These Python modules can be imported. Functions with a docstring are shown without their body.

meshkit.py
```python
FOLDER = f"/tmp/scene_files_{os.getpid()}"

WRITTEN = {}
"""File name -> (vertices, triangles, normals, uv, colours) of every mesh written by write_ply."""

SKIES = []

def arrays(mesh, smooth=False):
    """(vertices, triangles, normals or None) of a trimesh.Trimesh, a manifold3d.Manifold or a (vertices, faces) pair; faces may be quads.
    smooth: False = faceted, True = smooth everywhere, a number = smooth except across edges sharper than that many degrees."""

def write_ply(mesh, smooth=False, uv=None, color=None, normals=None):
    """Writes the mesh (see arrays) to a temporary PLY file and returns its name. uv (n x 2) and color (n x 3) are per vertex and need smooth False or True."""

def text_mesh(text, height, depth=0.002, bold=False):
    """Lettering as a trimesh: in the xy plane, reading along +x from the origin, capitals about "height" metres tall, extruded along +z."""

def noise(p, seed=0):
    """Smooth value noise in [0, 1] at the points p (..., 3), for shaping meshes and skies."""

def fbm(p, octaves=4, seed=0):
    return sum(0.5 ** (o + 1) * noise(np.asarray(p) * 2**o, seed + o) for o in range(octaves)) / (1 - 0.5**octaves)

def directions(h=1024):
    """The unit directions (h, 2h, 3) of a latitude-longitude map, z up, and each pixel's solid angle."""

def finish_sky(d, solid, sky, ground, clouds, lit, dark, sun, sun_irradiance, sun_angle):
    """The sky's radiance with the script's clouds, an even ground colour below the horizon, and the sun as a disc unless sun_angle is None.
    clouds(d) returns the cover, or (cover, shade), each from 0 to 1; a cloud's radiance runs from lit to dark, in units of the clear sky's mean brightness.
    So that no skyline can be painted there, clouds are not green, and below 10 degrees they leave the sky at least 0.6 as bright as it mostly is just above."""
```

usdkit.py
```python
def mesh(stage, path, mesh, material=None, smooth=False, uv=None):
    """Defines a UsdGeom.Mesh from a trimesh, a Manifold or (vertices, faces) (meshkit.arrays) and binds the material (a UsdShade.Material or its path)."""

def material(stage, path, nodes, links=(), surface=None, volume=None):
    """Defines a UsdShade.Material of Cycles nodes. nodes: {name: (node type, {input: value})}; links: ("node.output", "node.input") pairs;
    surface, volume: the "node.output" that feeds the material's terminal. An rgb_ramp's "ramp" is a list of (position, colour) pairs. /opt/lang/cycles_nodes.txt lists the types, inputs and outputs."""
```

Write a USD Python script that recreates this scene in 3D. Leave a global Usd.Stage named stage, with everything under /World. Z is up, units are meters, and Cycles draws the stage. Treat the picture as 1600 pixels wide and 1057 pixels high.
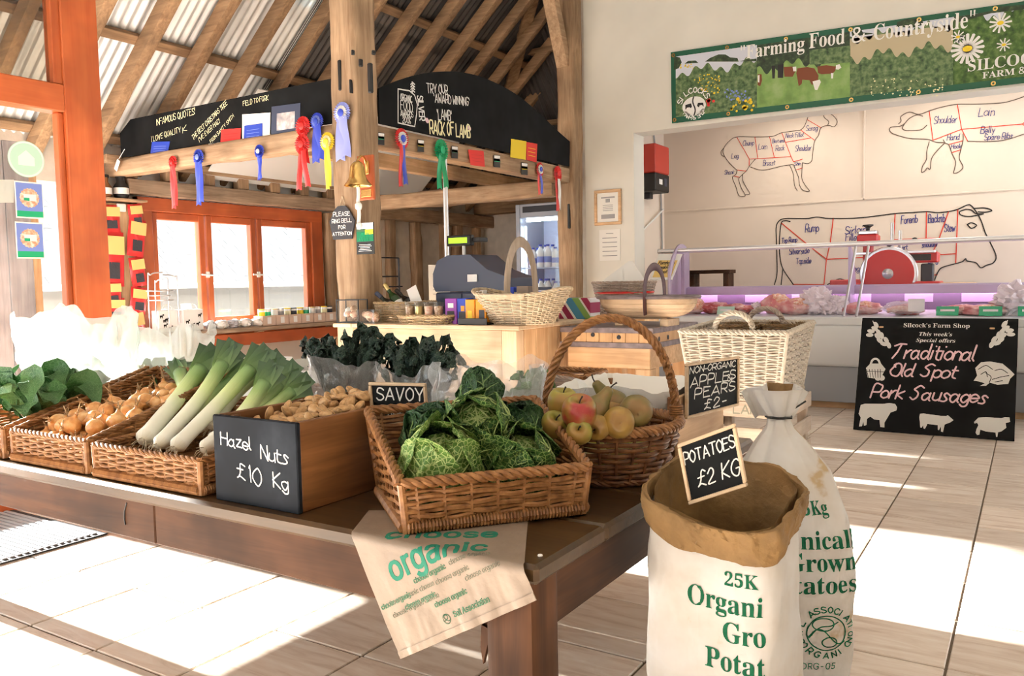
import math, random
import numpy as np, trimesh, shapely
from shapely.geometry import LineString, Polygon
from shapely.ops import unary_union
import meshkit, usdkit
from pxr import Usd, UsdGeom, UsdLux, UsdShade, Gf, Sdf

# ------------------------------------------------------------------ camera, sky, sun, exposure
stage = Usd.Stage.CreateInMemory()
UsdGeom.SetStageUpAxis(stage, UsdGeom.Tokens.z); UsdGeom.SetStageMetersPerUnit(stage, 1.0)
world = UsdGeom.Xform.Define(stage, '/World'); stage.SetDefaultPrim(world.GetPrim())
FPX, YAW, PITCH, ROLL, EYE = 1291.3, .5632, .0679, -.0192, np.array([0, 0, 1.2])
_f = np.array([-math.sin(YAW) * math.cos(PITCH), math.cos(YAW) * math.cos(PITCH), -math.sin(PITCH)])
_r0 = np.array([math.cos(YAW), math.sin(YAW), 0]); _u0 = np.cross(_r0, _f)
RIGHT, UP = math.cos(ROLL) * _r0 + math.sin(ROLL) * _u0, -math.sin(ROLL) * _r0 + math.cos(ROLL) * _u0
cam = UsdGeom.Camera.Define(stage, '/World/camera')
_m = np.eye(4); _m[0, :3], _m[1, :3], _m[2, :3], _m[3, :3] = RIGHT, UP, -_f, EYE
cam.AddTransformOp().Set(Gf.Matrix4d(*_m.ravel().tolist()))
cam.CreateHorizontalApertureAttr(36.0); cam.CreateVerticalApertureAttr(36.0 * 1057 / 1600)
cam.CreateFocalLengthAttr(FPX / 1600 * 36); cam.CreateClippingRangeAttr(Gf.Vec2f(.05, 200))
cam.CreateExposureAttr(0.95)
sky = UsdLux.DomeLight.Define(stage, '/World/sky'); sky.CreateIntensityAttr(1.0); sky.CreateColorAttr(Gf.Vec3f(.88, .95, 1.0))
sun = UsdLux.DistantLight.Define(stage, '/World/sun'); sun.CreateIntensityAttr(14.0); sun.CreateNormalizeAttr(True); sun.CreateAngleAttr(1.2); sun.CreateColorAttr(Gf.Vec3f(1, .975, .93))
SUN = np.array([.95, .0, -.275]); SUN /= np.linalg.norm(SUN)          # the way the sunlight travels
_z = -SUN; _x = np.cross([0, 0, 1], _z); _x /= np.linalg.norm(_x); _y = np.cross(_z, _x)
_m = np.eye(4); _m[0, :3], _m[1, :3], _m[2, :3] = _x, _y, _z
sun.AddTransformOp().Set(Gf.Matrix4d(*_m.ravel().tolist()))

for _k, _px in enumerate((-2.3, -.8, .7)):                     # ceiling lamps of the butcher's room
    _l = UsdLux.DiskLight.Define(stage, f'/World/butchery_lamp_{_k}'); _l.CreateRadiusAttr(.22); _l.CreateIntensityAttr(11.0); _l.CreateColorAttr(Gf.Vec3f(1, .88, .74)); _l.AddTranslateOp().Set(Gf.Vec3d(_px, 9.2, 3.08))
def ray(x, y): return (x - 800) / FPX * RIGHT - (y - 528.5) / FPX * UP + _f
def onx(x, y, X): d = ray(x, y); return EYE + d * X / d[0]
def ony(x, y, Y): d = ray(x, y); return EYE + d * Y / d[1]
def onz(x, y, Z): d = ray(x, y); return EYE + d * (Z - EYE[2]) / d[2]
def onplane(x, y, o, n): d = ray(x, y); return EYE + d * np.dot(np.asarray(o) - EYE, n) / np.dot(d, n)

# ------------------------------------------------------------------ materials
M = {}
def mat(name, nodes, links, surface='p.BSDF'):
    M[name] = usdkit.material(stage, '/World/Looks/' + name, nodes, links, surface=surface); return M[name]
def plain(name, col, rough=.5, metal=0, spec=.5, bump=0, bscale=60, vary=0, vscale=8, **kw):
    n = {'p': ('principled_bsdf', dict(base_color=col, roughness=rough, metallic=metal, specular_ior_level=spec, **kw))}; l = []
    if bump or vary: n['tc'] = ('texture_coordinate', {})
    if vary:
        n['nz'] = ('noise_texture', dict(scale=vscale, detail=4)); l.append(('tc.object', 'nz.vector'))
        lo, hi = [max(0, c * (1 - vary)) for c in col], [min(1, c * (1 + vary)) for c in col]
        n['rp'] = ('rgb_ramp', dict(ramp=[(.3, lo), (.7, hi)])); l += [('nz.fac', 'rp.fac'), ('rp.color', 'p.base_color')]
    if bump:
        n['nb'] = ('noise_texture', dict(scale=bscale, detail=5)); n['b'] = ('bump', dict(strength=bump, distance=.01))
        l += [('tc.object', 'nb.vector'), ('nb.fac', 'b.height'), ('b.normal', 'p.normal')]
    return mat(name, n, l)
def wood(name, c1, c2, axis=0, rough=.6, fine=28, bump=.25, blot=1.12, spec=.4):
    s = [fine, fine, fine]; s[axis] = fine * .07
    n = {'tc': ('texture_coordinate', {}), 'mp': ('mapping', dict(scale=s)), 'nz': ('noise_texture', dict(scale=1.0, detail=6, roughness=.62, distortion=.6)),
         'rp': ('rgb_ramp', dict(ramp=[(.3, c1), (.52, [(a + b) / 2 for a, b in zip(c1, c2)]), (.72, c2)])),
         'n2': ('noise_texture', dict(scale=2.6, detail=3)), 'r2': ('rgb_ramp', dict(ramp=[(.35, (.72, .7, .68)), (.65, (blot, blot * .98, blot * .96))])),
         'mx': ('mix', dict(mix_type='multiply', fac=1.0)), 'oi': ('object_info', {}), 'hv': ('hsv', dict(saturation=1.0)), 'mr': ('map_range', dict(to_min=.82, to_max=1.15)),
         'p': ('principled_bsdf', dict(roughness=rough, specular_ior_level=spec)), 'b': ('bump', dict(strength=bump, distance=.004))}
    l = [('tc.object', 'mp.vector'), ('mp.vector', 'nz.vector'), ('nz.fac', 'rp.fac'), ('tc.object', 'n2.vector'), ('n2.fac', 'r2.fac'), ('rp.color', 'mx.color1'), ('r2.color', 'mx.color2'),
         ('oi.random', 'mr.value'), ('mr.result', 'hv.value'), ('mx.color', 'hv.color'), ('hv.color', 'p.base_color'), ('nz.fac', 'b.height'), ('b.normal', 'p.normal')]
    return mat(name, n, l)
def woods(name, c1, c2, **k):
    for i, a in enumerate('xyz'): wood(f'{name}_{a}', c1, c2, axis=i, **k)
def strawy(name, c1, c2, scale=40, rough=.45, spec=.4):
    n = {'tc': ('texture_coordinate', {}), 'g': ('geometry', {}), 'nz': ('noise_texture', dict(scale=scale, detail=4)), 'rp': ('rgb_ramp', dict(ramp=[(.32, c1), (.68, c2)])),
         'mr': ('map_range', dict(to_min=.7, to_max=1.2)), 'hv': ('hsv', {}), 'p': ('principled_bsdf', dict(roughness=rough, specular_ior_level=spec)), 'b': ('bump', dict(strength=.25, distance=.003))}
    return mat(name, n, [('tc.object', 'nz.vector'), ('nz.fac', 'rp.fac'), ('g.random_per_island', 'mr.value'), ('mr.result', 'hv.value'), ('rp.color', 'hv.color'), ('hv.color', 'p.base_color'), ('nz.fac', 'b.height'), ('b.normal', 'p.normal')])
def leafy(name, c1, c2, vein, vscale=60, trans=.25, bump=.6, rough=.45, width=.10):
    """green leaf: bubbled between a net of pale veins; uses the mesh's uv"""
    n = {'tc': ('texture_coordinate', {}), 'vo': ('voronoi_texture', dict(feature='distance_to_edge', scale=vscale)), 'vr': ('rgb_ramp', dict(ramp=[(0, (1, 1, 1)), (width * .45, (.8, .8, .8)), (width, (0, 0, 0))])),
         'nz': ('noise_texture', dict(scale=14, detail=4)), 'rp': ('rgb_ramp', dict(ramp=[(.3, c1), (.7, c2)])), 'mx': ('mix', dict(mix_type='mix', color2=vein)),
         'p': ('principled_bsdf', dict(roughness=rough, specular_ior_level=.5)), 't': ('translucent_bsdf', {}), 'b': ('bump', dict(strength=bump, distance=.006)), 'ms': ('mix_closure', dict(fac=trans))}
    return mat(name, n, [('tc.object', 'vo.vector'), ('vo.distance', 'vr.fac'), ('tc.object', 'nz.vector'), ('nz.fac', 'rp.fac'), ('vr.color', 'mx.fac'), ('rp.color', 'mx.color1'), ('mx.color', 'p.base_color'), ('mx.color', 't.color'),
                         ('vo.distance', 'b.height'), ('b.normal', 'p.normal'), ('p.BSDF', 'ms.closure1'), ('t.BSDF', 'ms.closure2')], 'ms.closure')
def ramped(name, stops, axis=2, lo=0, hi=1, rough=.45, streak=0, spec=.5, coat=0):
    """colour along the object's own axis (between lo and hi), with streaks along it"""
    s = [90, 90, 90]; s[axis] = 3
    n = {'tc': ('texture_coordinate', {}), 'sx': ('separate_xyz', {}), 'mr': ('map_range', dict(from_min=lo, from_max=hi)), 'mp': ('mapping', dict(scale=s)), 'nz': ('noise_texture', dict(scale=1, detail=3)),
         'ma': ('math', dict(math_type='multiply_add', value2=streak, value3=-streak / 2)), 'ad': ('math', dict(math_type='add')), 'rp': ('rgb_ramp', dict(ramp=stops)), 'p': ('principled_bsdf', dict(roughness=rough, specular_ior_level=spec, coat_weight=coat))}
    return mat(name, n, [('tc.object', 'sx.vector'), ('sx.' + 'xyz'[axis], 'mr.value'), ('tc.object', 'mp.vector'), ('mp.vector', 'nz.vector'), ('nz.fac', 'ma.value1'), ('ma.value', 'ad.value1'), ('mr.result', 'ad.value2'), ('ad.value', 'rp.fac'), ('rp.color', 'p.base_color')])
def speckled(name, stops, scale=20, detail=3, rough=.5, kind='noise', bump=0, **k):
    n = {'tc': ('texture_coordinate', {}), 'nz': (('noise_texture', dict(scale=scale, detail=detail)) if kind == 'noise' else ('voronoi_texture', dict(scale=scale))), 'rp': ('rgb_ramp', dict(ramp=stops, interpolate=kind == 'noise')), 'p': ('principled_bsdf', dict(roughness=rough, **k))}
    l = [('tc.object', 'nz.vector'), ('rp.color', 'p.base_color'), ('nz.fac', 'rp.fac')] if kind == 'noise' else [('tc.object', 'nz.vector'), ('nz.color', 'rp.fac'), ('rp.color', 'p.base_color')]
    if bump: n['b'] = ('bump', dict(strength=bump, distance=.01)); l += [('nz.fac' if kind == 'noise' else 'nz.distance', 'b.height'), ('b.normal', 'p.normal')]
    return mat(name, n, l)
def glassy(name, tint=(1, 1, 1), rough=.02, ior=1.45, milk=0, milkcol=(.9, .9, .9)):
    n = {'t': ('transparent_bsdf', dict(color=tint)), 'g': ('glossy_bsdf', dict(color=(1, 1, 1), roughness=rough)), 'f': ('fresnel', dict(IOR=ior)), 'm': ('mix_closure', {}), 'd': ('diffuse_bsdf', dict(color=milkcol)), 'tl': ('translucent_bsdf', dict(color=milkcol)), 'dd': ('mix_closure', dict(fac=.5)), 'k': ('mix_closure', dict(fac=milk)), 'ge': ('geometry', {}), 'om': ('math', dict(math_type='subtract', value1=1.0)), 'fm': ('math', dict(math_type='multiply'))}
    return mat(name, n, [('t.BSDF', 'k.closure1'), ('d.BSDF', 'dd.closure1'), ('tl.BSDF', 'dd.closure2'), ('dd.closure', 'k.closure2'), ('k.closure', 'm.closure1'), ('g.BSDF', 'm.closure2'), ('ge.backfacing', 'om.value2'), ('om.value', 'fm.value1'), ('f.fac', 'fm.value2'), ('fm.value', 'm.fac')], 'm.closure')
def glow(name, col, s): return mat(name, {'e': ('emission', dict(color=col, strength=s))}, [], 'e.emission')

woods('oak', (.30, .185, .105), (.56, .40, .255), rough=.75, bump=.6)          # old beams and posts
woods('pine', (.55, .33, .17), (.78, .55, .33), rough=.5)
woods('palepine', (.62, .44, .28), (.80, .63, .44), rough=.55)
woods('rafter', (.20, .12, .065), (.42, .27, .15), rough=.8, bump=.5)
woods('dark', (.030, .014, .008), (.066, .030, .015), rough=.5, spec=.10, fine=22, blot=2.2)   # the display table
woods('tabletop', (.035, .019, .007), (.095, .052, .019), rough=.32, spec=.5, fine=18)
woods('crate', (.13, .052, .017), (.28, .125, .045), rough=.5, fine=24)
woods('paleslat', (.42, .33, .25), (.62, .52, .43), rough=.7)
woods('drift', (.25, .17, .11), (.50, .37, .26), rough=.8, bump=.5)
woods('redpaint', (.48, .10, .028), (.58, .15, .045), rough=.38, bump=.06, fine=14)
woods('block', (.52, .30, .14), (.70, .45, .24), rough=.5)
wood('bluegrey_z', (.35, .36, .40), (.55, .56, .60), axis=2, rough=.6)
plain('cream', (.72, .70, .635), .75, bump=.06, bscale=30, vary=.035, vscale=3)
plain('pinkcream', (.80, .69, .585), .7, vary=.03, vscale=2)
plain('plaster', (.62, .56, .48), .85, bump=.2, bscale=40, vary=.1)
plain('whitepaint', (.80, .79, .76), .5)
plain('white', (.82, .82, .80), .45)
plain('paper', (.80, .79, .75), .8)
plain('black', (.012, .012, .013), .5)
plain('blackboard', (.010, .011, .012), .7, spec=.12, bump=.05, bscale=90, vary=.35, vscale=6)
speckled('slateboard', [(.3, (.007, .009, .012)), (.55, (.012, .015, .021)), (.75, (.032, .040, .052))], scale=5, detail=6, rough=.55, bump=.15, specular_ior_level=.08)
plain('slate', (.045, .045, .055), .7, bump=.3, bscale=50)
plain('chalk', (.72, .72, .70), .95, bump=.3, bscale=300)
plain('pinkchalk', (.78, .55, .60), .95)
plain('yellowchalk', (.85, .80, .50), .9)
plain('redink', (.72, .06, .03), .7); plain('blueink', (.05, .05, .22), .7); plain('blackink', (.03, .025, .022), .8); plain('greyink', (.35, .35, .36), .8)
plain('brownink', (.15, .11, .085), .8); plain('filmwhite', (.82, .74, .78), .35); plain('greenink', (.005, .22, .10), .7); plain('palegreenink', (.06, .16, .09), .7); plain('fadedink', (.20, .20, .15), .8); plain('tealink', (.0, .17, .105), .7)
plain('steel', (.62, .63, .65), .25, metal=1); plain('aluminium', (.72, .72, .74), .38, metal=.85); plain('darkmetal', (.04, .04, .045), .4, metal=.6)
plain('brass', (.78, .52, .18), .22, metal=1)
plain('lilac', (.48, .40, .56), .35, metal=.2)
plain('greypanel', (.26, .28, .31), .4, metal=.2); plain('whitepanel', (.62, .64, .66), .35)
plain('red', (.62, .02, .02), .35); plain('brightred', (.75, .03, .025), .5); plain('blue', (.02, .06, .48), .5); plain('lightblue', (.20, .28, .70), .5); plain('yellow', (.85, .62, .02), .5); plain('green', (.01, .36, .14), .5); plain('orange', (.85, .33, .02), .5); plain('purple', (.25, .03, .35), .4); plain('navy', (.045, .06, .11), .4); plain('tillblue', (.04, .055, .10), .35)
plain('satinred', (.70, .02, .02), .32, sheen_weight=.3); plain('satinblue', (.03, .07, .60), .32, sheen_weight=.3); plain('satinyellow', (.88, .68, .05), .35); plain('satinlilac', (.33, .38, .80), .32); plain('satingreen', (.01, .42, .18), .35)
plain('bannergreen', (.005, .10, .05), .45)
strawy('willow', (.24, .095, .028), (.50, .235, .085)); strawy('darkwillow', (.13, .042, .014), (.34, .14, .045)); strawy('palewillow', (.66, .50, .32), (.84, .70, .50)); strawy('creamwillow', (.66, .56, .44), (.82, .73, .61)); strawy('greywicker', (.40, .30, .24), (.62, .50, .42)); strawy('seagrass', (.42, .29, .14), (.66, .48, .27)); strawy('brownwicker', (.16, .09, .035), (.36, .22, .10))
speckled('potatosack', [(.0, (.50, .34, .16)), (.33, (.46, .34, .20)), (.385, (.58, .54, .50)), (.6, (.64, .625, .615)), (.8, (.67, .66, .65))], scale=7, detail=5, rough=.7, bump=.7)
plain('kraft', (.25, .145, .055), .75, bump=.9, bscale=26, vary=.28, vscale=11)
plain('brownpaper', (.27, .205, .155), .5, bump=.4, bscale=16, vary=.10, vscale=10, specular_tint=(1, 1, 1))
plain('mud', (.42, .26, .10), .9, vary=.3)
glassy('windowglass', (.97, .98, .97), .01); glassy('darkglass', (.62, .60, .55), .03, ior=1.7); glassy('clearplastic', (.97, .98, 1), .16, ior=1.45, milk=.28, milkcol=(.92, .94, .96)); glassy('acetate', (.95, .97, .97), .03, ior=1.5, milk=.03)
glassy('milkplastic', (.9, .95, .9), .2, ior=1.45, milk=.55, milkcol=(.93, .95, .94))
glassy('counterglass', (.96, .95, .97), .01, ior=1.35)
# ------------------------------------------------------------------ mesh helpers: a mesh is (vertices, triangles)
A = lambda *v: np.array(v, float)
def nrm(v): v = np.asarray(v, float); return v / (np.linalg.norm(v) + 1e-12)
def cat(ms):
    ms = [m for m in ms if len(m[0])]; at = np.cumsum([0] + [len(m[0]) for m in ms])
    return np.vstack([m[0] for m in ms]), np.vstack([np.asarray(m[1]) + a for m, a in zip(ms, at)])
def tri(t): return np.array(t.vertices, float), np.array(t.faces, int)
def move(m, t): return m[0] + np.asarray(t, float), m[1]
def xf(m, R, t=(0, 0, 0)): return m[0] @ np.asarray(R, float).T + np.asarray(t, float), m[1]
def rot(axis, deg):
    a = nrm(axis); c, s = math.cos(math.radians(deg)), math.sin(math.radians(deg)); K = A([0, -a[2], a[1]], [a[2], 0, -a[0]], [-a[1], a[0], 0])
    return np.eye(3) * c + s * K + (1 - c) * np.outer(a, a)
def frame(z, up=(0, 0, 1)):
    z = nrm(z); x = np.cross(up, z)
    if np.linalg.norm(x) < 1e-5: x = np.cross((0, 1, 0), z)
    x = nrm(x); return np.array([x, np.cross(z, x), z]).T
_s = [(i, j, k) for i in (-1, 1) for j in (-1, 1) for k in (-1, 1)]
_bb = np.array([[a * (1 - .2 * (q != 0)), b * (1 - .2 * (q != 1)), c * (1 - .2 * (q != 2))] for a, b, c in _s for q in range(3)], float)
_h = trimesh.convex.convex_hull(_bb); _d = ((_h.vertices[:, None] - _bb[None]) ** 2).sum(-1).argmin(1); _BF = _d[_h.faces]
_PF = trimesh.creation.box().faces; _PV = np.array(trimesh.creation.box().vertices)
def box(c, s, b=.004):
    """box of size s about c with chamfered edges"""
    s = np.asarray(s, float); b = min(b, .24 * s.min())
    if b <= 0: return _PV * s + np.asarray(c, float), _PF.copy()
    sg = np.array([x for x in _s for q in range(3)], float); q = np.tile(np.eye(3), (8, 1))
    return sg * (s / 2 - b * (1 - q)) + np.asarray(c, float), _BF.copy()
def box2(lo, hi, b=.004): lo, hi = np.minimum(lo, hi), np.maximum(lo, hi); return box((lo + hi) / 2, hi - lo, b)
def bar(p, q, w, h, up=(0, 0, 1), b=.004, ext=0):
    """rectangular bar from p to q, w wide across, h along up"""
    p, q = np.asarray(p, float), np.asarray(q, float); R = frame(q - p, up)
    return xf(box((0, 0, 0), (w, h, np.linalg.norm(q - p) + 2 * ext), b), R, (p + q) / 2)
def grid(fn, nu, nv, cu=False):
    """surface fn(u, v) -> points; returns mesh and uv"""
    u, v = np.meshgrid(np.linspace(0, 1, nu), np.linspace(0, 1, nv), indexing='ij'); P = fn(u.ravel(), v.ravel())
    i, j = np.meshgrid(np.arange(nu - 1), np.arange(nv - 1), indexing='ij'); a = (i * nv + j).ravel(); f = np.vstack([np.c_[a, a + nv, a + nv + 1], np.c_[a, a + nv + 1, a + 1]])
    return P, f
def thick(m, t):
    """gives a sheet the thickness t"""
    v, f = m; T = trimesh.Trimesh(v, f, process=False); n = T.vertex_normals
    e = np.sort(np.vstack([f[:, [0, 1]], f[:, [1, 2]], f[:, [2, 0]]]), 1); eu, ix, ct = np.unique(e, axis=0, return_index=True, return_counts=True)
    raw = np.vstack([f[:, [0, 1]], f[:, [1, 2]], f[:, [2, 0]]])[ix[ct == 1]]; N = len(v)
    side = np.vstack([np.c_[raw[:, 1], raw[:, 0], raw[:, 0] + N], np.c_[raw[:, 1], raw[:, 0] + N, raw[:, 1] + N]])
    return np.vstack([v, v - n * t]), np.vstack([f, f[:, ::-1] + N, side])
def tube(P, r, n=6, closed=False, flat=1.0, up=None):
    P = np.asarray(P, float); N = len(P); r = np.broadcast_to(np.asarray(r, float), (N,))
    t = np.roll(P, -1, 0) - np.roll(P, 1, 0) if closed else np.gradient(P, axis=0)
    t /= np.linalg.norm(t, axis=1, keepdims=True) + 1e-12
    ref = np.asarray(up, float) if up is not None else (A(0, 0, 1) if abs(t[:, 2]).mean() < .8 else A(1, 0, 0))
    a = np.cross(np.broadcast_to(ref, t.shape), t); a /= np.linalg.norm(a, axis=1, keepdims=True) + 1e-9; b = np.cross(t, a)
    th = np.arange(n) / n * 2 * np.pi
    V = P[:, None] + r[:, None, None] * (np.cos(th)[None, :, None] * a[:, None] + flat * np.sin(th)[None, :, None] * b[:, None]); V = V.reshape(-1, 3)
    i, j = np.meshgrid(np.arange(N if closed else N - 1), np.arange(n), indexing='ij'); i, j = i.ravel(), j.ravel(); i2, j2 = (i + 1) % N, (j + 1) % n
    f = np.vstack([np.c_[i * n + j, i * n + j2, i2 * n + j2], np.c_[i * n + j, i2 * n + j2, i2 * n + j]])
    if not closed:
        V = np.vstack([V, P[0], P[-1]]); k = np.arange(n); k2 = (k + 1) % n; f = np.vstack([f, np.c_[k2, k, k * 0 + N * n], np.c_[k + (N - 1) * n, k2 + (N - 1) * n, k * 0 + N * n + 1]])
    return V, f
def lathe(prof, n=24, cap=True):
    prof = np.asarray(prof, float); th = np.arange(n) / n * 2 * np.pi; N = len(prof)
    V = np.stack([prof[:, :1] * np.cos(th), prof[:, :1] * np.sin(th), np.repeat(prof[:, 1:], n, 1)], -1).reshape(-1, 3)
    i, j = np.meshgrid(np.arange(N - 1), np.arange(n), indexing='ij'); i, j = i.ravel(), j.ravel(); j2 = (j + 1) % n
    f = np.vstack([np.c_[i * n + j, i * n + j2, (i + 1) * n + j2], np.c_[i * n + j, (i + 1) * n + j2, (i + 1) * n + j]])
    if cap:
        V = np.vstack([V, [0, 0, prof[0, 1]], [0, 0, prof[-1, 1]]]); k = np.arange(n); k2 = (k + 1) % n; f = np.vstack([f, np.c_[k2, k, k * 0 + N * n], np.c_[k + (N - 1) * n, k2 + (N - 1) * n, k * 0 + N * n + 1]])
    return V, f
_ico = {k: tri(trimesh.creation.icosphere(k)) for k in (1, 2, 3)}
def blob(c, s, lump=.15, freq=2.5, seed=0, sub=2, R=None):
    v, f = _ico[sub]; v = v * (1 + lump * 2 * (meshkit.fbm(v * freq + seed * 7.3 + 20, 3, seed) - .5))[:, None] * np.asarray(s, float)
    if R is not None: v = v @ np.asarray(R).T
    return v + np.asarray(c, float), f.copy()
def rough(m, amp, freq, seed=0):
    v, f = m; T = trimesh.Trimesh(v, f, process=False); n = T.vertex_normals
    return v + n * (amp * 2 * (meshkit.fbm(v * freq + 50 + seed, 3, seed) - .5))[:, None], f
def timber(p, q, w, h, seg=.06, amp=.008, freq=9, seed=0, up=(0, 0, 1), nc=5):
    """old hewn beam: a bar with wavy faces and soft corners"""
    p, q = np.asarray(p, float), np.asarray(q, float); L = np.linalg.norm(q - p); n = max(3, int(L / seg)); R = frame(q - p, up)
    side = []
    for (a, b) in (((-1, -1), (1, -1)), ((1, -1), (1, 1)), ((1, 1), (-1, 1)), ((-1, 1), (-1, -1))):
        for k in range(nc): t = k / nc; side.append((a[0] + (b[0] - a[0]) * t, a[1] + (b[1] - a[1]) * t))
    s = np.array(side); s *= np.minimum(1, 1.30 / np.linalg.norm(s, axis=1))[:, None]; s = s * A(w / 2, h / 2); m = len(s)
    V = np.zeros((n + 1, m, 3)); V[..., :2] = s; V[..., 2] = np.linspace(-L / 2, L / 2, n + 1)[:, None]
    d = meshkit.fbm(V * A(freq, freq, freq * .35) + 30 + seed, 4, seed) - .5; d2 = meshkit.noise(V * A(freq * 2.4, freq * 2.4, freq * .3) + 60 + seed, seed + 5)
    rad = V[..., :2] / (np.linalg.norm(V[..., :2], axis=-1, keepdims=True) + 1e-9)
    V[..., :2] += rad * (amp * 2 * d - amp * 1.6 * np.maximum(0, d2 - .72) / .28)[..., None]
    i, j = np.meshgrid(np.arange(n), np.arange(m), indexing='ij'); i, j = i.ravel(), j.ravel(); j2 = (j + 1) % m
    f = np.vstack([np.c_[i * m + j, i * m + j2, (i + 1) * m + j2], np.c_[i * m + j, (i + 1) * m + j2, (i + 1) * m + j]]); V = V.reshape(-1, 3)
    k = np.arange(m); k2 = (k + 1) % m; N = len(V); V = np.vstack([V, [0, 0, -L / 2], [0, 0, L / 2]]); f = np.vstack([f, np.c_[k2, k, k * 0 + N], np.c_[k + n * m, k2 + n * m, k * 0 + N + 1]])
    return xf((V, f), R, (p + q) / 2)
def prism(poly, t):
    """polygon (shapely or points) in xy extruded from z = 0 to t"""
    if not hasattr(poly, 'geom_type'): poly = Polygon(poly)
    gs = [g for g in getattr(poly, 'geoms', [poly]) if g.geom_type == 'Polygon' and g.area > 1e-10]
    return cat([tri(trimesh.creation.extrude_polygon(g, t, engine='earcut')) for g in gs])
def onto(m, o, u, v):
    """xy -> along u and v from o; z -> the side u x v"""
    u, v = nrm(u), nrm(v); return xf(m, np.array([u, v, np.cross(u, v)]).T, o)
def spline(P, n=8, closed=False):
    P = np.asarray(P, float); Q = np.vstack([P[-1], P, P[:2]]) if closed else np.vstack([2 * P[0] - P[1], P, 2 * P[-1] - P[-2]]); out = []
    for i in range(1, len(Q) - 2):
        t = np.linspace(0, 1, n, endpoint=False)[:, None]; a, b, c, d = Q[i - 1:i + 3]
        out.append(.5 * (2 * b + (c - a) * t + (2 * a - 5 * b + 4 * c - d) * t * t + (3 * b - a - 3 * c + d) * t ** 3))
    if not closed: out.append(P[-1:])
    return np.vstack(out)

# ------------------------------------------------------------------ things and parts
_used = {}
def uniq(parent, name):
    k = _used.get((parent, name), 0); _used[(parent, name)] = k + 1
    return f'{parent}/{name}' + (f'_{k:03d}' if k else '')
def setd(prim, **kw):
    for k, v in kw.items():
        if v: prim.SetCustomDataByKey(k, v)
class Node:
    def __init__(s, path, inv): s.path, s.inv = path, inv
    def add(s, name, mesh, m, smooth=30, label=None, kind=None, uv=None):
        """a part under this node; the mesh is given in world space (or in the thing's own space if it stands at the origin)"""
        v, f = mesh; p = uniq(s.path, name); v = v @ s.inv[:3, :3].T + s.inv[:3, 3]
        g = usdkit.mesh(stage, p, (v, f), M[m], smooth=smooth, uv=uv); setd(g.GetPrim(), label=label, kind=kind)
        return Node(p, s.inv)
def thing(name, label, cat_, loc=(0, 0, 0), rz=0, group=None, kind=None):
    p = uniq('/World', name); x = UsdGeom.Xform.Define(stage, p); x.AddTranslateOp().Set(Gf.Vec3d(*map(float, loc)))
    T = np.eye(4); T[:3, 3] = loc
    if rz: x.AddRotateZOp().Set(float(rz)); T[:3, :3] = rot((0, 0, 1), rz)
    setd(x.GetPrim(), label=label, category=cat_, group=group, kind=kind); return Node(p, np.linalg.inv(T))
def solo(name, label, cat_, mesh, m, smooth=30, group=None, kind=None, uv=None):
    """a thing that is one mesh"""
    v, f = mesh; c = A((v[:, 0].min() + v[:, 0].max()) / 2, (v[:, 1].min() + v[:, 1].max()) / 2, v[:, 2].min()); p = uniq('/World', name)
    g = usdkit.mesh(stage, p, (v - c, f), M[m], smooth=smooth, uv=uv); g.AddTranslateOp().Set(Gf.Vec3d(*c)); setd(g.GetPrim(), label=label, category=cat_, group=group, kind=kind); return g
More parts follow.
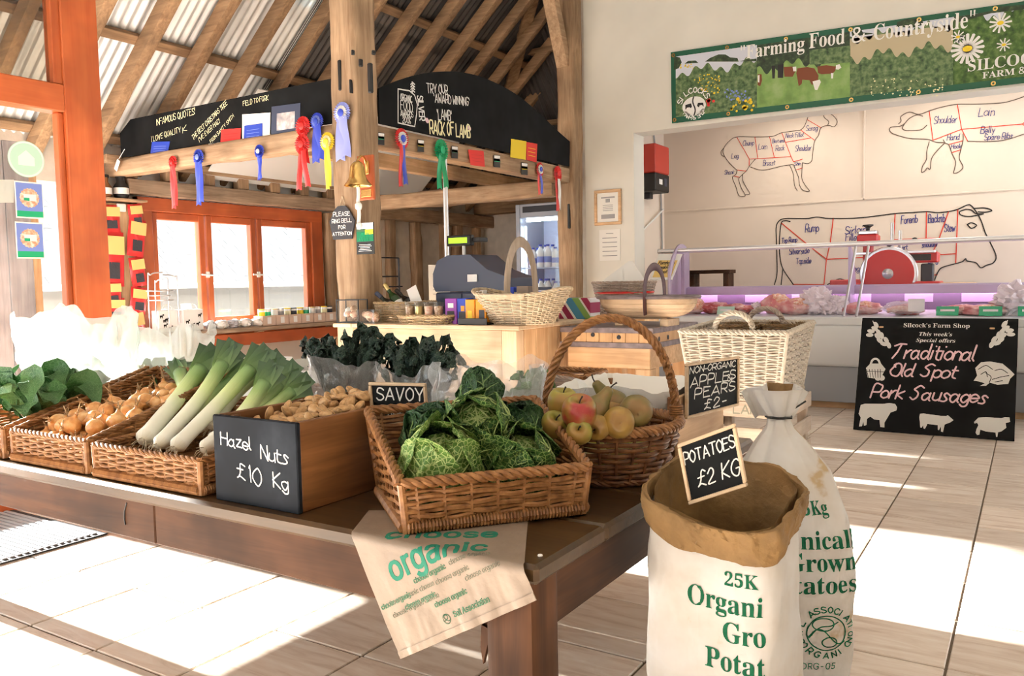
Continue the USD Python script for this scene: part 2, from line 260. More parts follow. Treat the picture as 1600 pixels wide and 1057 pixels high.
def struct(name, mesh=None, m=None, smooth=30):
    p = uniq('/World', name)
    if mesh is None: pr = UsdGeom.Xform.Define(stage, p).GetPrim()
    else: pr = usdkit.mesh(stage, p, mesh, M[m], smooth=smooth).GetPrim()
    setd(pr, kind='structure'); return Node(p, np.eye(4))
def place(src, name, label, cat_, loc, R=np.eye(3), scale=1, group=None):
    """a copy of the class prim src, with its parts"""
    p = uniq('/World', name); x = UsdGeom.Xform.Define(stage, p); m = np.eye(4); m[:3, :3] = (np.asarray(R) @ np.diag(np.broadcast_to(scale, 3))).T; m[3, :3] = loc
    x.AddTransformOp().Set(Gf.Matrix4d(*m.ravel().tolist())); pr = x.GetPrim(); pr.GetReferences().AddInternalReference(src.path); pr.SetInstanceable(True)
    setd(pr, label=label, category=cat_, group=group); return pr
def klass(name):
    if not stage.GetPrimAtPath('/World/Kinds'): stage.CreateClassPrim('/World/Kinds')
    p = uniq('/World/Kinds', name); UsdGeom.Xform.Define(stage, p); return Node(p, np.eye(4))

# ------------------------------------------------------------------ writing
G = {k: v for k, v in (x.split(' ', 1) for x in '''A 02 39 62|14 54
B 02 09 49 57 46 06|46 54 53 42 02
C 58 49 29 07 04 22 42 53
D 02 09 39 57 54 32 02
E 59 09 02 52|06 46
F 59 09 02|06 46
G 58 49 29 07 04 22 42 54 55 35
H 02 09|52 59|06 56
I 02 09
K 02 09|59 05 52
L 09 02 52
M 02 09 34 69 62
N 02 09 52 59
O 22 04 07 29 39 57 54 32 22
P 02 09 49 58 56 45 05
Q 22 04 07 29 39 57 54 32 22|34 61
R 02 09 49 58 56 45 05|25 52
S 58 39 19 07 16 45 54 53 32 12 03
T 09 69|39 32
U 09 04 22 32 54 59
V 09 32 69
W 09 12 36 52 69
Y 09 35 69|35 32
Z 09 59 02 52
a 45 26 05 03 22 44|46 43 52
b 09 02|05 26 45 43 22 03
c 45 26 05 03 22 43
d 45 26 05 03 22 44|49 43 52
e 04 44 45 26 05 03 22 43
f 48 29 17 12|05 35
g 45 26 05 03 22 44|46 41 20 01
h 09 02|05 26 45 42
i 06 02|18 18
k 09 02|46 04 42
l 09 03 12
m 06 02|05 16 35 32|35 56 65 62
n 06 02|05 26 45 42
o 22 03 05 26 45 43 22
p 06 00|05 26 45 43 22 03
r 06 02|04 26 36
s 45 26 15 33 22 02
t 18 13 32|06 36
u 06 03 22 43|46 42
v 06 22 46
w 06 12 35 42 66
y 06 23|46 10
z 06 46 02 42
0 22 04 07 29 39 57 54 32 22
1 18 29 22
2 07 29 48 46 02 52
5 49 09 06 36 54 42 12 03
6 48 29 05 03 22 43 44 25 05
£ 58 39 28 25 13 02 23 52|06 46
& 52 08 19 28 05 03 22 55
- 05 35
. 02 02
' 09 17
" 09 07|29 27
! 09 05|02 02
? 08 29 47 25 24|22 22'''.split('\n'))}
_curvy = set('BCDGOPQRSUabcdeghmnopqrstuy02356890£&Jf')
def strokes(text, h, slant=0, jit=.25, seed=1, gap=1.7):
    """single-stroke handwriting: list of polylines, capitals h tall, from the origin along x"""
    rg = random.Random(seed); x, out = 0, []
    for ch in text:
        if ch == ' ': x += 3.2; continue
        w = 0
        if ch in G:
            dy = rg.uniform(-jit, jit)
            for s in G[ch].split('|'):
                p = np.array([[int(c[0]), int(c[1]) - 2] for c in s.split()], float); w = max(w, p[:, 0].max())
                p += [[rg.uniform(-jit, jit) * .7, rg.uniform(-jit, jit) * .7 + dy] for _ in p]
                if len(p) > 2 and ch in _curvy: p = spline(p, 4)
                p[:, 0] += x + slant * p[:, 1]; out.append(p * h / 7)
        x += w + gap
    return out
def pen(lines, w, t=.0008):
    """pen strokes as one flat mesh"""
    ls = [LineString(p) if np.ptp(p, axis=0).max() > 1e-6 else LineString([p[0], p[0] + [w * .3, 0]]) for p in map(np.asarray, lines)]
    return prism(unary_union([l.buffer(w / 2, quad_segs=2) for l in ls]).simplify(w * .06), t)
def chalk(text, h, o, u, v, w=None, slant=0, seed=1, center=False, jit=.25, gap=1.7, t=.0008):
    s = strokes(text, h, slant, jit, seed, gap)
    if center: c = max(p[:, 0].max() for p in s) / 2; s = [p - [c, 0] for p in s]
    return onto(pen(s, w or h * .11, t), o, u, v)
_sans, _serif = '/opt/blender-*/*/datafiles/fonts/Inter.woff2', '/opt/blender-*/*/datafiles/fonts/NotoSansMath-Regular.woff2'
def serif(s, base=0x1D400): return ''.join(chr(base + ord(c) - 65) if 'A' <= c <= 'Z' else chr(base + 26 + ord(c) - 97) if 'a' <= c <= 'z' else chr(0x1D7CE + int(c)) if c.isdigit() and base == 0x1D400 else c for c in s)
def printed(text, h, o, u, v, style='sans', t=.0006, center=False, stretch=1, bold=False, shear=0):
    class _G:
        @staticmethod
        def glob(p, _g=meshkit.glob): return _g.glob(p if style == 'sans' else _serif) or _g.glob(p)
    keep = meshkit.glob; meshkit.glob = _G
    try: m = tri(meshkit.text_mesh(text if style == 'sans' else serif(text, 0x1D400 if style == 'serif' else 0x1D4D0), h, t, bold))
    finally: meshkit.glob = keep
    vv = m[0].copy(); vv[:, 0] = vv[:, 0] * stretch + shear * vv[:, 1]
    if center: vv[:, 0] -= (vv[:, 0].min() + vv[:, 0].max()) / 2
    return onto((vv, m[1]), o, u, v)
def bend(m, fn):  return fn(m[0]), m[1]

# ------------------------------------------------------------------ wicker
def rods(p0, p1, zs, umin, nst, r, amp, out, ph0=0, seg=3, flat=.8):
    """weavers: rows at heights zs (0..1) of the panel; p0, p1: fn(z)->left and right end; umin(z)->share of the width left open"""
    ms = []
    for k, z in enumerate(zs):
        a, b = p0(z), p1(z); u0 = umin(z)
        if u0 > .97: continue
        n = max(3, int(nst * seg * (1 - u0))); u = np.linspace(u0, 1, n + 1)
        off = amp * np.cos(np.pi * nst * u + np.pi * (k + ph0)); P = a + (b - a) * u[:, None] + out * off[:, None]
        P[:, 2] += r * .35 * np.sin(np.pi * nst * u + k)
        ms.append(tube(P, r, 5, flat=flat, up=out))
    return ms
def braid(P, r, turns, n=3, closed=False, nn=6, rr=None):
    """n rods twisted about the path P"""
    P = np.asarray(P, float); t = np.gradient(P, axis=0) if not closed else np.roll(P, -1, 0) - np.roll(P, 1, 0); t /= np.linalg.norm(t, axis=1, keepdims=True) + 1e-9
    ref = A(0, 0, 1) if abs(t[:, 2]).mean() < .8 else A(1, 0, 0); a = np.cross(np.broadcast_to(ref, t.shape), t); a /= np.linalg.norm(a, axis=1, keepdims=True) + 1e-9; b = np.cross(t, a); s = np.linspace(0, 1, len(P) + (1 if closed else 0))[:len(P)]
    out = []
    for k in range(n):
        th = 2 * np.pi * (turns * s + k / n); out.append(tube(P + r * (np.cos(th)[:, None] * a + np.sin(th)[:, None] * b), rr or r * .95, nn, closed))
    return out
def lin(p, q, n): return np.asarray(p, float) + (np.asarray(q, float) - p) * np.linspace(0, 1, n)[:, None]
def wicker_tray(t, o, ux, uy, W, D, hf, hb, m='willow', r=.0055, pitch=.0105, st=.034, flare=.03, rim=.0085, mfoot=None, sub='willow'):
    """sloping produce tray: o = front left bottom corner, ux to the right, uy to the back; low front, high back, sides that climb"""
    ux, uy, up = nrm(ux), nrm(uy), A(0, 0, 1); o = np.asarray(o, float)
    def corner(i, j):   # i right, j back; fn of height
        base = o + ux * W * i + uy * D * j; return lambda z: base + up * z + (ux * (2 * i - 1) + uy * (2 * j - 1)) * flare * z / hb
    c00, c10, c01, c11 = corner(0, 0), corner(1, 0), corner(0, 1), corner(1, 1)
    ztop = lambda s: hf + (hb - hf) * min(1, s * 1.05)
    for (pa, pb, L, h, nrml, side) in ((c00, c10, W, hf, -uy, 0), (c01, c11, W, hb, uy, 0), (c00, c01, D, hb, -ux, 1), (c10, c11, D, hb, ux, 1)):
        nst = max(4, int(L / st)); zs = np.arange(.028, h - rim, pitch)
        um = (lambda z: max(0, (z - hf) / (hb - hf)) / 1.05) if side else (lambda z: 0)
        t.add('weave', cat(rods(pa, pb, zs, um, nst, r, r * .9, nrml)), m, kind='stuff')
        sk = [tube(lin(pa(.01) + (pb(.01) - pa(.01)) * u, pa(zt) + (pb(zt) - pa(zt)) * u, 2), r * .8, 5) for u in (np.arange(nst) + .5) / nst for zt in [ztop(u) if side else h]]
        t.add('stake', cat(sk), m, kind='stuff')
        P = lin(pa(.0135), pb(.0135), 40) + nrml * .004; t.add('foot_border', cat([tube(P, .012, 8)] + [tube(P[:1] + (P[-1] - P[0]) * ((k + .5) / (L / .0085)) + np.c_[np.zeros(9), np.zeros(9), .0135 * np.sin(np.linspace(0, 2 * np.pi, 9))] + nrml * .0135 * np.cos(np.linspace(0, 2 * np.pi, 9))[:, None], .0036, 4) for k in range(int(L / .0085))]), mfoot or m, kind='stuff')
    for c, h in ((c00, hf), (c10, hf), (c01, hb), (c11, hb)): t.add('corner_post', tube(lin(c(-.0), c(h), 4), .0105, 8), sub)
    for P in (lin(c00(hf), c10(hf), 40), lin(c01(hb), c11(hb), 40), lin(c00(hf), c01(hb), 40), lin(c10(hf), c11(hb), 40)):
        t.add('rim', cat(braid(P, rim * .72, np.linalg.norm(P[-1] - P[0]) / .075, rr=rim * .66)), m)
    q = [c(.015) for c in (c00, c10, c11, c01)]; t.add('base', thick((np.array(q), np.array([[0, 1, 2], [0, 2, 3]])), .008), m)
    return c00, c10, c01, c11
# ------------------------------------------------------------------ floor of square tiles
X, Y, Z = A(1, 0, 0), A(0, 1, 0), A(0, 0, 1)
rng = np.random.default_rng(7)
n = {'tc': ('texture_coordinate', {}), 'oi': ('object_info', {}), 'g': ('geometry', {}), 'mp': ('mapping', dict(scale=(4, 22, 4))), 'nz': ('noise_texture', dict(scale=1, detail=6, roughness=.6, distortion=.8)),
     'rp': ('rgb_ramp', dict(ramp=[(.28, (.57, .43, .335)), (.5, (.71, .595, .50)), (.72, (.80, .72, .64))])), 'wn': ('white_noise_texture', dict(dimensions='3D')), 'sc': ('vector_math', dict(math_type='scale', scale=1.0)),
     'mr': ('map_range', dict(to_min=.84, to_max=1.08)), 'hv': ('hsv', {}), 'p': ('principled_bsdf', dict(roughness=.33, specular_ior_level=.45)), 'n2': ('noise_texture', dict(scale=40, detail=4)), 'b': ('bump', dict(strength=.12, distance=.004)),
     'r2': ('map_range', dict(to_min=.24, to_max=.5))}
mat('floortile', n, [('g.position', 'mp.vector'), ('mp.vector', 'nz.vector'), ('nz.fac', 'rp.fac'), ('oi.random', 'mr.value'), ('mr.result', 'hv.value'), ('rp.color', 'hv.color'), ('hv.color', 'p.base_color'), ('g.position', 'n2.vector'), ('n2.fac', 'b.height'), ('b.normal', 'p.normal'), ('nz.fac', 'r2.value'), ('r2.result', 'p.roughness')])
plain('grout', (.16, .12, .085), .95, bump=.3)
floor = struct('floor')
PX, PY, X0, Y0 = .404, .4152, -.2026, 1.930
floor.add('grout', box2(A(-7.3, -2.8, -.12), A(3.0, 10.5, -.006), 0), 'grout')
cells = [(i, j) for i in range(-17, 7) for j in range(-11, 20)]
def tilebox(i, j): x, y = X0 + i * PX, Y0 + j * PY; return box2(A(x + .004, y + .004, -.02), A(x + PX - .004, y + PY - .004, rng.uniform(-.0012, .0012)), .003)
def seen(i, j):
    d = A(X0 + (i + .5) * PX, Y0 + (j + .5) * PY, 0) - EYE; w = d @ _f
    if w < .3: return 0
    x, y = 800 + FPX * (d @ RIGHT) / w, 528.5 - FPX * (d @ UP) / w
    return 1 / w if -80 < x < 1680 and y < 1180 else 0
order = sorted(cells, key=lambda c: -seen(*c)); rest = []
for k, c in enumerate(order):
    if k < 290 and seen(*c): floor.add('tile', tilebox(*c), 'floortile')
    else: rest.append(tilebox(*c))
floor.add('far_tiles', cat(rest), 'floortile', kind='stuff')

# ------------------------------------------------------------------ walls
wl = struct('wall_left')
def wallbox(y0, y1, z0, z1, m='plaster', nm='plaster'): wl.add(nm, box2(A(-7.28, y0, z0), A(-7.03, y1, z1), 0), m)
wallbox(-2.8, -2.0, 0, 2.6); wallbox(-2.0, 2.75, 2.35, 2.6); wallbox(2.75, 3.05, 0, 2.6); wallbox(3.05, 4.12, 2.12, 2.6); wallbox(4.12, 4.68, 0, 2.6)  # unseen doorway gap invented to let a sun patch onto the floor
wallbox(4.68, 6.98, 0, .78, 'pinkcream'); wallbox(4.68, 6.98, 2.06, 2.7, 'white'); wallbox(6.98, 10.5, 0, 2.7)
for k, y in enumerate((7.12, 7.62, 8.16, 8.72, 9.33, 9.6, 10.15)):
    wl.add('stud', timber((-6.985, y, 0), (-6.985 + .01 * (k % 2), y + .03 * (k % 3 - 1), 2.04), .10, .17 if k % 2 else .12, amp=.014, freq=11, seed=k, up=(0, 1, 0)), 'oak_z')
wl.add('wall_plate', timber((-6.93, 4.5, 2.125), (-6.93, 7.35, 2.13), .16, .14, amp=.012, seed=21), 'drift_y')
wl.add('wall_plate', timber((-6.93, 7.3, 2.105), (-6.93, 10.4, 2.09), .17, .17, amp=.022, seed=22), 'oak_y')
for y in np.arange(4.55, 7.4, .42): wl.add('block', box((-6.94, y, 2.255), (.10, .13, .11), .006), 'oak_z')
wl.add('rail', bar((-6.90, 4.3, 2.345), (-6.90, 7.4, 2.345), .09, .075), 'oak_y')
wb = struct('wall_back')                         # the wall with the banner and the opening of the butcher's room
wb.add('plaster', onto(prism([(-3.93, 0), (-3.389, 0), (-3.389, 2.651), (2.5, 2.651), (2.5, 6.2), (-3.93, 6.2)], .25), (0, 7.95, 0), X, Z), 'cream')
wb.add('butchery_wall', box2(A(-4.0, 9.9, 0), A(2.6, 10.05, 3.2), 0), 'pinkcream'); wb.add('butchery_side', box2(A(-4.05, 7.95, 0), A(-3.95, 9.9, 3.2), 0), 'pinkcream')
wb.add('butchery_ceiling', box2(A(-4.05, 7.95, 3.1), A(2.6, 10.05, 3.2), 0), 'whitepaint')
for z in (2.03,): wb.add('panel_joint', box2(A(-3.95, 9.888, z), A(2.5, 9.902, z + .02), .003), 'pinkcream')
for x in (-1.62, .4): wb.add('panel_joint', box2(A(x, 9.888, 2.03), A(x + .02, 9.902, 3.1), .003), 'pinkcream')
wt = struct('wall_till')                         # the dark end of the till bay
wt.add('plaster', box2(A(-7.2, 10.4, 0), A(-4.0, 10.55, 5.2), 0), 'plaster'); wt.add('side', box2(A(-4.2, 7.96, 0), A(-4.06, 10.4, 5.5), 0), 'plaster')
wt.add('door_frame', box2(A(-6.3, 10.33, 0), A(-6.22, 10.40, 2.0), .004), 'redpaint_z'); wt.add('door_frame', box2(A(-5.52, 10.33, 0), A(-5.42, 10.40, 2.0), .004), 'redpaint_z'); wt.add('door_frame', box2(A(-6.3, 10.33, 2.0), A(-5.42, 10.40, 2.08), .004), 'redpaint_x')
wt.add('door_leaf', box2(A(-6.22, 10.36, 0), A(-5.52, 10.40, 2.0), .004), 'crate_z')
wt.add('beam', timber((-7, 10.2, 2.3), (-4.1, 10.2, 2.3), .2, .22, seed=3), 'rafter_x')

wr0 = struct('wall_right'); wr0.add('plaster', box2(A(2.5, -2.8, 0), A(2.7, 7.7, 5.8), 0), 'cream')  # unseen wall added to shut out light from the right
wf = struct('wall_front')                        # unseen, added behind the camera to cut fill light; open on the left
for lo, hi in (((-7.2, -2.8, 2.5), (2.7, -2.6, 6.2)), ((-2.9, -2.8, 0), (2.7, -2.6, 2.5)), ((-7.2, -2.8, 0), (-6.6, -2.6, 2.5))): wf.add('plaster', box2(A(*lo), A(*hi), 0), 'cream')
# ------------------------------------------------------------------ roof: corrugated sheets over battens and rafters
PIT = math.radians(42); RS = A(math.cos(PIT), 0, math.sin(PIT)); RN = A(-math.sin(PIT), 0, math.cos(PIT)); RO = A(-7.1, 0, 2.42)
def roof(s, y, h=0): return RO + RS * s + Y * y + RN * h           # s up the slope, h off the sheet
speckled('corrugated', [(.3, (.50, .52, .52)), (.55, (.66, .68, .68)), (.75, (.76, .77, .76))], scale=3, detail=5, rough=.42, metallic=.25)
plain('darksheet', (.075, .07, .068), .5, metal=.3, vary=.3, vscale=3)  # sheet colour darkened to paint in the shade of the far roof
ceil = struct('ceiling')
def corr(s0, s1, y0, y1):
    n = int((y1 - y0) / .0095); ys = np.linspace(y0, y1, n); ss = np.linspace(s0, s1, 5)
    def fn(u, v): y = y0 + (y1 - y0) * u; return RO + RS * (s0 + (s1 - s0) * v)[:, None] + Y * y[:, None] + RN * (.011 + .0105 * np.cos(2 * np.pi * y / .0762))[:, None]
    return thick(grid(fn, n, 3), .0012)
k = 0
for y0 in np.arange(-2.7, 10.3, .76):
    for s0, s1 in ((-.45, 2.05), (1.95, 4.3)):
        ceil.add('roof_sheet', corr(s0, s1, y0 - .03, min(y0 + .78, 10.6)), 'corrugated' if y0 < 5.6 else 'darksheet')  # far sheets carry their shade in the colour
RF = [3.74 + .48 * k for k in range(-13, 14)]
for k, y in enumerate(RF):
    ceil.add('rafter', timber(roof(-.15, y, -.12), roof(4.2, y + .02 * math.sin(k * 2.1), -.12), .092 + .014 * math.sin(k), .13, seg=.12, amp=.007, freq=6, seed=k, up=RN), 'rafter_x')
for s in (.20, 1.22, 2.24, 3.26, 4.2):
    for a, b in zip(RF[:-1], RF[1:]): ceil.add('batten', bar(roof(s, a, -.028), roof(s, b, -.028), .085, .05, up=RN), 'rafter_y')
o2 = roof(4.28, 0)                               # the other slope, unseen, added over the shop floor to block sky light
def fn2(u, v): return o2 + A(.98, 0, -.1) * (7 * u)[:, None] + Y * (-2.8 + 13.2 * v)[:, None]
ceil.add('roof_sheet', thick(grid(fn2, 3, 3), .01), 'corrugated')
# hipped far end
HN = A(0, -math.cos(math.radians(48)), math.sin(math.radians(48)))
def hip(u, v):
    x = -6.9 + 4.4 * u; return np.stack([x, 10.4 + 0 * u, 2.6 + 0 * u], -1) + HN * (3.4 * v)[:, None] + np.stack([0 * u, 0 * u + .0105 * np.sin(x * 2 * np.pi / .0762) * .66, .0105 * np.sin(x * 2 * np.pi / .0762) * .74], -1)
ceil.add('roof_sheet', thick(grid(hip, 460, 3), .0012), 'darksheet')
for s in (1.0, 2.0): p = A(-6.9, 10.4, 2.6) + HN * s + A(0, -.04, -.05); ceil.add('batten', bar(p, p + X * 4.4, .09, .06), 'rafter_x')
ceil.add('hip_rafter', timber((-7, 10.3, 2.5), (-4.3, 7.75, 5.0), .14, .2, seed=4), 'rafter_x')
ceil.add('lining_board', thick((np.array([roof(.03, 5.35, -.215), roof(1.15, 5.35, -.215), roof(1.15, 8.6, -.215), roof(.03, 8.6, -.215)]), np.array([[0, 1, 2], [0, 2, 3]])), .01), 'white')

# ------------------------------------------------------------------ posts, tie beams, brace
p1_ = struct('trim_1'); p1_.add('post', timber((-4.09, 4.45, 0), (-4.09, 4.45, 5.0), .245, .245, amp=.016, freq=7, seed=11, seg=.04, up=(0, 1, 0), nc=8), 'oak_z')
for px, py, w_, h_ in ((531, 118, .030, .21), (578, 122, .034, .20), (548, 135, .012, .09), (563, 98, .022, .05), (551, 82, .016, .035), (583, 82, .018, .03)): q = ony(px, py, 4.33); p1_.add('mortise', rough(box((q[0], 4.335, q[2]), (w_, .03, h_), .008), .003, 40, px), 'black', label='dark slot or knot in the old post')
p2_ = struct('trim_2'); p2_.add('post', timber((-4.055, 7.57, 0), (-4.02, 7.58, 5.2), .20, .20, amp=.018, freq=8, seed=12, seg=.05, up=(0, 1, 0), nc=8), 'oak_z'); q = ony(889, 338, 7.48); p2_.add('mortise', rough(box((q[0], 7.482, q[2]), (.03, .03, .25), .008), .004, 40, 3), 'black', label='dark slot in the old post')
struct('trim_3', timber((-7.0, 4.44, 2.272), (-4.2, 4.44, 2.268), .15, .15, amp=.012, freq=6, seed=13, seg=.05), 'oak_x')
struct('trim_4', timber((-4.09, 4.55, 2.272), (-4.07, 7.5, 2.262), .16, .155, amp=.004, freq=4, seed=14), 'oak_y')
struct('trim_5', bar(onx(858, -14, -4.05), (-4.05, 7.50, 3.36), .13, .10), 'oak_y')
struct('trim_6', timber((-6.95, 7.35, 2.14), (-4.15, 7.45, 2.14), .16, .17, amp=.02, freq=6, seed=15), 'oak_x')
struct('trim_7', timber((-6.95, 8.9, 2.36), (-4.1, 8.9, 2.36), .13, .13, amp=.01, seed=16), 'rafter_x')
struct('trim_8', bar((-5.5, 4.55, 2.42), (-5.5, 10.3, 2.42), .1, .14), 'pine_y')

# ------------------------------------------------------------------ window over the till bench
w1 = struct('window_1'); WX = -6.99
f_ = lambda y0, y1, z0, z1, ax, d=.10, x=WX, nm='frame': w1.add(nm, box2(A(x - d, y0, z0), A(x + .02, y1, z1), .006), 'redpaint_' + ax)
f_(4.64, 4.79, .78, 2.05, 'z', x=WX + .01); f_(6.80, 6.97, .78, 2.05, 'z', x=WX + .01); f_(4.64, 6.97, 1.92, 2.05, 'y', x=WX + .012); f_(4.64, 6.97, .70, .84, 'y', x=WX + .012)
ps = [(4.79, 5.38), (5.40, 6.02), (6.04, 6.80)]
for k, (a, b) in enumerate(ps):
    for (y0, y1, z0, z1, ax) in ((a, a + .065, .84, 1.92, 'z'), (b - .065, b, .84, 1.92, 'z'), (a + .065, b - .065, 1.85, 1.92, 'y'), (a + .065, b - .065, .84, .90, 'y')): f_(y0, y1, z0, z1, ax, d=.05, x=WX - .02, nm='casement')
    w1.add('pane', box2(A(WX - .045, a + .06, .895), A(WX - .041, b - .06, 1.855), 0), 'windowglass')
for y in (5.39, 6.03): w1.add('catch', cat([tube(lin((WX + .01, y - .07, 1.33), (WX + .01, y + .06, 1.325), 6), .011, 6), box((WX + .008, y, 1.33), (.02, .04, .06), .004)]), 'white')

# ------------------------------------------------------------------ glazed red screen by the entrance
d1 = struct('door_1'); SX = -4.75
def s_(y0, y1, z0, z1, ax, d=.11, x=SX, nm='frame'): d1.add(nm, box2(A(x - d / 2, y0, z0), A(x + d / 2, y1, z1), .006), 'redpaint_' + ax)
s_(2.71, 2.93, 0, 3.9, 'z'); s_(2.66, 2.715, 2.37, 3.9, 'z', .08); s_(-.1, 2.71, 2.215, 2.37, 'y'); s_(1.05, 1.17, 0, 3.9, 'z'); s_(-.1, .02, 0, 3.9, 'z')
s_(2.675, 2.712, .12, 2.215, 'z', .06); s_(-.1, 2.71, 0, .13, 'y')
s_(-.1, 2.71, 3.8, 3.95, 'y')
for (y0, y1, z0, z1) in ((1.17, 2.69, .12, 2.22), (.02, 1.05, .12, 2.22)): d1.add('pane', box2(A(SX - .004, y0, z0), A(SX + .004, y1, z1), 0), 'windowglass')
for (y0, y1, z0, z1) in ((1.17, 2.69, 2.36, 3.85), (.02, 1.05, 2.36, 3.85)): d1.add('pane', box2(A(SX - .004, y0, z0), A(SX + .004, y1, z1), 0), 'darkglass')
pd = thing('plank_door', 'open pale grey plank door standing behind the red glazed screen', 'door', (-5.5, 2.6, 0))
for k in range(4): pd.add('plank', box((-5.5, 2.36 + .155 * k, 1.1), (.03, .15, 2.1), .004), 'bluegrey_z')
pd.add('batten', box((-5.53, 2.93, 1.1), (.05, .06, 2.1), .004), 'pine_z')

# ------------------------------------------------------------------ outside, across the yard
plain('ground', (.30, .28, .25), .9); struct('ground', box2(A(-30, -8, -.3), A(-7.28, 25, -.02), 0), 'ground')
n = {'tc': ('texture_coordinate', {}), 'mp': ('mapping', dict(rotation=(math.pi / 2, 0, math.pi / 2))), 'br': ('brick_texture', dict(scale=4.5, color1=(.20, .085, .06), color2=(.25, .12, .085), mortar=(.27, .25, .23), mortar_size=.025, brick_width=.9, row_height=.32)), 'p': ('principled_bsdf', dict(roughness=.9))}
mat('farbrick', n, [('tc.object', 'mp.vector'), ('mp.vector', 'br.vector'), ('br.color', 'p.base_color')])
plain('slates', (.19, .18, .18), .7, vary=.2, vscale=5)
bn = thing('outbuilding', 'brick outbuilding with a tiled roof beyond the till window', 'building', (-12.5, 9, 0))
bn.add('wall', box2(A(-16, 6, 0), A(-12, 15, 1.26), 0), 'farbrick'); bn.add('wall', box2(A(-12.05, 6.2, 0), A(-11.95, 14.8, .35), 0), 'whitepaint')
tl = []
for r in range(16):
    for c in range(34):
        x, y, z = -11.75 - r * .24, 6 + c * .27 + (r % 2) * .13, 1.30 + r * .19
        tl.append(xf(box((0, 0, 0), (.34, .269, .022), .004), rot(Y, 38.5 + 1.5 * math.sin(r * 3 + c * 7)), (x, y, z + .006 * math.sin(c * 5 + r))))
bn.add('roof_tiling', cat(tl), 'slates', kind='stuff'); bn.add('roof_deck', thick((np.array([[-11.8, 5.9, 1.26], [-16, 5.9, 4.6], [-16, 15.2, 4.6], [-11.8, 15.2, 1.26]]), np.array([[0, 2, 1], [0, 3, 2]])), .03), 'slates')
bn.add('gutter', tube(lin((-11.62, 5.9, 1.24), (-11.62, 15.2, 1.24), 4), .05, 8), 'whitepaint')
gb = thing('garden_bench', 'pale grey bench standing in the yard outside the window', 'bench', (-9.2, 6.35, 0))
for y in (6.0, 6.75): gb.add('leg', box((-9.2, y, .5), (.09, .10, 1.0), .005), 'bluegrey_z')
for z in (.45, .82): gb.add('rail', box((-9.2, 6.37, z), (.04, .75, .10), .005), 'bluegrey_z')
# ------------------------------------------------------------------ the display table
T = .6
tb = thing('display_table', 'long low dark-stained farm table carrying the vegetable baskets', 'table', (-2.3, 2.26, 0))
TX0, TX1, TY0, TY1 = -3.72, -.873, 1.464, 3.06
for k, (a, b) in enumerate(((1.464, 1.80), (1.80, 2.12), (2.12, 2.45), (2.45, 2.76), (2.76, 3.06))):
    tb.add('plank', box2(A(TX0, a + (.002 if k else 0), .555), A(TX1, b - (.002 if k < 4 else 0), .600), .010), 'tabletop_x')
tb.add('apron', box2(A(TX0 + .1, 1.488, .43), A(-2.225, 1.52, .556), .004), 'dark_x'); tb.add('apron', box2(A(-2.222, 1.488, .43), A(-.93, 1.52, .556), .004), 'dark_x')
tb.add('apron', box2(A(-.928, 1.56, .425), A(-.898, 3.0, .556), .004), 'dark_y'); tb.add('apron', box2(A(TX0 + .1, 3.0, .43), A(-.93, 3.03, .556), .004), 'dark_x'); tb.add('apron', box2(A(TX0 + .08, 1.56, .43), A(TX0 + .11, 3.0, .556), .004), 'dark_y')
for x, y in ((-.955, 1.535), (TX0 + .1, 1.535), (-.955, 2.99), (TX0 + .1, 2.99)): tb.add('leg', timber((x, y, 0), (x, y, .556), .125, .125, amp=.003, seed=int(x * 9), up=(0, 1, 0), nc=6), 'dark_z')
tb.add('crack', tube(np.array([(-2.36, 1.487, .54), (-2.372, 1.486, .515), (-2.375, 1.486, .49), (-2.372, 1.486, .47)]), .0022, 5), 'black')
solo('bolt_head', 'small pale round stud on the dark tabletop near its corner', 'stud', move(lathe([(0, 0), (.006, 0), (.005, .003), (.001, .004)], 12), onz(844, 869, .6)), 'white')
solo('splinter', 'dark wooden splinter hanging below the table beside the paper bag', 'splinter', onto(prism([(.002, 0), (.016, .05), (.02, .085), (0, .09), (-.004, .04)], .01), (-1.03, 1.49, .345), X, Z), 'dark_z')

# door mat
mt = thing('door_mat', 'grey ribbed entrance mat on the floor at the left edge', 'mat', (-4.28, 1.4, 0))
plain('matgrey', (.40, .40, .42), .95, bump=.4, bscale=120); plain('matedge', (.05, .05, .055), .8)
mt.add('backing', box2(A(-4.72, .4, .001), A(-3.82, 2.30, .008), .003), 'matedge')
mt.add('rib', cat([box((-4.27, y, .0105), (.84, .022, .009), .003) for y in np.arange(.46, 2.27, .032)]), 'matgrey', kind='stuff')

# ------------------------------------------------------------------ wicker produce trays
def tray(name_label, o, ux, uy, W, D, hf, hb, **k):
    t = thing('wicker_tray', name_label, 'basket', o); return t, wicker_tray(t, o, ux, uy, W, D, hf, hb, **k)
tray('wicker tray farthest left on the table under bagged greens', (-3.60, 1.505, T + .004), X, Y, .49, .58, .105, .27, st=.045, flare=.004)
tray('sloping wicker tray filled with brown onions', (-3.045, 1.505, T + .004), X, Y, .455, .58, .105, .27, st=.045, flare=.004)
tray('sloping wicker tray holding the leeks', (-2.535, 1.502, T + .004), X, Y, .52, .58, .10, .125, st=.045, flare=.004)
UX, UY = nrm((.295, .356, 0)), nrm((-.356, .295, 0))
tray('brown wicker tray full of savoy cabbages at the table edge', (-1.257, 1.503, T + .005), UX, UY, .455, .39, .122, .238, r=.0062, pitch=.0118, st=.06, rim=.0115, flare=.025)
tray('low wicker tray behind the nuts, under the kale bags', (-2.95, 2.22, T + .004), X, Y, 1.20, .60, .09, .12, st=.06, flare=.005)

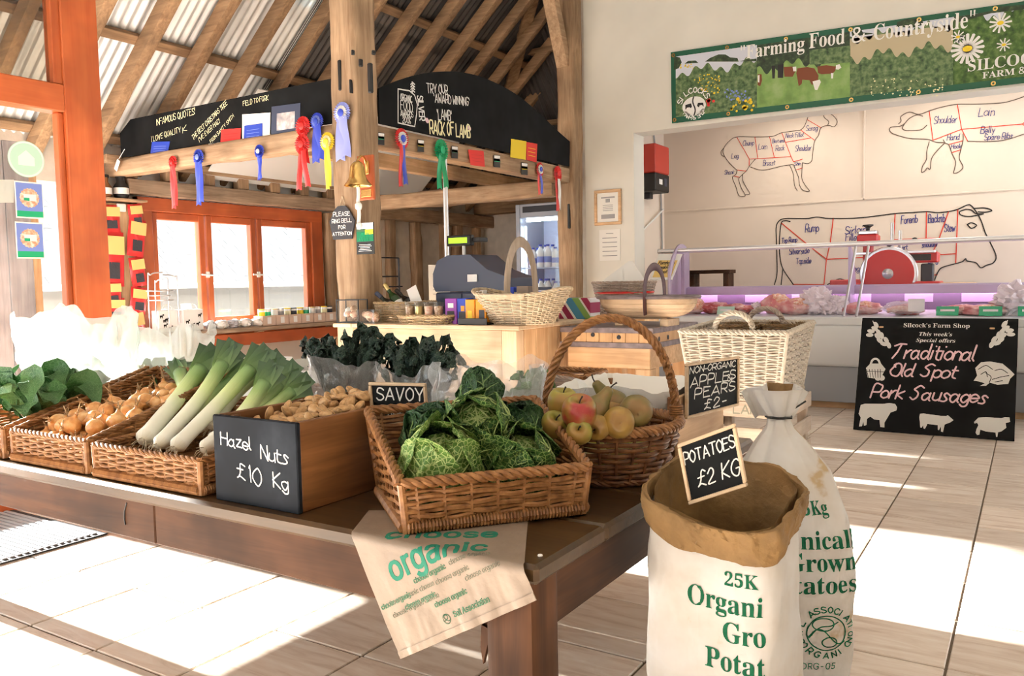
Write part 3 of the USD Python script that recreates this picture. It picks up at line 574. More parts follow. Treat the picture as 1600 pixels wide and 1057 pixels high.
# ------------------------------------------------------------------ crate of nuts with a blackboard front
nc_ = thing('nut_crate', 'wooden crate of nuts with a chalkboard front lettered Hazel Nuts', 'crate', (-1.785, 1.75, T))
cx0, cx1, cy0, cy1, cz = -1.947, -1.622, 1.500, 2.03, .843
nc_.add('front_board', box2(A(cx0 - .004, cy0, T), A(cx1 + .004, cy0 + .016, cz), .003), 'slateboard', label='black chalkboard front of the crate')
nc_.add('side_board', box2(A(cx1 - .016, cy0 + .017, T), A(cx1, cy1, cz), .003), 'crate_y'); nc_.add('side_board', box2(A(cx0, cy0 + .017, T), A(cx0 + .016, cy1, cz), .003), 'crate_y')
nc_.add('back_board', box2(A(cx0 + .017, cy1 - .016, T), A(cx1 - .017, cy1, cz), .003), 'crate_x'); nc_.add('bottom', box2(A(cx0 + .02, cy0 + .02, T + .002), A(cx1 - .02, cy1 - .02, T + .014), 0), 'crate_y')
for (x, y) in ((cx0 + .026, cy0 + .055), (cx0 + .026, cy1 - .05)): nc_.add('cleat', box((x, y, .72), (.018, .026, .235), .003), 'crate_z')
nc_.add('liner', box2(A(cx0 + .018, cy0 + .02, T + .014), A(cx1 - .018, cy1 - .018, .79), 0), 'crate_y')
cw = dict(w=.0040, jit=.45)
nc_.add('lettering', cat([chalk('Hazel', .036, (cx0 + .030, cy0, .762), nrm((1, 0, -.06)), Z, seed=4, gap=1.2, **cw), chalk('Nuts', .038, (cx0 + .190, cy0, .735), nrm((1, 0, -.05)), Z, seed=5, gap=1.2, **cw), chalk('£10', .044, (cx0 + .092, cy0, .672), nrm((1, 0, -.1)), Z, seed=6, **cw), chalk('Kg', .040, (cx0 + .235, cy0, .667), nrm((1, 0, -.12)), Z, seed=8, gap=1.2, **cw)]), 'chalk', label='white chalk lettering')

# ------------------------------------------------------------------ crate behind the fruit basket
ac = thing('fruit_crate', 'plain pine crate lined with white paper behind the fruit basket', 'crate', (-1.17, 2.74, T))
ax0, ax1, ay0, ay1, az = -1.43, -.955, 2.50, 2.96, .822
ac.add('side_board', box2(A(ax1 - .014, ay0, T), A(ax1, ay1, az), .003), 'pine_y', label='orange-brown side board facing the sacks'); ac.add('side_board', box2(A(ax0, ay0, T), A(ax0 + .014, ay1, az), .003), 'pine_y')
ac.add('front_board', box2(A(ax0 + .015, ay0, T), A(ax1 - .015, ay0 + .014, az - .06), .003), 'crate_x'); ac.add('back_board', box2(A(ax0 + .015, ay1 - .014, T), A(ax1 - .015, ay1, az), .003), 'pine_x')
for x, y in ((ax0 + .03, ay0 + .03), (ax1 - .03, ay0 + .03), (ax0 + .03, ay1 - .03), (ax1 - .03, ay1 - .03)): ac.add('corner_block', box((x, y, (T + az) / 2), (.028, .028, az - T - .01), .003), 'crate_z')
def liner(u, v): x, y = ax0 + .02 + (ax1 - ax0 - .04) * u, ay0 + .02 + (ay1 - ay0 - .04) * v; d = np.maximum(abs(u - .5), abs(v - .5)) * 2; return np.stack([x, y, T + .05 + .17 * d ** 3 + .03 * meshkit.fbm(np.stack([u * 6, v * 6, 0 * u], -1), 3, 4)], -1)
ac.add('paper_liner', thick(grid(liner, 24, 24), .0015), 'paper', label='crumpled white paper liner')
bx = thing('small_wooden_box', 'small orange-brown wooden box left of the fruit basket handle', 'box', (-1.62, 2.72, T))
for (lo, hi) in (((-1.70, 2.62, T), (-1.50, 2.632, .77)), ((-1.70, 2.83, T), (-1.50, 2.842, .77)), ((-1.70, 2.633, T), (-1.688, 2.829, .77)), ((-1.512, 2.633, T), (-1.50, 2.829, .77))): bx.add('side_board', box2(A(*lo), A(*hi), .002), 'pine_x')
bx.add('bottom', box2(A(-1.687, 2.634, T), A(-1.513, 2.828, T + .01), 0), 'pine_x')
wbk = thing('wicker_basket', 'small reddish wicker basket behind the fruit, left of the white paper', 'basket', (-1.62, 2.96, T)); wicker_tray(wbk, (-1.72, 2.86, T), X, Y, .24, .17, .22, .23, st=.05, flare=.01)

# ------------------------------------------------------------------ small framed chalk signs
def sign(name, label, o, u, v, w, h, lines, sx=1, col='palepine_x', ink='chalk'):
    o, u, v = np.asarray(o, float), nrm(u), nrm(v); nn = np.cross(u, v); t = thing(name, label, 'sign', o)
    R = np.array([u, v, nn]).T; P = lambda m: xf(m, R, o)
    t.add('board', P(box((w / 2, h / 2, -.004), (w - .006, h - .006, .006), 0)), 'blackboard')
    for c, s in (((w / 2, .004, 0), (w, .009, .012)), ((w / 2, h - .004, 0), (w, .009, .012)), ((.004, h / 2, 0), (.009, h - .018, .012)), ((w - .004, h / 2, 0), (.009, h - .018, .012))): t.add('frame', P(box(c, s, .002)), col)
    def fit(tx, x, hh, sl, sd, gp):
        ss = strokes(tx, hh, sl, .3, sd, gp); full = max(p[:, 0].max() for p in ss); k = min(1, (w / sx - x - .010) / full) * sx; return [p * [k, 1] for p in ss]
    t.add('lettering', P(cat([move(pen([p + [x * sx, y] for p in fit(tx, x, hh, sl, sd, gp)], wd), (0, 0, -.001)) for tx, x, y, hh, wd, sl, sd, gp in lines])), ink)
    return t
sv = onz(583, 690, .7)
sign('price_sign', 'small framed chalk sign reading Savoy Cabbage stuck into the savoy tray', (-1.665, 1.845, .785), (.97, .24, 0), (-.02, -.05, 1), .185, .125,
     [('SAVOY', .022, .073, .036, .0042, .1, 3, 1.8), ('CABBAGE', .030, .012, .036, .004, .1, 4, 1.0)])
o = onx(1072, 655, -.938); q = onx(1130, 640, -.938); w = np.linalg.norm(q - o)
sign('price_sign', 'framed chalk sign reading Non-organic Apples and Pears on the pine crate', o, (.12, .99, -.02), (0, .02, 1), .40, .178,
     [('NON-ORGANIC', .012, .144, .020, .0036, .12, 3, 1.35), ('APPLES', .015, .099, .032, .0046, .1, 4, 1.5), ('&', .150, .096, .022, .0042, 0, 4, 1), ('PEARS', .028, .058, .032, .0046, .1, 5, 1.6), ('£2-', .062, .015, .032, .0046, .1, 6, 2.2)], sx=2.1)
o = ony(1077, 789, 1.92); q = ony(1167, 760, 1.92); r_ = ony(1059, 696, 1.92)
sign('price_sign', 'framed chalk sign reading Potatoes stuck into the open brown sack', o, q - o, r_ - o, .157, .150,
     [('POTATOES', .009, .097, .028, .0034, .05, 3, 1.35), ('£2 KG', .034, .034, .036, .0036, .15, 5, 1.6)])

# ------------------------------------------------------------------ paper bag over the table edge
E1, E2, BO = A(.869, -.496), A(-.496, -.869), A(-1.23, .281)
def bagmap(P, lift=0):
    """P (s, t) on the bag -> over the edge: b > 0 hangs, b < 0 lies on the table"""
    p = BO + P[:, :1] * E1 + P[:, 1:2] * E2; x, b = p[:, 0], p[:, 1]; r = .016
    wr = .008 * (meshkit.fbm(np.c_[P * [16, 5], 0 * x], 3, 3) - .5) + .006 * np.clip((.13 - P[:, 1]) / .1, 0, 1) * (meshkit.fbm(np.c_[P[:, 0] * 34, P[:, 1] * 6, 0 * x + 3], 3, 5) - .5) * 2
    k = np.clip(b / .03, -1, 1); hang = np.clip((b + .005) / .05, 0, 1); h = lift + wr * hang
    th = np.clip(b / r + .2, 0, math.pi / 2)                                   # bend round the edge
    y = np.where(b < -.003, 1.464 - b, np.where(th < math.pi / 2, 1.464 - .0 - r * np.sin(th), 1.464 - r)) - .004 - h * np.sin(th) - .07 * np.clip(b - .03, 0, 1) * .6
    z = np.where(b < -.003, T + .0025, np.where(th < math.pi / 2, T + .0025 - r * (1 - np.cos(th)), T + .0025 - r - (b - r * (math.pi / 2 - .2)))) + lift * np.cos(th)
    return np.stack([x, y, z], -1)
bg = thing('paper_bag', 'brown paper carrier printed choose organic hanging over the table edge', 'bag', (-1.15, 1.43, .3))
bg.add('sheet', thick(grid(lambda u, v: bagmap(np.c_[u * .424, v * .50]), 90, 120), -.0007), 'brownpaper')
bg.add('hem', thick(grid(lambda u, v: bagmap(np.c_[u * .424, .001 + v * .016], .002), 60, 5), -.0007), 'brownpaper')
def bagtext(txt, h, s, t, st=1, bold=True, ang=0):
    m = printed(txt, h, (0, 0, 0), X, Y, bold=bold, stretch=st, t=.0004); v = m[0].copy(); c, si = math.cos(ang), math.sin(ang)
    v, f = trimesh.remesh.subdivide_to_size(v, m[1], .008); v = np.asarray(v); lift = .0006 + 3 * v[:, 2]
    q = np.c_[s + v[:, 0] * c - v[:, 1] * si, t + v[:, 0] * si + v[:, 1] * c]; return bagmap(q, lift), f
bg.add('print', cat([bagtext('choose', .058, .085, .262, .98), bagtext('organic', .058, .07, .165, .95)]), 'tealink', label='large green printed words')
sm, fd = [], []
for k, (s, t) in enumerate(((.13, .140), (.245, .142), (.005, .118), (.19, .116), (.075, .095), (.27, .096), (.16, .072))): (sm if k % 2 == 0 else fd).append(bagtext('choose organic', .0125, s, t, .82, bold=k % 2 == 0))
fd += [bagtext('choose organic choose', .0125, .03, t, .82, False) for t in (.09, .118)]
sm.append(bagtext('Soil Association', .0135, .20, .036, .8))
bg.add('print', cat(sm), 'palegreenink'); bg.add('print', cat(fd), 'fadedink')
ring = pen([np.c_[np.cos(a := np.linspace(0, 2 * np.pi, 24)), np.sin(a)] * .011, np.c_[np.cos(a) * .005, np.sin(a) * .005 + .004], np.c_[np.linspace(-.009, .009, 8), -.004 + .002 * np.sin(np.linspace(0, 6, 8))]], .0018, .0004)
bg.add('emblem', (bagmap(ring[0][:, :2] + [.178, .040], .0016), ring[1]), 'palegreenink')

# ------------------------------------------------------------------ potato sacks
def sack(fn, nu=120, nv=60): return grid(fn, nu, nv)
_RT = {}
def ring3(c, a, b, ang, th, e=4.2):
    k = (a, b, e)
    if k not in _RT:                                                           # even steps round the section
        t = np.linspace(-np.pi / 2, 1.5 * np.pi, 4001); x, y = a * np.sign(np.cos(t)) * abs(np.cos(t)) ** (2 / e), b * np.sign(np.sin(t)) * abs(np.sin(t)) ** (2 / e); L = np.r_[0, np.cumsum(np.hypot(np.diff(x), np.diff(y)))]; _RT[k] = t, L / L[-1]
    t, L = _RT[k]; u = (np.asarray(th, float) + np.pi / 2) / (2 * np.pi); th = np.interp(u - np.floor(u), L, t)
    cs, sn = np.cos(th), np.sin(th); x = a * np.sign(cs) * abs(cs) ** (2 / e); y = b * np.sign(sn) * abs(sn) ** (2 / e); ca, sa = math.cos(ang), math.sin(ang)
    return c[0] + x * ca - y * sa, c[1] + x * sa + y * ca
S1, SA = A(-.640, 1.985), -.15                                                # centre and heading of the open sack
def s1(u, v, off=0):
    th = u * 2 * np.pi - np.pi / 2; z = v; bul = np.interp(z, [0, .04, .2, .45, .62, .75], [.86, .97, 1.03, 1.0, .98, 1.0]); x, y = ring3(S1, .168, .128, SA, th)
    rid = 1 - np.abs(meshkit.fbm(np.stack([np.cos(th) * 3.2 + z * 1.5, np.sin(th) * 3.2, z * 5], -1), 3, 6) - .5) * 5; w = 1 + .05 * (meshkit.fbm(np.stack([np.cos(th) * 2.2, np.sin(th) * 2.2, z * 4], -1), 4, 2) - .5) * 2 + .022 * np.clip(rid, -.5, 1) + .02 * np.sin(th * 3 + z * 6) ** 3
    dx, dy = (x - S1[0]) * bul * w, (y - S1[1]) * bul * w; L = np.hypot(dx, dy) + 1e-9
    return np.stack([S1[0] + dx * (1 + off / L), S1[1] + dy * (1 + off / L), z], -1)
rimz = lambda u: .665 + .055 * np.sin((u * 2 * np.pi - np.pi / 2) + SA * .6 - .35) + .014 * (meshkit.noise(np.stack([u * 14, u * 0, u * 0], -1), 3) - .5)
k1 = thing('potato_sack', 'open paper potato sack with its brown rim rolled down beside the table', 'sack', (S1[0], S1[1], 0))
k1.add('body', grid(lambda u, v: s1(u, v * (rimz(u) - .02)), 140, 90), 'potatosack', smooth=True)
k1.add('inner_lining', grid(lambda u, v: s1(u, .30 + (rimz(u) - .29) * (1 - v), -.010), 120, 30), 'kraft', smooth=True, label='brown kraft paper lining')
k1.add('bottom_fill', grid(lambda u, v: A(S1[0], S1[1], .33) + (s1(u, .33 + 0 * u, -.012) - A(S1[0], S1[1], .33)) * v[:, None], 60, 8), 'kraft')
def cuff(u, v):
    a = v * 1.0; zz = rimz(u) ; prof_o = np.interp(v, [0, .12, .3, .55, .8, 1], [-.008, .004, .016, .020, .017, .011]); prof_z = np.interp(v, [0, .12, .3, .55, .8, 1], [-.03, .012, .012, -.010, -.040, -.062])
    nz = meshkit.fbm(np.stack([np.cos(u * 2 * np.pi) * 6, np.sin(u * 2 * np.pi) * 6, v * 2.2], -1), 5, 8) - .5
    return s1(u, zz + prof_z + .022 * nz * (v > .2) + .007 * np.sin(u * 2 * np.pi * 5) * v, prof_o + .028 * nz)
k1.add('rolled_rim', grid(cuff, 170, 26), 'kraft', smooth=25, label='crumpled brown rolled-down rim')
def s1p(P, uc, z0):   # (x, y) print -> onto the sack, round from angle uc
    uu = uc + P[:, 0] / 1.08; return np.vstack([s1(uu, z0 + P[:, 1], .0015)])
def sprint(t_, txt, h, uc, z0, fn, st=.9, style='serif', per=1.08):
    m = printed(txt, h, (0, 0, 0), X, Y, style, t=.0002, stretch=st, center=False); v, f = m
    T_ = trimesh.Trimesh(v, f, process=False); v, f = trimesh.remesh.subdivide_to_size(v, f, .012); return fn(np.asarray(v)), f
g1 = lambda uc, z0: (lambda v: s1(uc + v[:, 0] / 1.08, z0 + v[:, 1], .002))
UC = 1.0
k1.add('print', cat([sprint(k1, t_, h, 0, 0, g1(UC + du, z0)) for t_, h, du, z0 in (('25K', .034, .060, .488), ('Organi', .050, -.030, .422), ('Gro', .050, .055, .352), ('Potat', .050, .015, .282))]), 'greenink', label='green printed words')
S2, SB = A(-.615, 2.50), .35
def s2(u, v, off=0):
    th = u * 2 * np.pi - np.pi / 2; z = v * .86; f = np.interp(z, [0, .03, .15, .35, .5, .62, .70, .745, .775, .80, .86], [.84, .95, 1.04, 1.02, .93, .70, .40, .20, .15, .24, .40]); x, y = ring3(S2, .170, .135, SB, th)
    fold = np.interp(z, [0, .45, .70, .78, .86], [.05, .08, .30, .42, .25]); w = 1 + fold * np.sin(th * 7 + 2 * np.sin(th * 2)) * .5 + .05 * (meshkit.fbm(np.stack([np.cos(th) * 2.2, np.sin(th) * 2.2, z * 5], -1), 4, 12) - .5) * 2 + .022 * np.clip(1 - np.abs(meshkit.fbm(np.stack([np.cos(th) * 3.2 - z, np.sin(th) * 3.2, z * 6], -1), 3, 9) - .5) * 5, -.5, 1)
    dx, dy = (x - S2[0]) * f * w, (y - S2[1]) * f * w; L = np.hypot(dx, dy) + 1e-9; lean = np.clip((z - .45) / .4, 0, 1) ** 1.5
    return np.stack([S2[0] + dx * (1 + off / L) - .045 * lean, S2[1] + dy * (1 + off / L) + .05 * lean, z], -1)
k2 = thing('potato_sack', 'full potato sack tied at the neck behind the open sack', 'sack', (S2[0], S2[1], 0))
k2.add('body', grid(s2, 150, 90), 'potatosack', smooth=True)
for k, (dx, an) in enumerate(((-.04, 24), (.01, -5), (.035, -30))):
    def ear(u, v, dx=dx, an=an): p = np.stack([(u - .5) * (.05 + .03 * v), .012 * np.sin(u * 6 + k), v * .10], -1); return p @ rot(A(RIGHT[1], -RIGHT[0], 0), an).T @ rot(Z, 30).T + A(S2[0] - .045 + dx * .8, S2[1] + .05 + dx * .5, .775)
    k2.add('paper_ear', thick(grid(ear, 10, 8), .002), 'kraft' if k == 1 else 'potatosack')
tp = s2(np.linspace(0, 1, 30), np.full(30, .775 / .86), .006); k2.add('wire_tie', cat([tube(tp, .004, 6), tube(lin(tp[12], tp[12] + A(.06, .02, .045), 5), .0028, 5), tube(lin(tp[6], tp[6] + A(-.04, -.02, -.03), 5), .0028, 5)]), 'black')
g2 = lambda uc, z0: (lambda v: s2(uc + v[:, 0] / .98, (z0 + v[:, 1]) / .86, .002))
k2.add('print', cat([sprint(k2, t_, h, 0, 0, g2(UC + du, z0)) for t_, h, du, z0 in (('25Kg', .040, .0, .520), ('Organically', .054, -.13, .425), ('Grown', .054, -.02, .362), ('Potatoes', .054, -.075, .298), )] + [sprint(k2, 'ORG-05', .020, 0, 0, g2(UC + .02, .075), .85, 'sans')]), 'greenink', label='green printed words')
a = np.linspace(0, 2 * np.pi, 40); em = [np.c_[np.cos(a), np.sin(a)] * .05, np.c_[.028 * np.cos(a) - .008, .018 * np.sin(a) + .025], np.c_[np.linspace(-.046, .046, 20), -.01 + .022 * np.sin(np.linspace(0, 5.5, 20))], np.c_[.02 * np.cos(a) + .006, .014 * np.sin(a) - .026], np.c_[np.linspace(-.045, .03, 14), np.linspace(-.012, .04, 14) + .01 * np.sin(np.linspace(0, 5, 14))]]
def arc_text(txt, r, h, a0, a1, flip=False):
    out = []
    for k, ch in enumerate(txt):
        if ch == ' ': continue
        t = a0 + (a1 - a0) * k / (len(txt) - 1)
        for p in strokes(ch, h, 0, 0): q = p - [h * .35, 0]; ct = (math.pi / 2 - t if not flip else t + math.pi / 2); R2 = np.array([[math.cos(t - math.pi / 2), -math.sin(t - math.pi / 2)], [math.sin(t - math.pi / 2), math.cos(t - math.pi / 2)]]) if not flip else np.array([[math.cos(t + math.pi / 2), -math.sin(t + math.pi / 2)], [math.sin(t + math.pi / 2), math.cos(t + math.pi / 2)]]); out.append(q @ R2.T + [r * math.cos(t), r * math.sin(t)])
    return out
em = pen(em + arc_text('SOIL ASSOCIATION', .060, .016, 3.5, -.4) + arc_text('ORGANIC', .075, .017, 3.7, 5.7, True), .0032, .0002); ev, ef = trimesh.remesh.subdivide_to_size(em[0], em[1], .012); ev = np.asarray(ev)
k2.add('emblem', (g2(UC + .085, .185)(np.asarray(ev)), ef), 'greenink')
# ------------------------------------------------------------------ produce
leafy('savoyleaf', (.018, .075, .014), (.06, .17, .03), (.33, .46, .14), vscale=82, trans=.18, bump=.9, width=.075)
leafy('savoyheart', (.07, .19, .03), (.17, .32, .06), (.46, .58, .22), vscale=78, trans=.2, bump=.8, width=.09)
leafy('savoydark', (.008, .04, .012), (.025, .085, .025), (.06, .15, .05), vscale=110, trans=.1, bump=1.0, width=.07)
leafy('kaleleaf', (.005, .018, .012), (.018, .045, .030), (.03, .07, .045), vscale=120, trans=.05, bump=1.0, rough=.5, width=.08)
leafy('greenleaf', (.03, .10, .03), (.09, .22, .07), (.14, .27, .11), vscale=85, trans=.25, bump=.4, width=.05)
leafy('curlyleaf', (.03, .13, .015), (.10, .28, .04), (.18, .36, .08), vscale=150, trans=.25, bump=.8)
plain('vein', (.44, .56, .22), .45); plain('veindark', (.16, .26, .09), .5)
def blade(path, up, w, cup=.3, ruffle=0, rf=6, bub=0, bf=90, nu=13, seed=0):
    """leaf blade about a path; w(v) half width"""
    P = spline(path, 10); N = len(P); t = nrm2(np.gradient(P, axis=0)); s = nrm2(np.cross(t, np.broadcast_to(np.asarray(up, float), t.shape))); nn = np.cross(s, t)
    v = np.linspace(0, 1, N)[:, None]; u = np.linspace(-1, 1, nu)[None]; W = np.array([w(x) for x in v[:, 0]])[:, None]
    off = cup * W * u ** 2 + ruffle * np.abs(u) ** 2 * np.sin(rf * 2 * np.pi * v + seed + 1.2 * np.sign(u)) * np.sin(np.pi * np.clip(v, .03, 1)) ** .3
    Q = P[:, None] + s[:, None] * (W * u * (1 - .25 * abs(cup) * u ** 2))[..., None] + nn[:, None] * off[..., None]
    if bub: Q = Q + nn[:, None] * (bub * (meshkit.noise(Q * bf + seed * 3.1, seed) - .5) * 2 * np.minimum(1, W / .008))[..., None]
    Q = Q.reshape(-1, 3); i, j = np.meshgrid(np.arange(N - 1), np.arange(nu - 1), indexing='ij'); a = (i * nu + j).ravel()
    return Q, np.vstack([np.c_[a, a + nu, a + nu + 1], np.c_[a, a + nu + 1, a + 1]])
def nrm2(v): return v / (np.linalg.norm(v, axis=1, keepdims=True) + 1e-12)
def cab_leaf(c, R, n, t, wid, ln, opn, seed, nu=34, nv=36):
    n = nrm(n); t = nrm(t - n * np.dot(t, n)); s = np.cross(t, n)
    def pos(u, v, lift=0):
        u, v = u * 2 - 1, v * 2 - 1; be = v * ln; al = u * wid * np.clip(1 - np.abs(v) ** 2.6, 0, 1) ** .5 * (1 + .12 * v)
        rr = R * (1 + opn * np.clip(v + .25, 0, 2) ** 2 * .42 + opn * .25 * np.abs(u) ** 3)
        edge = np.maximum(np.abs(u), np.clip(v, 0, 1)) ** 5
        d = n * (np.cos(al) * np.cos(be))[:, None] + s * (np.sin(al) * np.cos(be))[:, None] + t * np.sin(be)[:, None]; d = nrm2(d)
        rr = rr + edge * .007 * np.sin(9 * u + 7 * v * np.sign(u) + seed) + .0035 * (meshkit.noise(d * R * 95 + seed * 5, seed) - .5) * 2 + .004 * (meshkit.noise(d * R * 30 + seed, seed + 3) - .5)
        return c + d * (rr + lift)[:, None]
    vs = []
    vv = np.linspace(.02, .93, 16); vs.append(tube(pos(np.full(16, .5), vv, .0022), np.linspace(.0048, .0012, 16), 6))
    for k in range(5):
        for sg in (-1, 1):
            q = np.linspace(0, 1, 9); v0 = .10 + k * .16 + (.04 if sg > 0 else 0); vs.append(tube(pos(.5 + sg * .42 * q * (1 - .04 * k), v0 + (.24 - .02 * k) * q ** .8 * (1 - q * .25), .0016), np.linspace(.0024, .0007, 9), 5))
    return grid(pos, nu, nv), cat(vs)
def cabbage(label, a, b, z, R, face, heart='savoyheart', outer='savoyleaf', seed=0, nout=6):
    c = A(-1.257, 1.503, 0) + UX * a + UY * b; c[2] = z; face = nrm(face); t = thing('savoy_cabbage', label, 'cabbage', (c[0], c[1], z - R)); rg = random.Random(seed)
    F = frame(face); t.add('heart', blob(c, (R * .86,) * 3, .03, 3, seed), heart)
    for k in range(4):
        th = 2 * np.pi * k / 4 + seed; n = F @ A(math.cos(th) * .62, math.sin(th) * .62, .9); lf, vn = cab_leaf(c, R * .93, n, F @ A(-math.cos(th), -math.sin(th), .3), .95, 1.05, .0, seed + k)
        L = t.add('leaf', thick(lf, .0015), heart, smooth=True); L.add('vein', vn, 'vein')
    for k in range(nout):
        th = 2 * np.pi * (k + .4 * rg.random()) / nout + seed * 1.7; n = F @ A(math.cos(th), math.sin(th), .12 + .2 * rg.random()); lf, vn = cab_leaf(c, R * (1.0 + .04 * (k % 2)), n, F @ A(0, 0, 1), .98, 1.05, .55 + .35 * rg.random(), seed + 10 + k)
        L = t.add('leaf', thick(lf, .0015), outer, smooth=True); L.add('vein', vn, 'vein' if outer != 'savoydark' else 'veindark')
Cdir = nrm(EYE - A(-1.3, 1.85, .7))
cabbage('savoy cabbage at the front left with one broad veined leaf facing out', .120, .135, .722, .094, Cdir + A(-.1, .1, .95), outer='savoyheart', seed=3, nout=5)
cabbage('savoy cabbage at the front right with pale network veins', .335, .135, .706, .086, Cdir + A(.1, 0, .9), seed=5, nout=5)
cabbage('savoy cabbage on top of the heap with a pale tight heart', .238, .205, .800, .088, Cdir * 1.1 + A(0, 0, .45), seed=8, nout=6)
cabbage('dark crinkled savoy cabbage at the back left of the tray', .125, .235, .745, .078, A(-.1, -.2, 1), outer='savoydark', heart='savoyleaf', seed=11, nout=5)
cabbage('dark crinkled savoy cabbage at the back right of the tray', .372, .275, .745, .074, A(.2, -.1, 1), outer='savoydark', heart='savoydark', seed=14, nout=5)
cabbage('dark savoy cabbage head rising highest at the back of the heap', .275, .305, .868, .056, A(0, 0, 1), outer='savoydark', heart='savoydark', seed=17, nout=4)

plain('mudroot', (.55, .46, .33), .9)
# leeks: colour runs along the leek by uv
def uvramp(name, stops, rough=.4, streak=.12):
    mat(name, {'tc': ('texture_coordinate', {}), 'sx': ('separate_xyz', {}), 'mp': ('mapping', dict(scale=(2, 40, 1))), 'nz': ('noise_texture', dict(scale=1, detail=3)), 'ma': ('math', dict(math_type='multiply_add', value2=streak, value3=-streak / 2)), 'ad': ('math', dict(math_type='add')), 'rp': ('rgb_ramp', dict(ramp=stops)), 'p': ('principled_bsdf', dict(roughness=rough))},
        [('tc.UV', 'sx.vector'), ('tc.UV', 'mp.vector'), ('mp.vector', 'nz.vector'), ('nz.fac', 'ma.value1'), ('ma.value', 'ad.value1'), ('sx.x', 'ad.value2'), ('ad.value', 'rp.fac'), ('rp.color', 'p.base_color')])
uvramp('leekshaft', [(0, (.72, .66, .52)), (.06, (.86, .85, .76)), (.40, (.84, .86, .70)), (.66, (.62, .74, .34)), (.85, (.30, .45, .16)), (1, (.16, .30, .11))])
uvramp('leekleaf', [(0, (.50, .62, .26)), (.3, (.22, .36, .13)), (.7, (.10, .19, .085)), (1, (.065, .13, .07))], streak=.2)
def tubeuv(P, r, n=14, flat=1.0, up=None):
    m = tube(P, r, n, flat=flat, up=up); N = len(P); uv = np.zeros((len(m[0]), 2)); uv[:N * n, 0] = np.repeat(np.linspace(0, 1, N), n); uv[:N * n, 1] = np.tile(np.arange(n) / n, N); uv[-2, 0] = 0; uv[-1, 0] = 1; return m, uv
def leek(label, b, m, e, r, seed, fan=1.0, yb=1.63, ye=2.08):
    B, Mm, E_ = ony(*b, yb), ony(*m, (yb * .45 + ye * .55)), ony(*e, ye); t = thing('leek', label, 'leek', B); rg = random.Random(seed)
    P = spline([B, Mm, E_], 14); n = len(P); k = int(n * .80); Q = P[:k]; R_ = r * np.interp(np.linspace(0, 1, k), [0, .04, .12, .6, 1], [.55, 1.12, .98, .98, 1.16])
    side = nrm(np.cross(P[-1] - P[k - 1], EYE - P[k])); ms, uv = tubeuv(Q, R_, 14, up=side); t.add('shaft', ms, 'leekshaft', smooth=True, uv=uv)
    d = P[-1] - P[k - 1]; L = np.linalg.norm(d); d = nrm(d); face = nrm(EYE - P[k])
    for q, (sp, ln) in enumerate(((-.30, 1.0), (.28, .92), (0, 1.12))):
        dd = nrm(d + side * sp * fan); st = P[k - 1] - d * .06 + face * .004 * q; pa = [st, st + d * .06 + side * sp * r * .9, st + d * .06 + dd * L * ln * .55, st + d * .06 + dd * L * ln]
        g = blade(pa, -face if q != 1 else face, lambda v: r * np.interp(v, [0, .25, .7, 1], [.9, 1.2, 1.4, 1.36]), cup=-.22 if q != 1 else .18, nu=11, seed=seed + q)
        N = len(g[0]) // 11; u2 = np.c_[np.repeat(np.linspace(0, 1, N), 11), np.tile(np.linspace(0, 1, 11), N)]; t.add('leaf', g, 'leekleaf' if q != 2 else 'leekleaf', smooth=True, uv=u2)
    dv = nrm(P[1] - P[0]); hr = []
    for q in range(16):
        a = rg.uniform(0, 6.28); w = frame(-dv) @ A(math.cos(a), math.sin(a), 0); s0 = B + w * r * .45; hr.append(tube(np.array([s0, s0 - dv * .012 + w * .006, s0 - dv * .02 + w * rg.uniform(.004, .02) - Z * .008]), .0011, 4))
    t.add('root_tuft', cat(hr), 'mudroot', kind='stuff')
leek('thick leek lying leftmost in the tray with a dark flag', (222, 690), (282, 618), (338, 548), .029, 1)
leek('slim leek tucked low between the two leftmost thick leeks', (245, 694), (318, 630), (392, 570), .018, 2, yb=1.66, ye=2.1)
leek('long pale leek second across the top, its tip highest', (246, 698), (318, 615), (366, 538), .024, 3, yb=1.61)
leek('long pale leek in the middle of the heap', (272, 702), (352, 620), (418, 548), .025, 4, yb=1.60)
leek('leek right of the middle with a pale cut tip', (318, 704), (385, 640), (430, 572), .024, 5, yb=1.63, ye=2.05)
leek('leek low at the right with broad dark flags', (330, 690), (398, 640), (462, 572), .022, 6, fan=1.5, yb=1.68, ye=2.14)
leek('rightmost leek with wide spread flags beside the nut crate', (352, 676), (418, 640), (482, 592), .021, 7, fan=1.6, yb=1.72, ye=2.16)
leek('leek at the back whose grey-green flag stands up behind the onions', (300, 650), (290, 610), (276, 565), .026, 8, fan=.9, yb=1.86, ye=2.12)
leek('leek at the back under the others with dark blunt flags', (330, 668), (375, 610), (436, 556), .022, 9, fan=1.6, yb=1.78, ye=2.2)

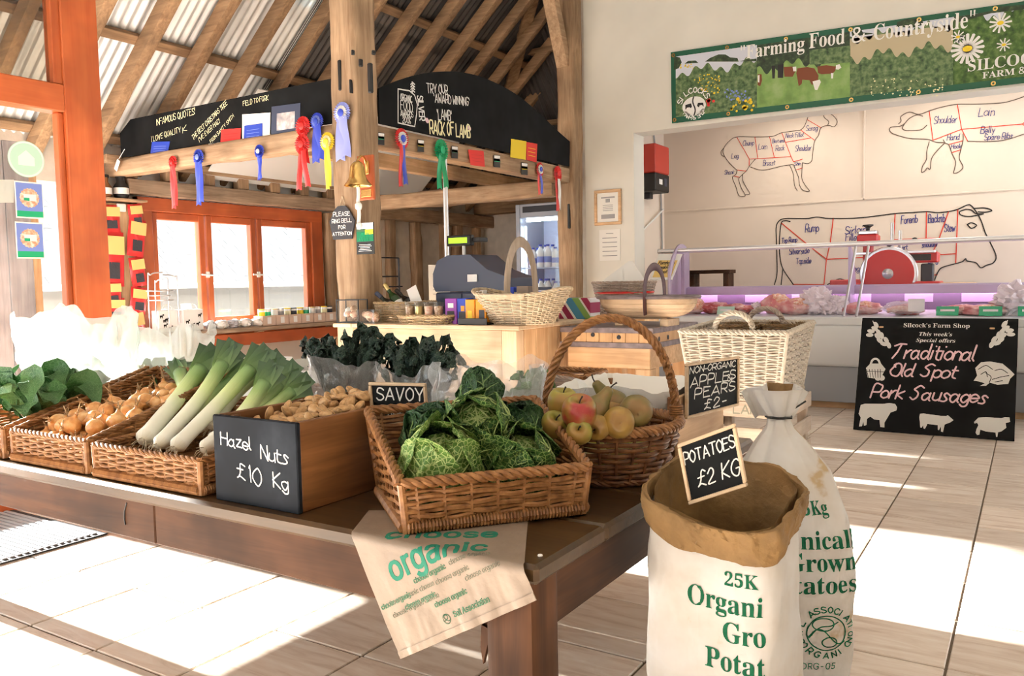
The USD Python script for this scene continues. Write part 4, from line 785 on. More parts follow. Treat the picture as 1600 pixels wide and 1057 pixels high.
# onions
speckled('onionskin', [(.3, (.50, .20, .065)), (.5, (.70, .35, .12)), (.7, (.84, .56, .28))], scale=30, detail=4, rough=.35); plain('drystalk', (.42, .28, .15), .85, vary=.3, vscale=40)
OK_ = []
for v in range(4):
    k = klass('onion_kind'); r = .033 + .003 * (v % 2); pr = [(.004, -.86), (.35, -.84), (.72, -.60), (.96, -.18), (1.0, .12), (.86, .48), (.55, .78), (.30, .98), (.20, 1.15), (.16, 1.35)]
    q = spline(np.array(pr) * r, 4); m = lathe(q, 22); k.add('bulb', rough(m, .002, 60, v), 'onionskin', smooth=True)
    w = [blade([(0, 0, r * 1.1), (.004 * math.cos(a), .004 * math.sin(a), r * 1.5), (.012 * math.cos(a + v), .012 * math.sin(a + v), r * (1.9 + .3 * v % 2))], (math.cos(a), math.sin(a), .1), lambda s: .006 * (1 - s * .7), cup=.5, ruffle=.002, nu=5, seed=v) for a in (0, 2.1, 4.2)]
    k.add('dry_neck', cat(w), 'drystalk', kind='stuff'); OK_.append(k)
rg = random.Random(5); pts = []
for lay in range(2):
    for i in range(7):
        for j in range(6):
            x, y = -2.995 + (j + .5 + .25 * (i % 2) + lay * .3) * .062 + rg.uniform(-.012, .012), 1.565 + i * .073 + lay * .03 + rg.uniform(-.012, .012)
            if x > -2.635: continue
            z = .662 + lay * .052 + .17 * (y - 1.53) + rg.uniform(-.006, .006)
            if lay and rg.random() < .25: continue
            pts.append((x, y, z))
for i, p in enumerate(pts):
    if 0: continue
    place(OK_[i % 4], 'onion', 'brown onion with papery skin heaped in the wicker tray', 'onion', p, rot((rg.uniform(-1, 1), rg.uniform(-1, 1), .2), rg.uniform(10, 150)), rg.uniform(.85, 1.1), 'onions heaped in the tray')

# nuts
speckled('nutshell', [(.3, (.36, .19, .07)), (.55, (.54, .32, .14)), (.75, (.66, .44, .23))], scale=60, detail=4, rough=.6, bump=.4)
NK = []
for v in range(4):
    k = klass('nut_kind'); vv, ff = _ico[2]; w = vv * A(.021 + .002 * v, .0135, .0105); w[:, 1] *= 1 - .35 * np.clip(vv[:, 0], 0, 1) ** 2; w += .0009 * (meshkit.noise(vv * 6 + v, v) - .5)[:, None] * vv
    k.add('shell', (w, ff), 'nutshell', smooth=True); th = np.linspace(0, 2 * np.pi, 20); k.add('seam', tube(np.c_[(.0212 + .002 * v) * np.cos(th[:-1]), .0136 * np.sin(th[:-1]) * (1 - .35 * np.clip(np.cos(th[:-1]), 0, 1) ** 2), 0 * th[:-1]], .0009, 4, True), 'drystalk'); NK.append(k)
for lay in range(3):
    for i in range(13):
        for j in range(9):
            x, y = -1.925 + (j + .5 + .3 * (i % 2)) * .0325 + rg.uniform(-.007, .007), 1.545 + i * .036 + rg.uniform(-.008, .008)
            if x > -1.655 or y > 1.995: continue
            z = .772 + .035 * (x + 1.95) / .3 + .05 * min(1, (y - 1.5) / .4) + lay * .013
            if (lay == 0 and rg.random() < .6) or (lay == 1 and rg.random() < .45) or (lay == 2 and (rg.random() < .62 or y < 1.62)): continue
            place(NK[rg.randrange(4)], 'nut', 'tan oval nut in its shell lying in the chalk-fronted crate', 'nut', (x, y, z), rot((rg.uniform(-1, 1), rg.uniform(-1, 1), 1.2), rg.uniform(0, 360)), rg.uniform(.95, 1.2), 'nuts heaped in the crate')

# the round fruit basket
BC = A(-1.085, 2.275); fb = thing('fruit_basket', 'round brown wicker basket with a tall twisted handle holding fruit', 'basket', (BC[0], BC[1], T))
def ringp(r, z, n=120): th = np.linspace(0, 2 * np.pi, n, endpoint=False); return np.c_[BC[0] + r * np.cos(th), BC[1] + r * np.sin(th), 0 * th + z], th
brad = lambda z: np.interp(z, [0, .03, .10, .165], [.145, .160, .186, .205])
wv = []
for k in range(9):
    z = .016 + k * .0165; P, th = ringp(brad(z), T + z, 216); band = (k // 2) % 2; P[:, :2] += (np.cos(24 * th / 2 + np.pi * band) * .006)[:, None] * np.c_[np.cos(th), np.sin(th)]; wv.append(tube(P, .0072 if k % 2 else .0066, 6, True))
fb.add('weave', cat(wv), 'darkwillow', kind='stuff')
fb.add('stake', cat([tube(np.array([[BC[0] + brad(z) * math.cos(a), BC[1] + brad(z) * math.sin(a), T + z] for z in (.005, .05, .10, .165)]), .005, 5) for a in np.arange(24) * np.pi / 12]), 'darkwillow', kind='stuff')
P, th = ringp(.207, T + .170, 150); fb.add('rim', cat(braid(P, .0105, 18, 4, True, rr=.0072)), 'willow'); P, th = ringp(.150, T + .012, 110); fb.add('foot_border', cat(braid(P, .006, 14, 3, True, rr=.0055)), 'darkwillow')
a = np.linspace(0, np.pi, 70); hd = nrm(A(RIGHT[0], RIGHT[1], 0)); P = np.array([BC[0], BC[1], T + .16]) + np.cos(a)[:, None] * hd * .200 + np.sin(a)[:, None] ** .9 * Z * .325
fb.add('handle', cat(braid(P, .0085, 9, 4, rr=.0068)), 'willow', label='tall arched twisted willow handle')
for s in (0, -1): c = P[1 if s == 0 else -2]; fb.add('binding', cat([tube(c + Z * (.004 + .007 * q) + np.c_[.018 * np.cos(b := np.linspace(0, 2 * np.pi, 16, endpoint=False)), .018 * np.sin(b), 0 * b], .0038, 5, True) for q in range(5)]), 'willow', kind='stuff')
fb.add('base', move(lathe([(0, 0), (.142, 0), (.142, .008), (0, .008)], 40), (BC[0], BC[1], T + .004)), 'darkwillow')
def skin(name, a, b, c, scale=5, dots=(.6, .5, .3)):
    mat(name, {'tc': ('texture_coordinate', {}), 'nz': ('noise_texture', dict(scale=scale, detail=3)), 'rp': ('rgb_ramp', dict(ramp=[(.36, a), (.5, b), (.62, c)])), 'vo': ('voronoi_texture', dict(scale=150)), 'vr': ('rgb_ramp', dict(ramp=[(0, (1, 1, 1)), (.12, (.6, .6, .6)), (.2, (0, 0, 0))])), 'mx': ('mix', dict(mix_type='mix', color2=dots)), 'ml': ('math', dict(math_type='multiply', value2=.35)), 'p': ('principled_bsdf', dict(roughness=.33))},
        [('tc.object', 'nz.vector'), ('nz.fac', 'rp.fac'), ('tc.object', 'vo.vector'), ('vo.distance', 'vr.fac'), ('vr.color', 'ml.value1'), ('ml.value', 'mx.fac'), ('rp.color', 'mx.color1'), ('mx.color', 'p.base_color')])
skin('applered', (.24, .24, .04), (.34, .15, .04), (.34, .03, .03), 14, (.4, .3, .15)); skin('applegreen', (.24, .26, .035), (.33, .28, .055), (.38, .22, .06), 10, (.3, .24, .1)); skin('pearskin', (.13, .115, .03), (.20, .15, .045), (.24, .14, .05), 14, (.12, .08, .03)); skin('pearyellow', (.32, .21, .04), (.36, .22, .05), (.28, .15, .04), 14, (.2, .12, .04))
def fruit(name, label, p, R, r, m, pear=False, group=None):
    r *= 1.12
    pr = [(.0, .62), (.10, .66), (.30, .86), (.62, .93), (.92, .58), (1.0, .10), (.93, -.35), (.68, -.72), (.34, -.90), (.14, -.84), (.0, -.78)] if not pear else [(.0, 1.62), (.12, 1.64), (.28, 1.52), (.36, 1.2), (.46, .85), (.75, .4), (.97, -.08), (1.0, -.35), (.84, -.75), (.5, -.98), (.15, -1.0), (0, -.95)]
    q = spline(np.array(pr)[::-1] * r, 5); q[:, 0] = np.maximum(q[:, 0], 0); mm = rough(lathe(q, 30, cap=False), .0022, 22, len(label)); t = thing(name, label, name, p, group=group)
    t.add('skin', xf(mm, R, p), m, smooth=True); top = 1.6 if pear else .64; t.add('stalk', xf(tube(np.array([(0, 0, top * r), (.002, .001, top * r + .012), (.007, .003, top * r + .024)]), [.0022, .0018, .0026], 6), R, p), 'blackink')
    if not pear: t.add('calyx', xf(cat([tube(np.array([(0, 0, -.79 * r), (.004 * math.cos(a), .004 * math.sin(a), -.86 * r)]), .0012, 4) for a in (0, 1.3, 2.5, 3.8, 5)]), R, p), 'blackink')
def fz(px, y, d): return EYE + ray(px, y) * d
vw = nrm(EYE - A(-1.1, 2.2, .8))
for name, lab, px, y, d, r, m, pear, R in (
    ('apple', 'red-flushed apple at the front of the fruit basket', 905, 646, 2.29, .044, 'applered', 0, rot(RIGHT, 25)), ('apple', 'yellow-green apple at the left, above the others in the basket', 880, 632, 2.37, .040, 'applegreen', 0, rot(RIGHT, 10)),
    ('apple', 'yellow apple low at the left edge of the basket', 866, 666, 2.34, .036, 'applegreen', 0, rot((1, 1, 0), 40)), ('apple', 'mostly hidden yellow apple below the red one at the front rim', 905, 676, 2.27, .032, 'applegreen', 0, rot((1, .4, 0), 60)),
    ('apple', 'small brownish apple wedged between the red apple and the yellow pear', 934, 668, 2.31, .032, 'pearyellow', 0, rot((1, 0, 0), 100)),
    ('pear', 'russet pear lying on top with its neck up to the right', 930, 642, 2.36, .043, 'pearskin', 1, rot(nrm(_f), 34)), ('pear', 'dark pear behind the leaning one, stalk to the left', 954, 628, 2.46, .042, 'pearskin', 1, rot(nrm(_f), -38)),
    ('pear', 'round dull green pear at the right of the basket, end on', 992, 642, 2.38, .044, 'pearskin', 1, rot(RIGHT, -85)), ('pear', 'yellow pear at the front right, end on', 966, 660, 2.32, .040, 'pearyellow', 1, rot(RIGHT, -95)), ('pear', 'greenish pear half hidden beneath the pears at the right', 964, 640, 2.44, .032, 'pearyellow', 1, rot(nrm(_f), 70))): fruit(name, lab, fz(px, y, d), R, r, m, bool(pear))
rg2 = random.Random(2)
for k in range(7): a = k * .9; fruit('apple', 'yellow apple buried under the top fruit in the basket', A(BC[0] + .105 * math.cos(a), BC[1] + .105 * math.sin(a), T + .055), rot((1, k, 0), 50), .042, 'applegreen', False, 'apples under the top fruit')

# plastic bags of kale and greens
def bag(t, c, w, d, h, seed, m='clearplastic', lean=(0, 0), ang=0, crump=.02):
    def fn(u, v):
        th = u * 2 * np.pi; e = 3; cs, sn = np.cos(th), np.sin(th); f = np.interp(v, [0, .08, .5, 1], [.8, .98, 1.0, 1.06]); x, y = w / 2 * np.sign(cs) * abs(cs) ** (2 / e) * f, d / 2 * np.sign(sn) * abs(sn) ** (2 / e) * f
        q = np.stack([np.cos(th) * 1.7, np.sin(th) * 1.7, v * 1.5], -1); nz = meshkit.fbm(q * 1.6 + seed, 3, seed) - .5; rd = np.abs(meshkit.noise(q * 3.2 + seed, seed) - .5) * 2; k = 1 + (crump * 4 * nz + crump * 1.6 * (rd - .5)) / .2 * .5
        x, y = x * k, y * k; ca, sa = math.cos(ang), math.sin(ang); z = h * v * (1 + .16 * (meshkit.noise(q * 2 + seed + 9, seed) - .5) * v + .05 * np.sin(th * 5 + seed) * v)
        return np.stack([c[0] + x * ca - y * sa + lean[0] * v, c[1] + x * sa + y * ca + lean[1] * v, c[2] + z], -1)
    t.add('film', grid(fn, 110, 44), m, smooth=True)
def kale_bunch(label, c, n, spread, h, seed):
    t = thing('kale_bunch', label, 'kale', c); rg = random.Random(seed)
    for k in range(n):
        a, rr = rg.uniform(0, 6.28), rg.uniform(.15, 1) ** .6; o = A(math.cos(a) * spread[0] * rr, math.sin(a) * spread[1] * rr, 0); hh = h * rg.uniform(.72, 1.05) * (1 - .18 * rr); b = A(*c) + o * .45; e = A(*c) + o * 1.25 + Z * hh; cu = rg.uniform(.02, .055)
        out = nrm(A(math.cos(a), math.sin(a), 0)); pa = [b, b * .55 + e * .45 + out * -.01, e, e + out * cu - Z * cu * rg.uniform(.1, .8)]
        t.add('leaf', thick(blade(pa, out + A(rg.uniform(-.5, .5), rg.uniform(-.5, .5), 0), lambda v: np.interp(v, [0, .3, .5, .8, .95, 1], [.005, .010, .020, .024, .015, .004]), cup=-.6, ruffle=.009, rf=6, bub=.006, bf=120, nu=15, seed=seed * 50 + k), .0012), 'kaleleaf', smooth=True)
KA, KB = A(-2.38, 2.50, T + .03), A(-2.02, 2.52, T + .03)
kale_bunch('bunch of dark curly kale leaves in the left clear bag', KA, 46, (.17, .10), .40, 1); kale_bunch('bunch of dark cavolo nero leaves in the right clear bag', KB, 46, (.16, .10), .37, 2)
b1 = thing('plastic_bag', 'clear plastic bag around the kale behind the nut crate', 'bag', KA); bag(b1, KA + A(.03, -.02, 0), .34, .24, .27, 3, crump=.03)
b2 = thing('plastic_bag', 'clear plastic bag around the cavolo nero behind the savoy sign', 'bag', KB); bag(b2, KB + A(0, -.02, 0), .34, .24, .25, 5, crump=.03)
def leaf_bunch(name, label, c, n, spread, h, seed, m, wid, cup=.3, ruffle=.01, bub=.002, lean=(0, 0), flop=.5):
    t = thing(name, label, 'greens', c); rg = random.Random(seed)
    for k in range(n):
        a, rr = rg.uniform(0, 6.28), rg.uniform(.1, 1) ** .6; out = A(math.cos(a), math.sin(a), 0); b = A(*c) + out * A(*spread, 0) * rr * .4; e = b + out * A(*spread, 0) * rr + Z * h * rg.uniform(.55, 1.0) + A(lean[0], lean[1], 0); pa = [b, b * .5 + e * .5 + Z * .02, e, e + out * h * flop * rg.uniform(.1, .5) - Z * h * flop * rg.uniform(0, .5)]
        L = t.add('leaf', thick(blade(pa, out + A(rg.uniform(-.3, .3), rg.uniform(-.3, .3), .2), lambda v: wid * np.interp(v, [0, .25, .55, .8, 1], [.12, .35, 1, .9, .1]), cup=cup, ruffle=ruffle, rf=4, bub=bub, bf=60, nu=13, seed=seed * 30 + k), .001), m, smooth=True)
GC = A(-1.66, 2.42, T + .02)
leaf_bunch('greens_bunch', 'loose green leaves inside the milky bag behind the savoys', GC, 12, (.13, .07), .16, 4, 'greenleaf', .04, flop=.8)
b3 = thing('plastic_bag', 'crumpled milky clear bag over the greens behind the savoys', 'bag', GC); bag(b3, GC + A(0, 0, -.015), .42, .24, .30, 8, crump=.035, lean=(.02, .02))
PC = A(-1.56, 2.60, T + .02)
leaf_bunch('curly_greens', 'bright curly green leaves standing up behind the topmost savoy', PC, 16, (.07, .05), .25, 6, 'curlyleaf', .032, cup=-.5, ruffle=.014, bub=.006, flop=.35)
b4 = thing('plastic_bag', 'clear bag around the curly green leaves left of the fruit basket', 'bag', PC); bag(b4, PC + A(.10, -.04, -.01), .34, .22, .22, 12, crump=.035)
LC = A(-3.32, 1.80, T + .05)
leaf_bunch('greens_bunch', 'bagged leafy greens in the tray at the far left', LC + A(-.02, -.02, 0), 40, (.19, .19), .24, 9, 'greenleaf', .055, flop=.7)
b5 = thing('plastic_bag', 'tall sunlit plastic bag over greens at the far left, its open top up', 'bag', LC); bag(b5, LC + A(-.05, .14, -.03), .52, .24, .48, 15, 'milkplastic', crump=.03, ang=.25)
b6 = thing('plastic_bag', 'second sunlit plastic bag behind the onions, right of the tall one', 'bag', LC); bag(b6, A(-3.10, 2.18, T + .05), .40, .20, .38, 17, 'milkplastic', crump=.03, ang=.2)
leaf_bunch('greens_bunch', 'pale leafy greens at the bottom of the second sunlit bag', A(-3.05, 2.14, T + .06), 14, (.17, .06), .22, 19, 'greenleaf', .045, flop=.7)
for k, (x, y, w, lab) in enumerate(((-3.36, 2.86, .34, 'white card box behind the sunlit bags'), (-2.93, 2.93, .26, 'white card box just left of the leek tips'))):
    wbx = thing('card_box', lab, 'box', (x, y, T)); h = .24
    for lo, hi in (((x - w / 2, y - .10, T), (x + w / 2, y - .096, T + h - .05)), ((x - w / 2, y + .09, T), (x + w / 2, y + .094, T + h)), ((x - w / 2, y - .095, T), (x - w / 2 + .004, y + .089, T + h)), ((x + w / 2 - .004, y - .095, T), (x + w / 2, y + .089, T + h))): wbx.add('side', box2(A(*lo), A(*hi), .001), 'paper')
    wbx.add('bottom', box2(A(x - w / 2 + .005, y - .094, T), A(x + w / 2 - .005, y + .088, T + .004), 0), 'paper')
# ------------------------------------------------------------------ till counter and what stands on it
CZ = .936
ct = thing('till_counter', 'pale pine shop counter in front of the oak post', 'counter', (-3.3, 4.6, 0))
ct.add('top_board', box2(A(-3.955, 4.20, CZ - .028), A(-2.60, 4.62, CZ), .005), 'palepine_x'); ct.add('top_board', box2(A(-3.955, 4.625, CZ - .028), A(-2.60, 5.05, CZ), .005), 'palepine_x'); ct.add('top_board', box2(A(-4.13, 4.20, CZ - .028), A(-3.96, 4.31, CZ), .005), 'palepine_x')
ct.add('front_panel', box2(A(-3.94, 4.235, .12), A(-2.75, 4.26, CZ - .03), .003), 'palepine_x'); ct.add('front_panel', box2(A(-4.12, 4.235, .12), A(-3.96, 4.26, CZ - .03), .003), 'palepine_z')
ct.add('corner_post', box2(A(-2.745, 4.225, 0), A(-2.635, 4.31, CZ - .03), .005), 'palepine_z'); ct.add('corner_post', box2(A(-3.965, 4.22, .0), A(-3.925, 4.265, CZ - .03), .005), 'pine_z')
for k in range(5): ct.add('side_plank', box2(A(-2.655, 4.315 + .145 * k, .06), A(-2.632, 4.455 + .145 * k, CZ - .03), .003), 'pine_z')
ct.add('plinth', box2(A(-4.1, 4.28, 0), A(-2.66, 5.0, .12), 0), 'dark_x')
def glazed(name, label, c, s, fill, frame_m, seed):
    x, y, z = c; t = thing(name, label, 'box', (x, y, z)); w, d, h = s
    for sx in (-1, 1):
        for sy in (-1, 1): t.add('edge', box((x + sx * (w / 2 - .004), y + sy * (d / 2 - .004), z + h / 2), (.008, .008, h), .001), frame_m)
    for zz in (z + .004, z + h - .004):
        for sy in (-1, 1): t.add('edge', box((x, y + sy * (d / 2 - .004), zz), (w - .016, .008, .008), .001), frame_m)
    t.add('pane', box((x, y - d / 2 + .003, z + h / 2), (w - .016, .002, h - .016), 0), 'acetate')
    rg = random.Random(seed)
    for k in range(6): t.add('sweet', blob((x + rg.uniform(-.3, .3) * w, y + rg.uniform(-.2, .2) * d, z + .028 + .45 * h * rg.random()), (.026, .026, .024), .2, 2, seed + k), fill[k % len(fill)], smooth=True)
    t.add('base', box((x, y, z + .006), (w - .018, d - .018, .006), 0), frame_m)
speckled('sweetpink', [(.35, (.75, .30, .18)), (.55, (.85, .55, .40)), (.7, (.90, .80, .70))], scale=50); speckled('sweetbrown', [(.35, (.30, .15, .07)), (.55, (.55, .35, .22)), (.7, (.82, .70, .55))], scale=60)
glazed('display_box', 'black-edged clear box of wrapped sweets left on the counter', (-4.005, 4.268, CZ), (.21, .10, .165), ['white', 'sweetpink', 'sweetbrown'], 'black', 1)
glazed('display_box', 'small clear box of pink and brown biscuits on the counter', (-3.83, 4.245, CZ), (.16, .08, .095), ['sweetpink', 'sweetbrown'], 'acetate', 2)
def oval_basket(t, c, rx, ry, h, flare, m, r=.005, pitch=.0105, ang=0, sad=0, nst=28, rimr=.008):
    ca, sa = math.cos(ang), math.sin(ang)
    def P(th, v, off=0):
        f = 1 + (flare - 1) * v; top = h * (1 + sad * np.abs(np.cos(th)) ** 3); e = 2.8; x, y = (rx * f + off) * np.sign(np.cos(th)) * np.abs(np.cos(th)) ** (2 / e), (ry * f + off) * np.sign(np.sin(th)) * np.abs(np.sin(th)) ** (2 / e)
        return np.stack([c[0] + x * ca - y * sa, c[1] + x * sa + y * ca, c[2] + top * v], -1)
    th = np.linspace(0, 2 * np.pi, nst * 4, endpoint=False); nr = int(h / pitch)
    t.add('weave', cat([tube(P(th, np.full(len(th), (k + .5) / nr), r * .9 * np.cos(nst * th / 1 * .5 + np.pi * k)), r, 5, True) for k in range(nr)]), m, kind='stuff')
    t.add('stake', cat([tube(np.array([P(np.array([a]), np.array([v]))[0] for v in (.01, .5, 1)]), r * .8, 5) for a in np.linspace(0, 2 * np.pi, nst, endpoint=False) + .06]), m, kind='stuff')
    t.add('rim', cat(braid(P(th, np.ones(len(th))), rimr * .7, 14, 3, True, rr=rimr * .7)), m); q = P(th, np.full(len(th), .02)); n_ = len(th); t.add('base', (np.vstack([q, q.mean(0)]), np.c_[np.arange(n_), (np.arange(n_) + 1) % n_, np.full(n_, n_)]), m); return P
wbk = thing('bottle_basket', 'round seagrass basket of leaning wine bottles on the counter', 'basket', (-3.72, 4.50, CZ)); oval_basket(wbk, (-3.72, 4.50, CZ), .19, .15, .135, 1.12, 'seagrass')
glassy('bottlegreen', (.05, .25, .04), .05, ior=1.5, milk=.5, milkcol=(.03, .16, .02)); plain('bottledark', (.01, .014, .01), .08); plain('foil', (.62, .48, .20), .3, metal=.8)
def bottle(label, p, d, m, cap_m, lab_m='white', L=.30, r=.036):
    q = spline(np.array([(.001, 0), (r * .9, .002), (r, .02), (r, .165), (r * .85, .19), (r * .42, .225), (.0145, .24), (.014, .295), (.0155, .297), (.0155, .303), (.001, .304)]) * A(1, L / .304), 3); q[:, 0] = np.maximum(q[:, 0], .0008); F = frame(d); t = thing('bottle', label, 'bottle', p)
    t.add('glass', xf(lathe(q, 20), F, p), m, smooth=40); t.add('cap', xf(move(lathe([(.0155, 0), (.0165, .004), (.0165, .05), (.015, .056), (.002, .057)], 16), (0, 0, L - .052)), F, p), cap_m); t.add('label', xf(move(lathe([(r + .0007, 0), (r + .0007, .08)], 20, False), (0, 0, .06)), F, p), lab_m)
bottle('green wine bottle with a gold foil neck leaning in the counter basket', (-3.70, 4.50, CZ + .03), (-.62, -.05, .75), 'bottlegreen', 'foil'); bottle('dark bottle leaning farthest left in the counter basket', (-3.68, 4.45, CZ + .025), (-.85, -.06, .62), 'bottledark', 'navy'); bottle('dark bottle lying low between the other two bottles', (-3.62, 4.56, CZ + .03), (-.72, .02, .58), 'bottledark', 'black')
solo('leaflet', 'white leaflet standing askew in the bottle basket', 'leaflet', xf(box((0, 0, 0), (.09, .004, .15), .001), rot((0, 1, 0), -24), (-3.60, 4.46, CZ + .17)), 'paper')
pot = thing('snack_basket', 'shallow seagrass tray of snack tubs on the counter', 'basket', (-3.36, 4.285, CZ)); oval_basket(pot, (-3.36, 4.285, CZ), .205, .075, .052, 1.08, 'seagrass', r=.0045, pitch=.009)
for k, (x, lab) in enumerate(((-3.50, 'leftmost snack tub in the seagrass tray'), (-3.42, 'second snack tub from the left in the seagrass tray'), (-3.34, 'third snack tub, pinkish, in the seagrass tray'), (-3.26, 'rightmost snack tub, next to the purple packet'))):
    t = thing('snack_tub', lab, 'tub', (x, 4.28, CZ + .01)); t.add('contents', move(lathe([(.024, 0), (.031, .10), (.002, .104)], 14), (x, 4.28, CZ + .014)), ['sweetbrown', 'foil', 'sweetpink', 'sweetbrown'][k], smooth=40); t.add('tub', move(lathe([(.026, 0), (.034, .125)], 14, False), (x, 4.28, CZ + .01)), 'acetate'); t.add('lid', move(lathe([(.036, 0), (.036, .008), (.002, .010)], 14), (x, 4.28, CZ + .135)), 'acetate')
def packet(name, label, c, s, m, marks=(), tilt=0, cat_='box'):
    t = thing(name, label, cat_, c); x, y, z = c; w, d, h = s; R = rot(Z, tilt); t.add('carton', xf(box((0, 0, h / 2), s, .003), R, c), m)
    for (mx, mz, mw, mh, mm) in marks: t.add('print', xf(box((mx, -d / 2 - .0008, mz), (mw, .0012, mh), 0), R, c), mm)
packet('chocolate_box', 'purple carton standing on the counter, left of the blue one', (-3.165, 4.31, CZ), (.085, .07, .165), 'purple', [(0, .055, .05, .06, 'black'), (.0, .12, .04, .03, 'white')], 8)
packet('chocolate_box', 'blue carton with an orange figure beside the purple one', (-3.075, 4.32, CZ), (.085, .07, .165), 'blue', [(0, .05, .055, .06, 'black'), (.005, .10, .03, .035, 'orange')], -4)
tr = thing('black_tray', 'glossy black tray of orange packets on the counter', 'tray', (-2.95, 4.30, CZ)); tr.add('base', box((-2.95, 4.29, CZ + .006), (.22, .15, .012), .003), 'black'); tr.add('rim', box((-2.95, 4.215, CZ + .022), (.22, .008, .04), .003), 'black'); tr.add('rim', box((-2.95, 4.365, CZ + .022), (.22, .008, .04), .003), 'black')
packet('sweet_packet', 'orange packet standing left in the black tray', (-3.0, 4.29, CZ + .013), (.07, .06, .145), 'orange', [(0, .05, .035, .05, 'yellow')]); packet('sweet_packet', 'orange packet with a dark picture half behind the white basket', (-2.92, 4.29, CZ + .013), (.075, .06, .145), 'orange', [(.01, .05, .04, .06, 'darkmetal')]); packet('tea_box', 'small white and teal box behind the orange packets', (-3.02, 4.42, CZ), (.06, .05, .215), 'white', [(0, .165, .055, .06, 'tillblue')])
wl2 = thing('willow_basket', 'pale willow basket with a broad flat handle on the counter', 'basket', (-2.70, 4.40, CZ)); WP = oval_basket(wl2, (-2.70, 4.40, CZ), .195, .125, .185, 1.62, 'palewillow', r=.0052, pitch=.0108, sad=.20, nst=36)
a = np.linspace(0, np.pi, 40); hp = np.c_[np.full(40, -2.70), 4.40 + .17 * np.cos(a), CZ + .15 + .36 * np.sin(a) ** .8]; wl2.add('handle', xf(tube(hp, .034, 10, flat=.28, up=X), np.eye(3)), 'paleslat_z', label='broad pale wooden hoop handle'); wl2.add('binding', cat([tube(WP(np.linspace(-1.9, -1.25, 12), np.full(12, .9 + .05 * k), .012), .006, 5) for k in range(3)]), 'palewillow', kind='stuff')
ti = thing('cash_till', 'dark blue-grey cash till with a lit green customer display', 'till', (-3.28, 4.78, CZ))
ti.add('drawer', box2(A(-3.55, 4.62, CZ), A(-2.98, 5.0, CZ + .20), .012), 'tillblue'); ti.add('drawer_edge', box2(A(-3.33, 4.612, CZ + .02), A(-3.315, 4.622, CZ + .19), .002), 'navy')
pf = [(-.28, .205), (-.30, .24), (-.30, .33), (-.26, .42), (-.17, .455), (.02, .455), (.16, .35), (.34, .29), (.34, .23), (.28, .205)]; ti.add('casing', xf(prism(pf, .34), A([1, 0, 0], [0, 0, -1], [0, 1, 0]), (-3.27, 4.97, CZ)), 'tillblue', smooth=40)
ti.add('keyboard', box2(A(-2.98, 4.66, CZ + .205), A(-2.80, 4.96, CZ + .225), .004), 'navy'); ti.add('stalk', tube(lin((-3.42, 4.8, CZ + .44), (-3.42, 4.8, CZ + .56), 3), .012, 8), 'white'); ti.add('display', box2(A(-3.55, 4.77, CZ + .525), A(-3.34, 4.82, CZ + .60), .006), 'black'); glow('lcd', (.45, .95, .05), .9)
ti.add('display_screen', box2(A(-3.53, 4.768, CZ + .543), A(-3.37, 4.7705, CZ + .583), 0), 'lcd', label='lit yellow-green display'); ti.add('bracket', box2(A(-3.40, 4.80, CZ + .55), A(-3.28, 4.90, CZ + .58), .004), 'black'); ti.add('receipt_label', box2(A(-3.27, 4.622, CZ + .27), A(-3.19, 4.629, CZ + .32), 0), 'white')
packet('playing_box', 'small blue tin by the till keyboard', (-2.90, 4.60, CZ), (.06, .05, .23), 'blue', cat_='tin'); packet('kraft_box', 'small tan box above the willow basket rim, by the till', (-2.80, 4.60, CZ), (.09, .06, .235), 'brownpaper', [(0, .17, .03, .02, 'black')])
# striped carton and kraft tag on the lower shelf to the right
sh = thing('side_shelf', 'low pine side shelf with a white ledge right of the counter', 'shelf', (-2.85, 5.3, 0)); sh.add('top_board', box2(A(-3.1, 5.10, .90), A(-2.62, 5.52, .925), .004), 'pine_x'); sh.add('leg', box2(A(-3.08, 5.12, 0), A(-3.01, 5.19, .9), .004), 'pine_z'); sh.add('leg', box2(A(-2.72, 5.12, 0), A(-2.65, 5.19, .9), .004), 'pine_z')
n_ = {'tc': ('texture_coordinate', {}), 'mp': ('mapping', dict(rotation=(0, .62, 0), scale=(1, 1, 1))), 'sx': ('separate_xyz', {}), 'ml': ('math', dict(math_type='multiply', value2=4.2)), 'fr': ('math', dict(math_type='fraction')), 'rp': ('rgb_ramp', dict(interpolate=False, ramp=[(0, (.30, .02, .08)), (.18, (.85, .82, .80)), (.25, (.08, .30, .48)), (.48, (.25, .45, .12)), (.66, (.85, .82, .80)), (.72, (.40, .03, .10)), (.9, (.85, .8, .8))])), 'p': ('principled_bsdf', dict(roughness=.5))}
mat('stripes', n_, [('tc.object', 'mp.vector'), ('mp.vector', 'sx.vector'), ('sx.x', 'ml.value1'), ('ml.value', 'fr.value1'), ('fr.value', 'rp.fac'), ('rp.color', 'p.base_color')])
packet('gift_box', 'gift carton with bold diagonal stripes right of the willow basket', (-2.82, 5.30, .926), (.36, .16, .15), 'stripes'); packet('kraft_box', 'brown kraft packet leaning before the striped carton', (-2.665, 4.72, CZ), (.085, .03, .13), 'brownpaper', [(0, .07, .03, .07, 'crate_z')], 10)
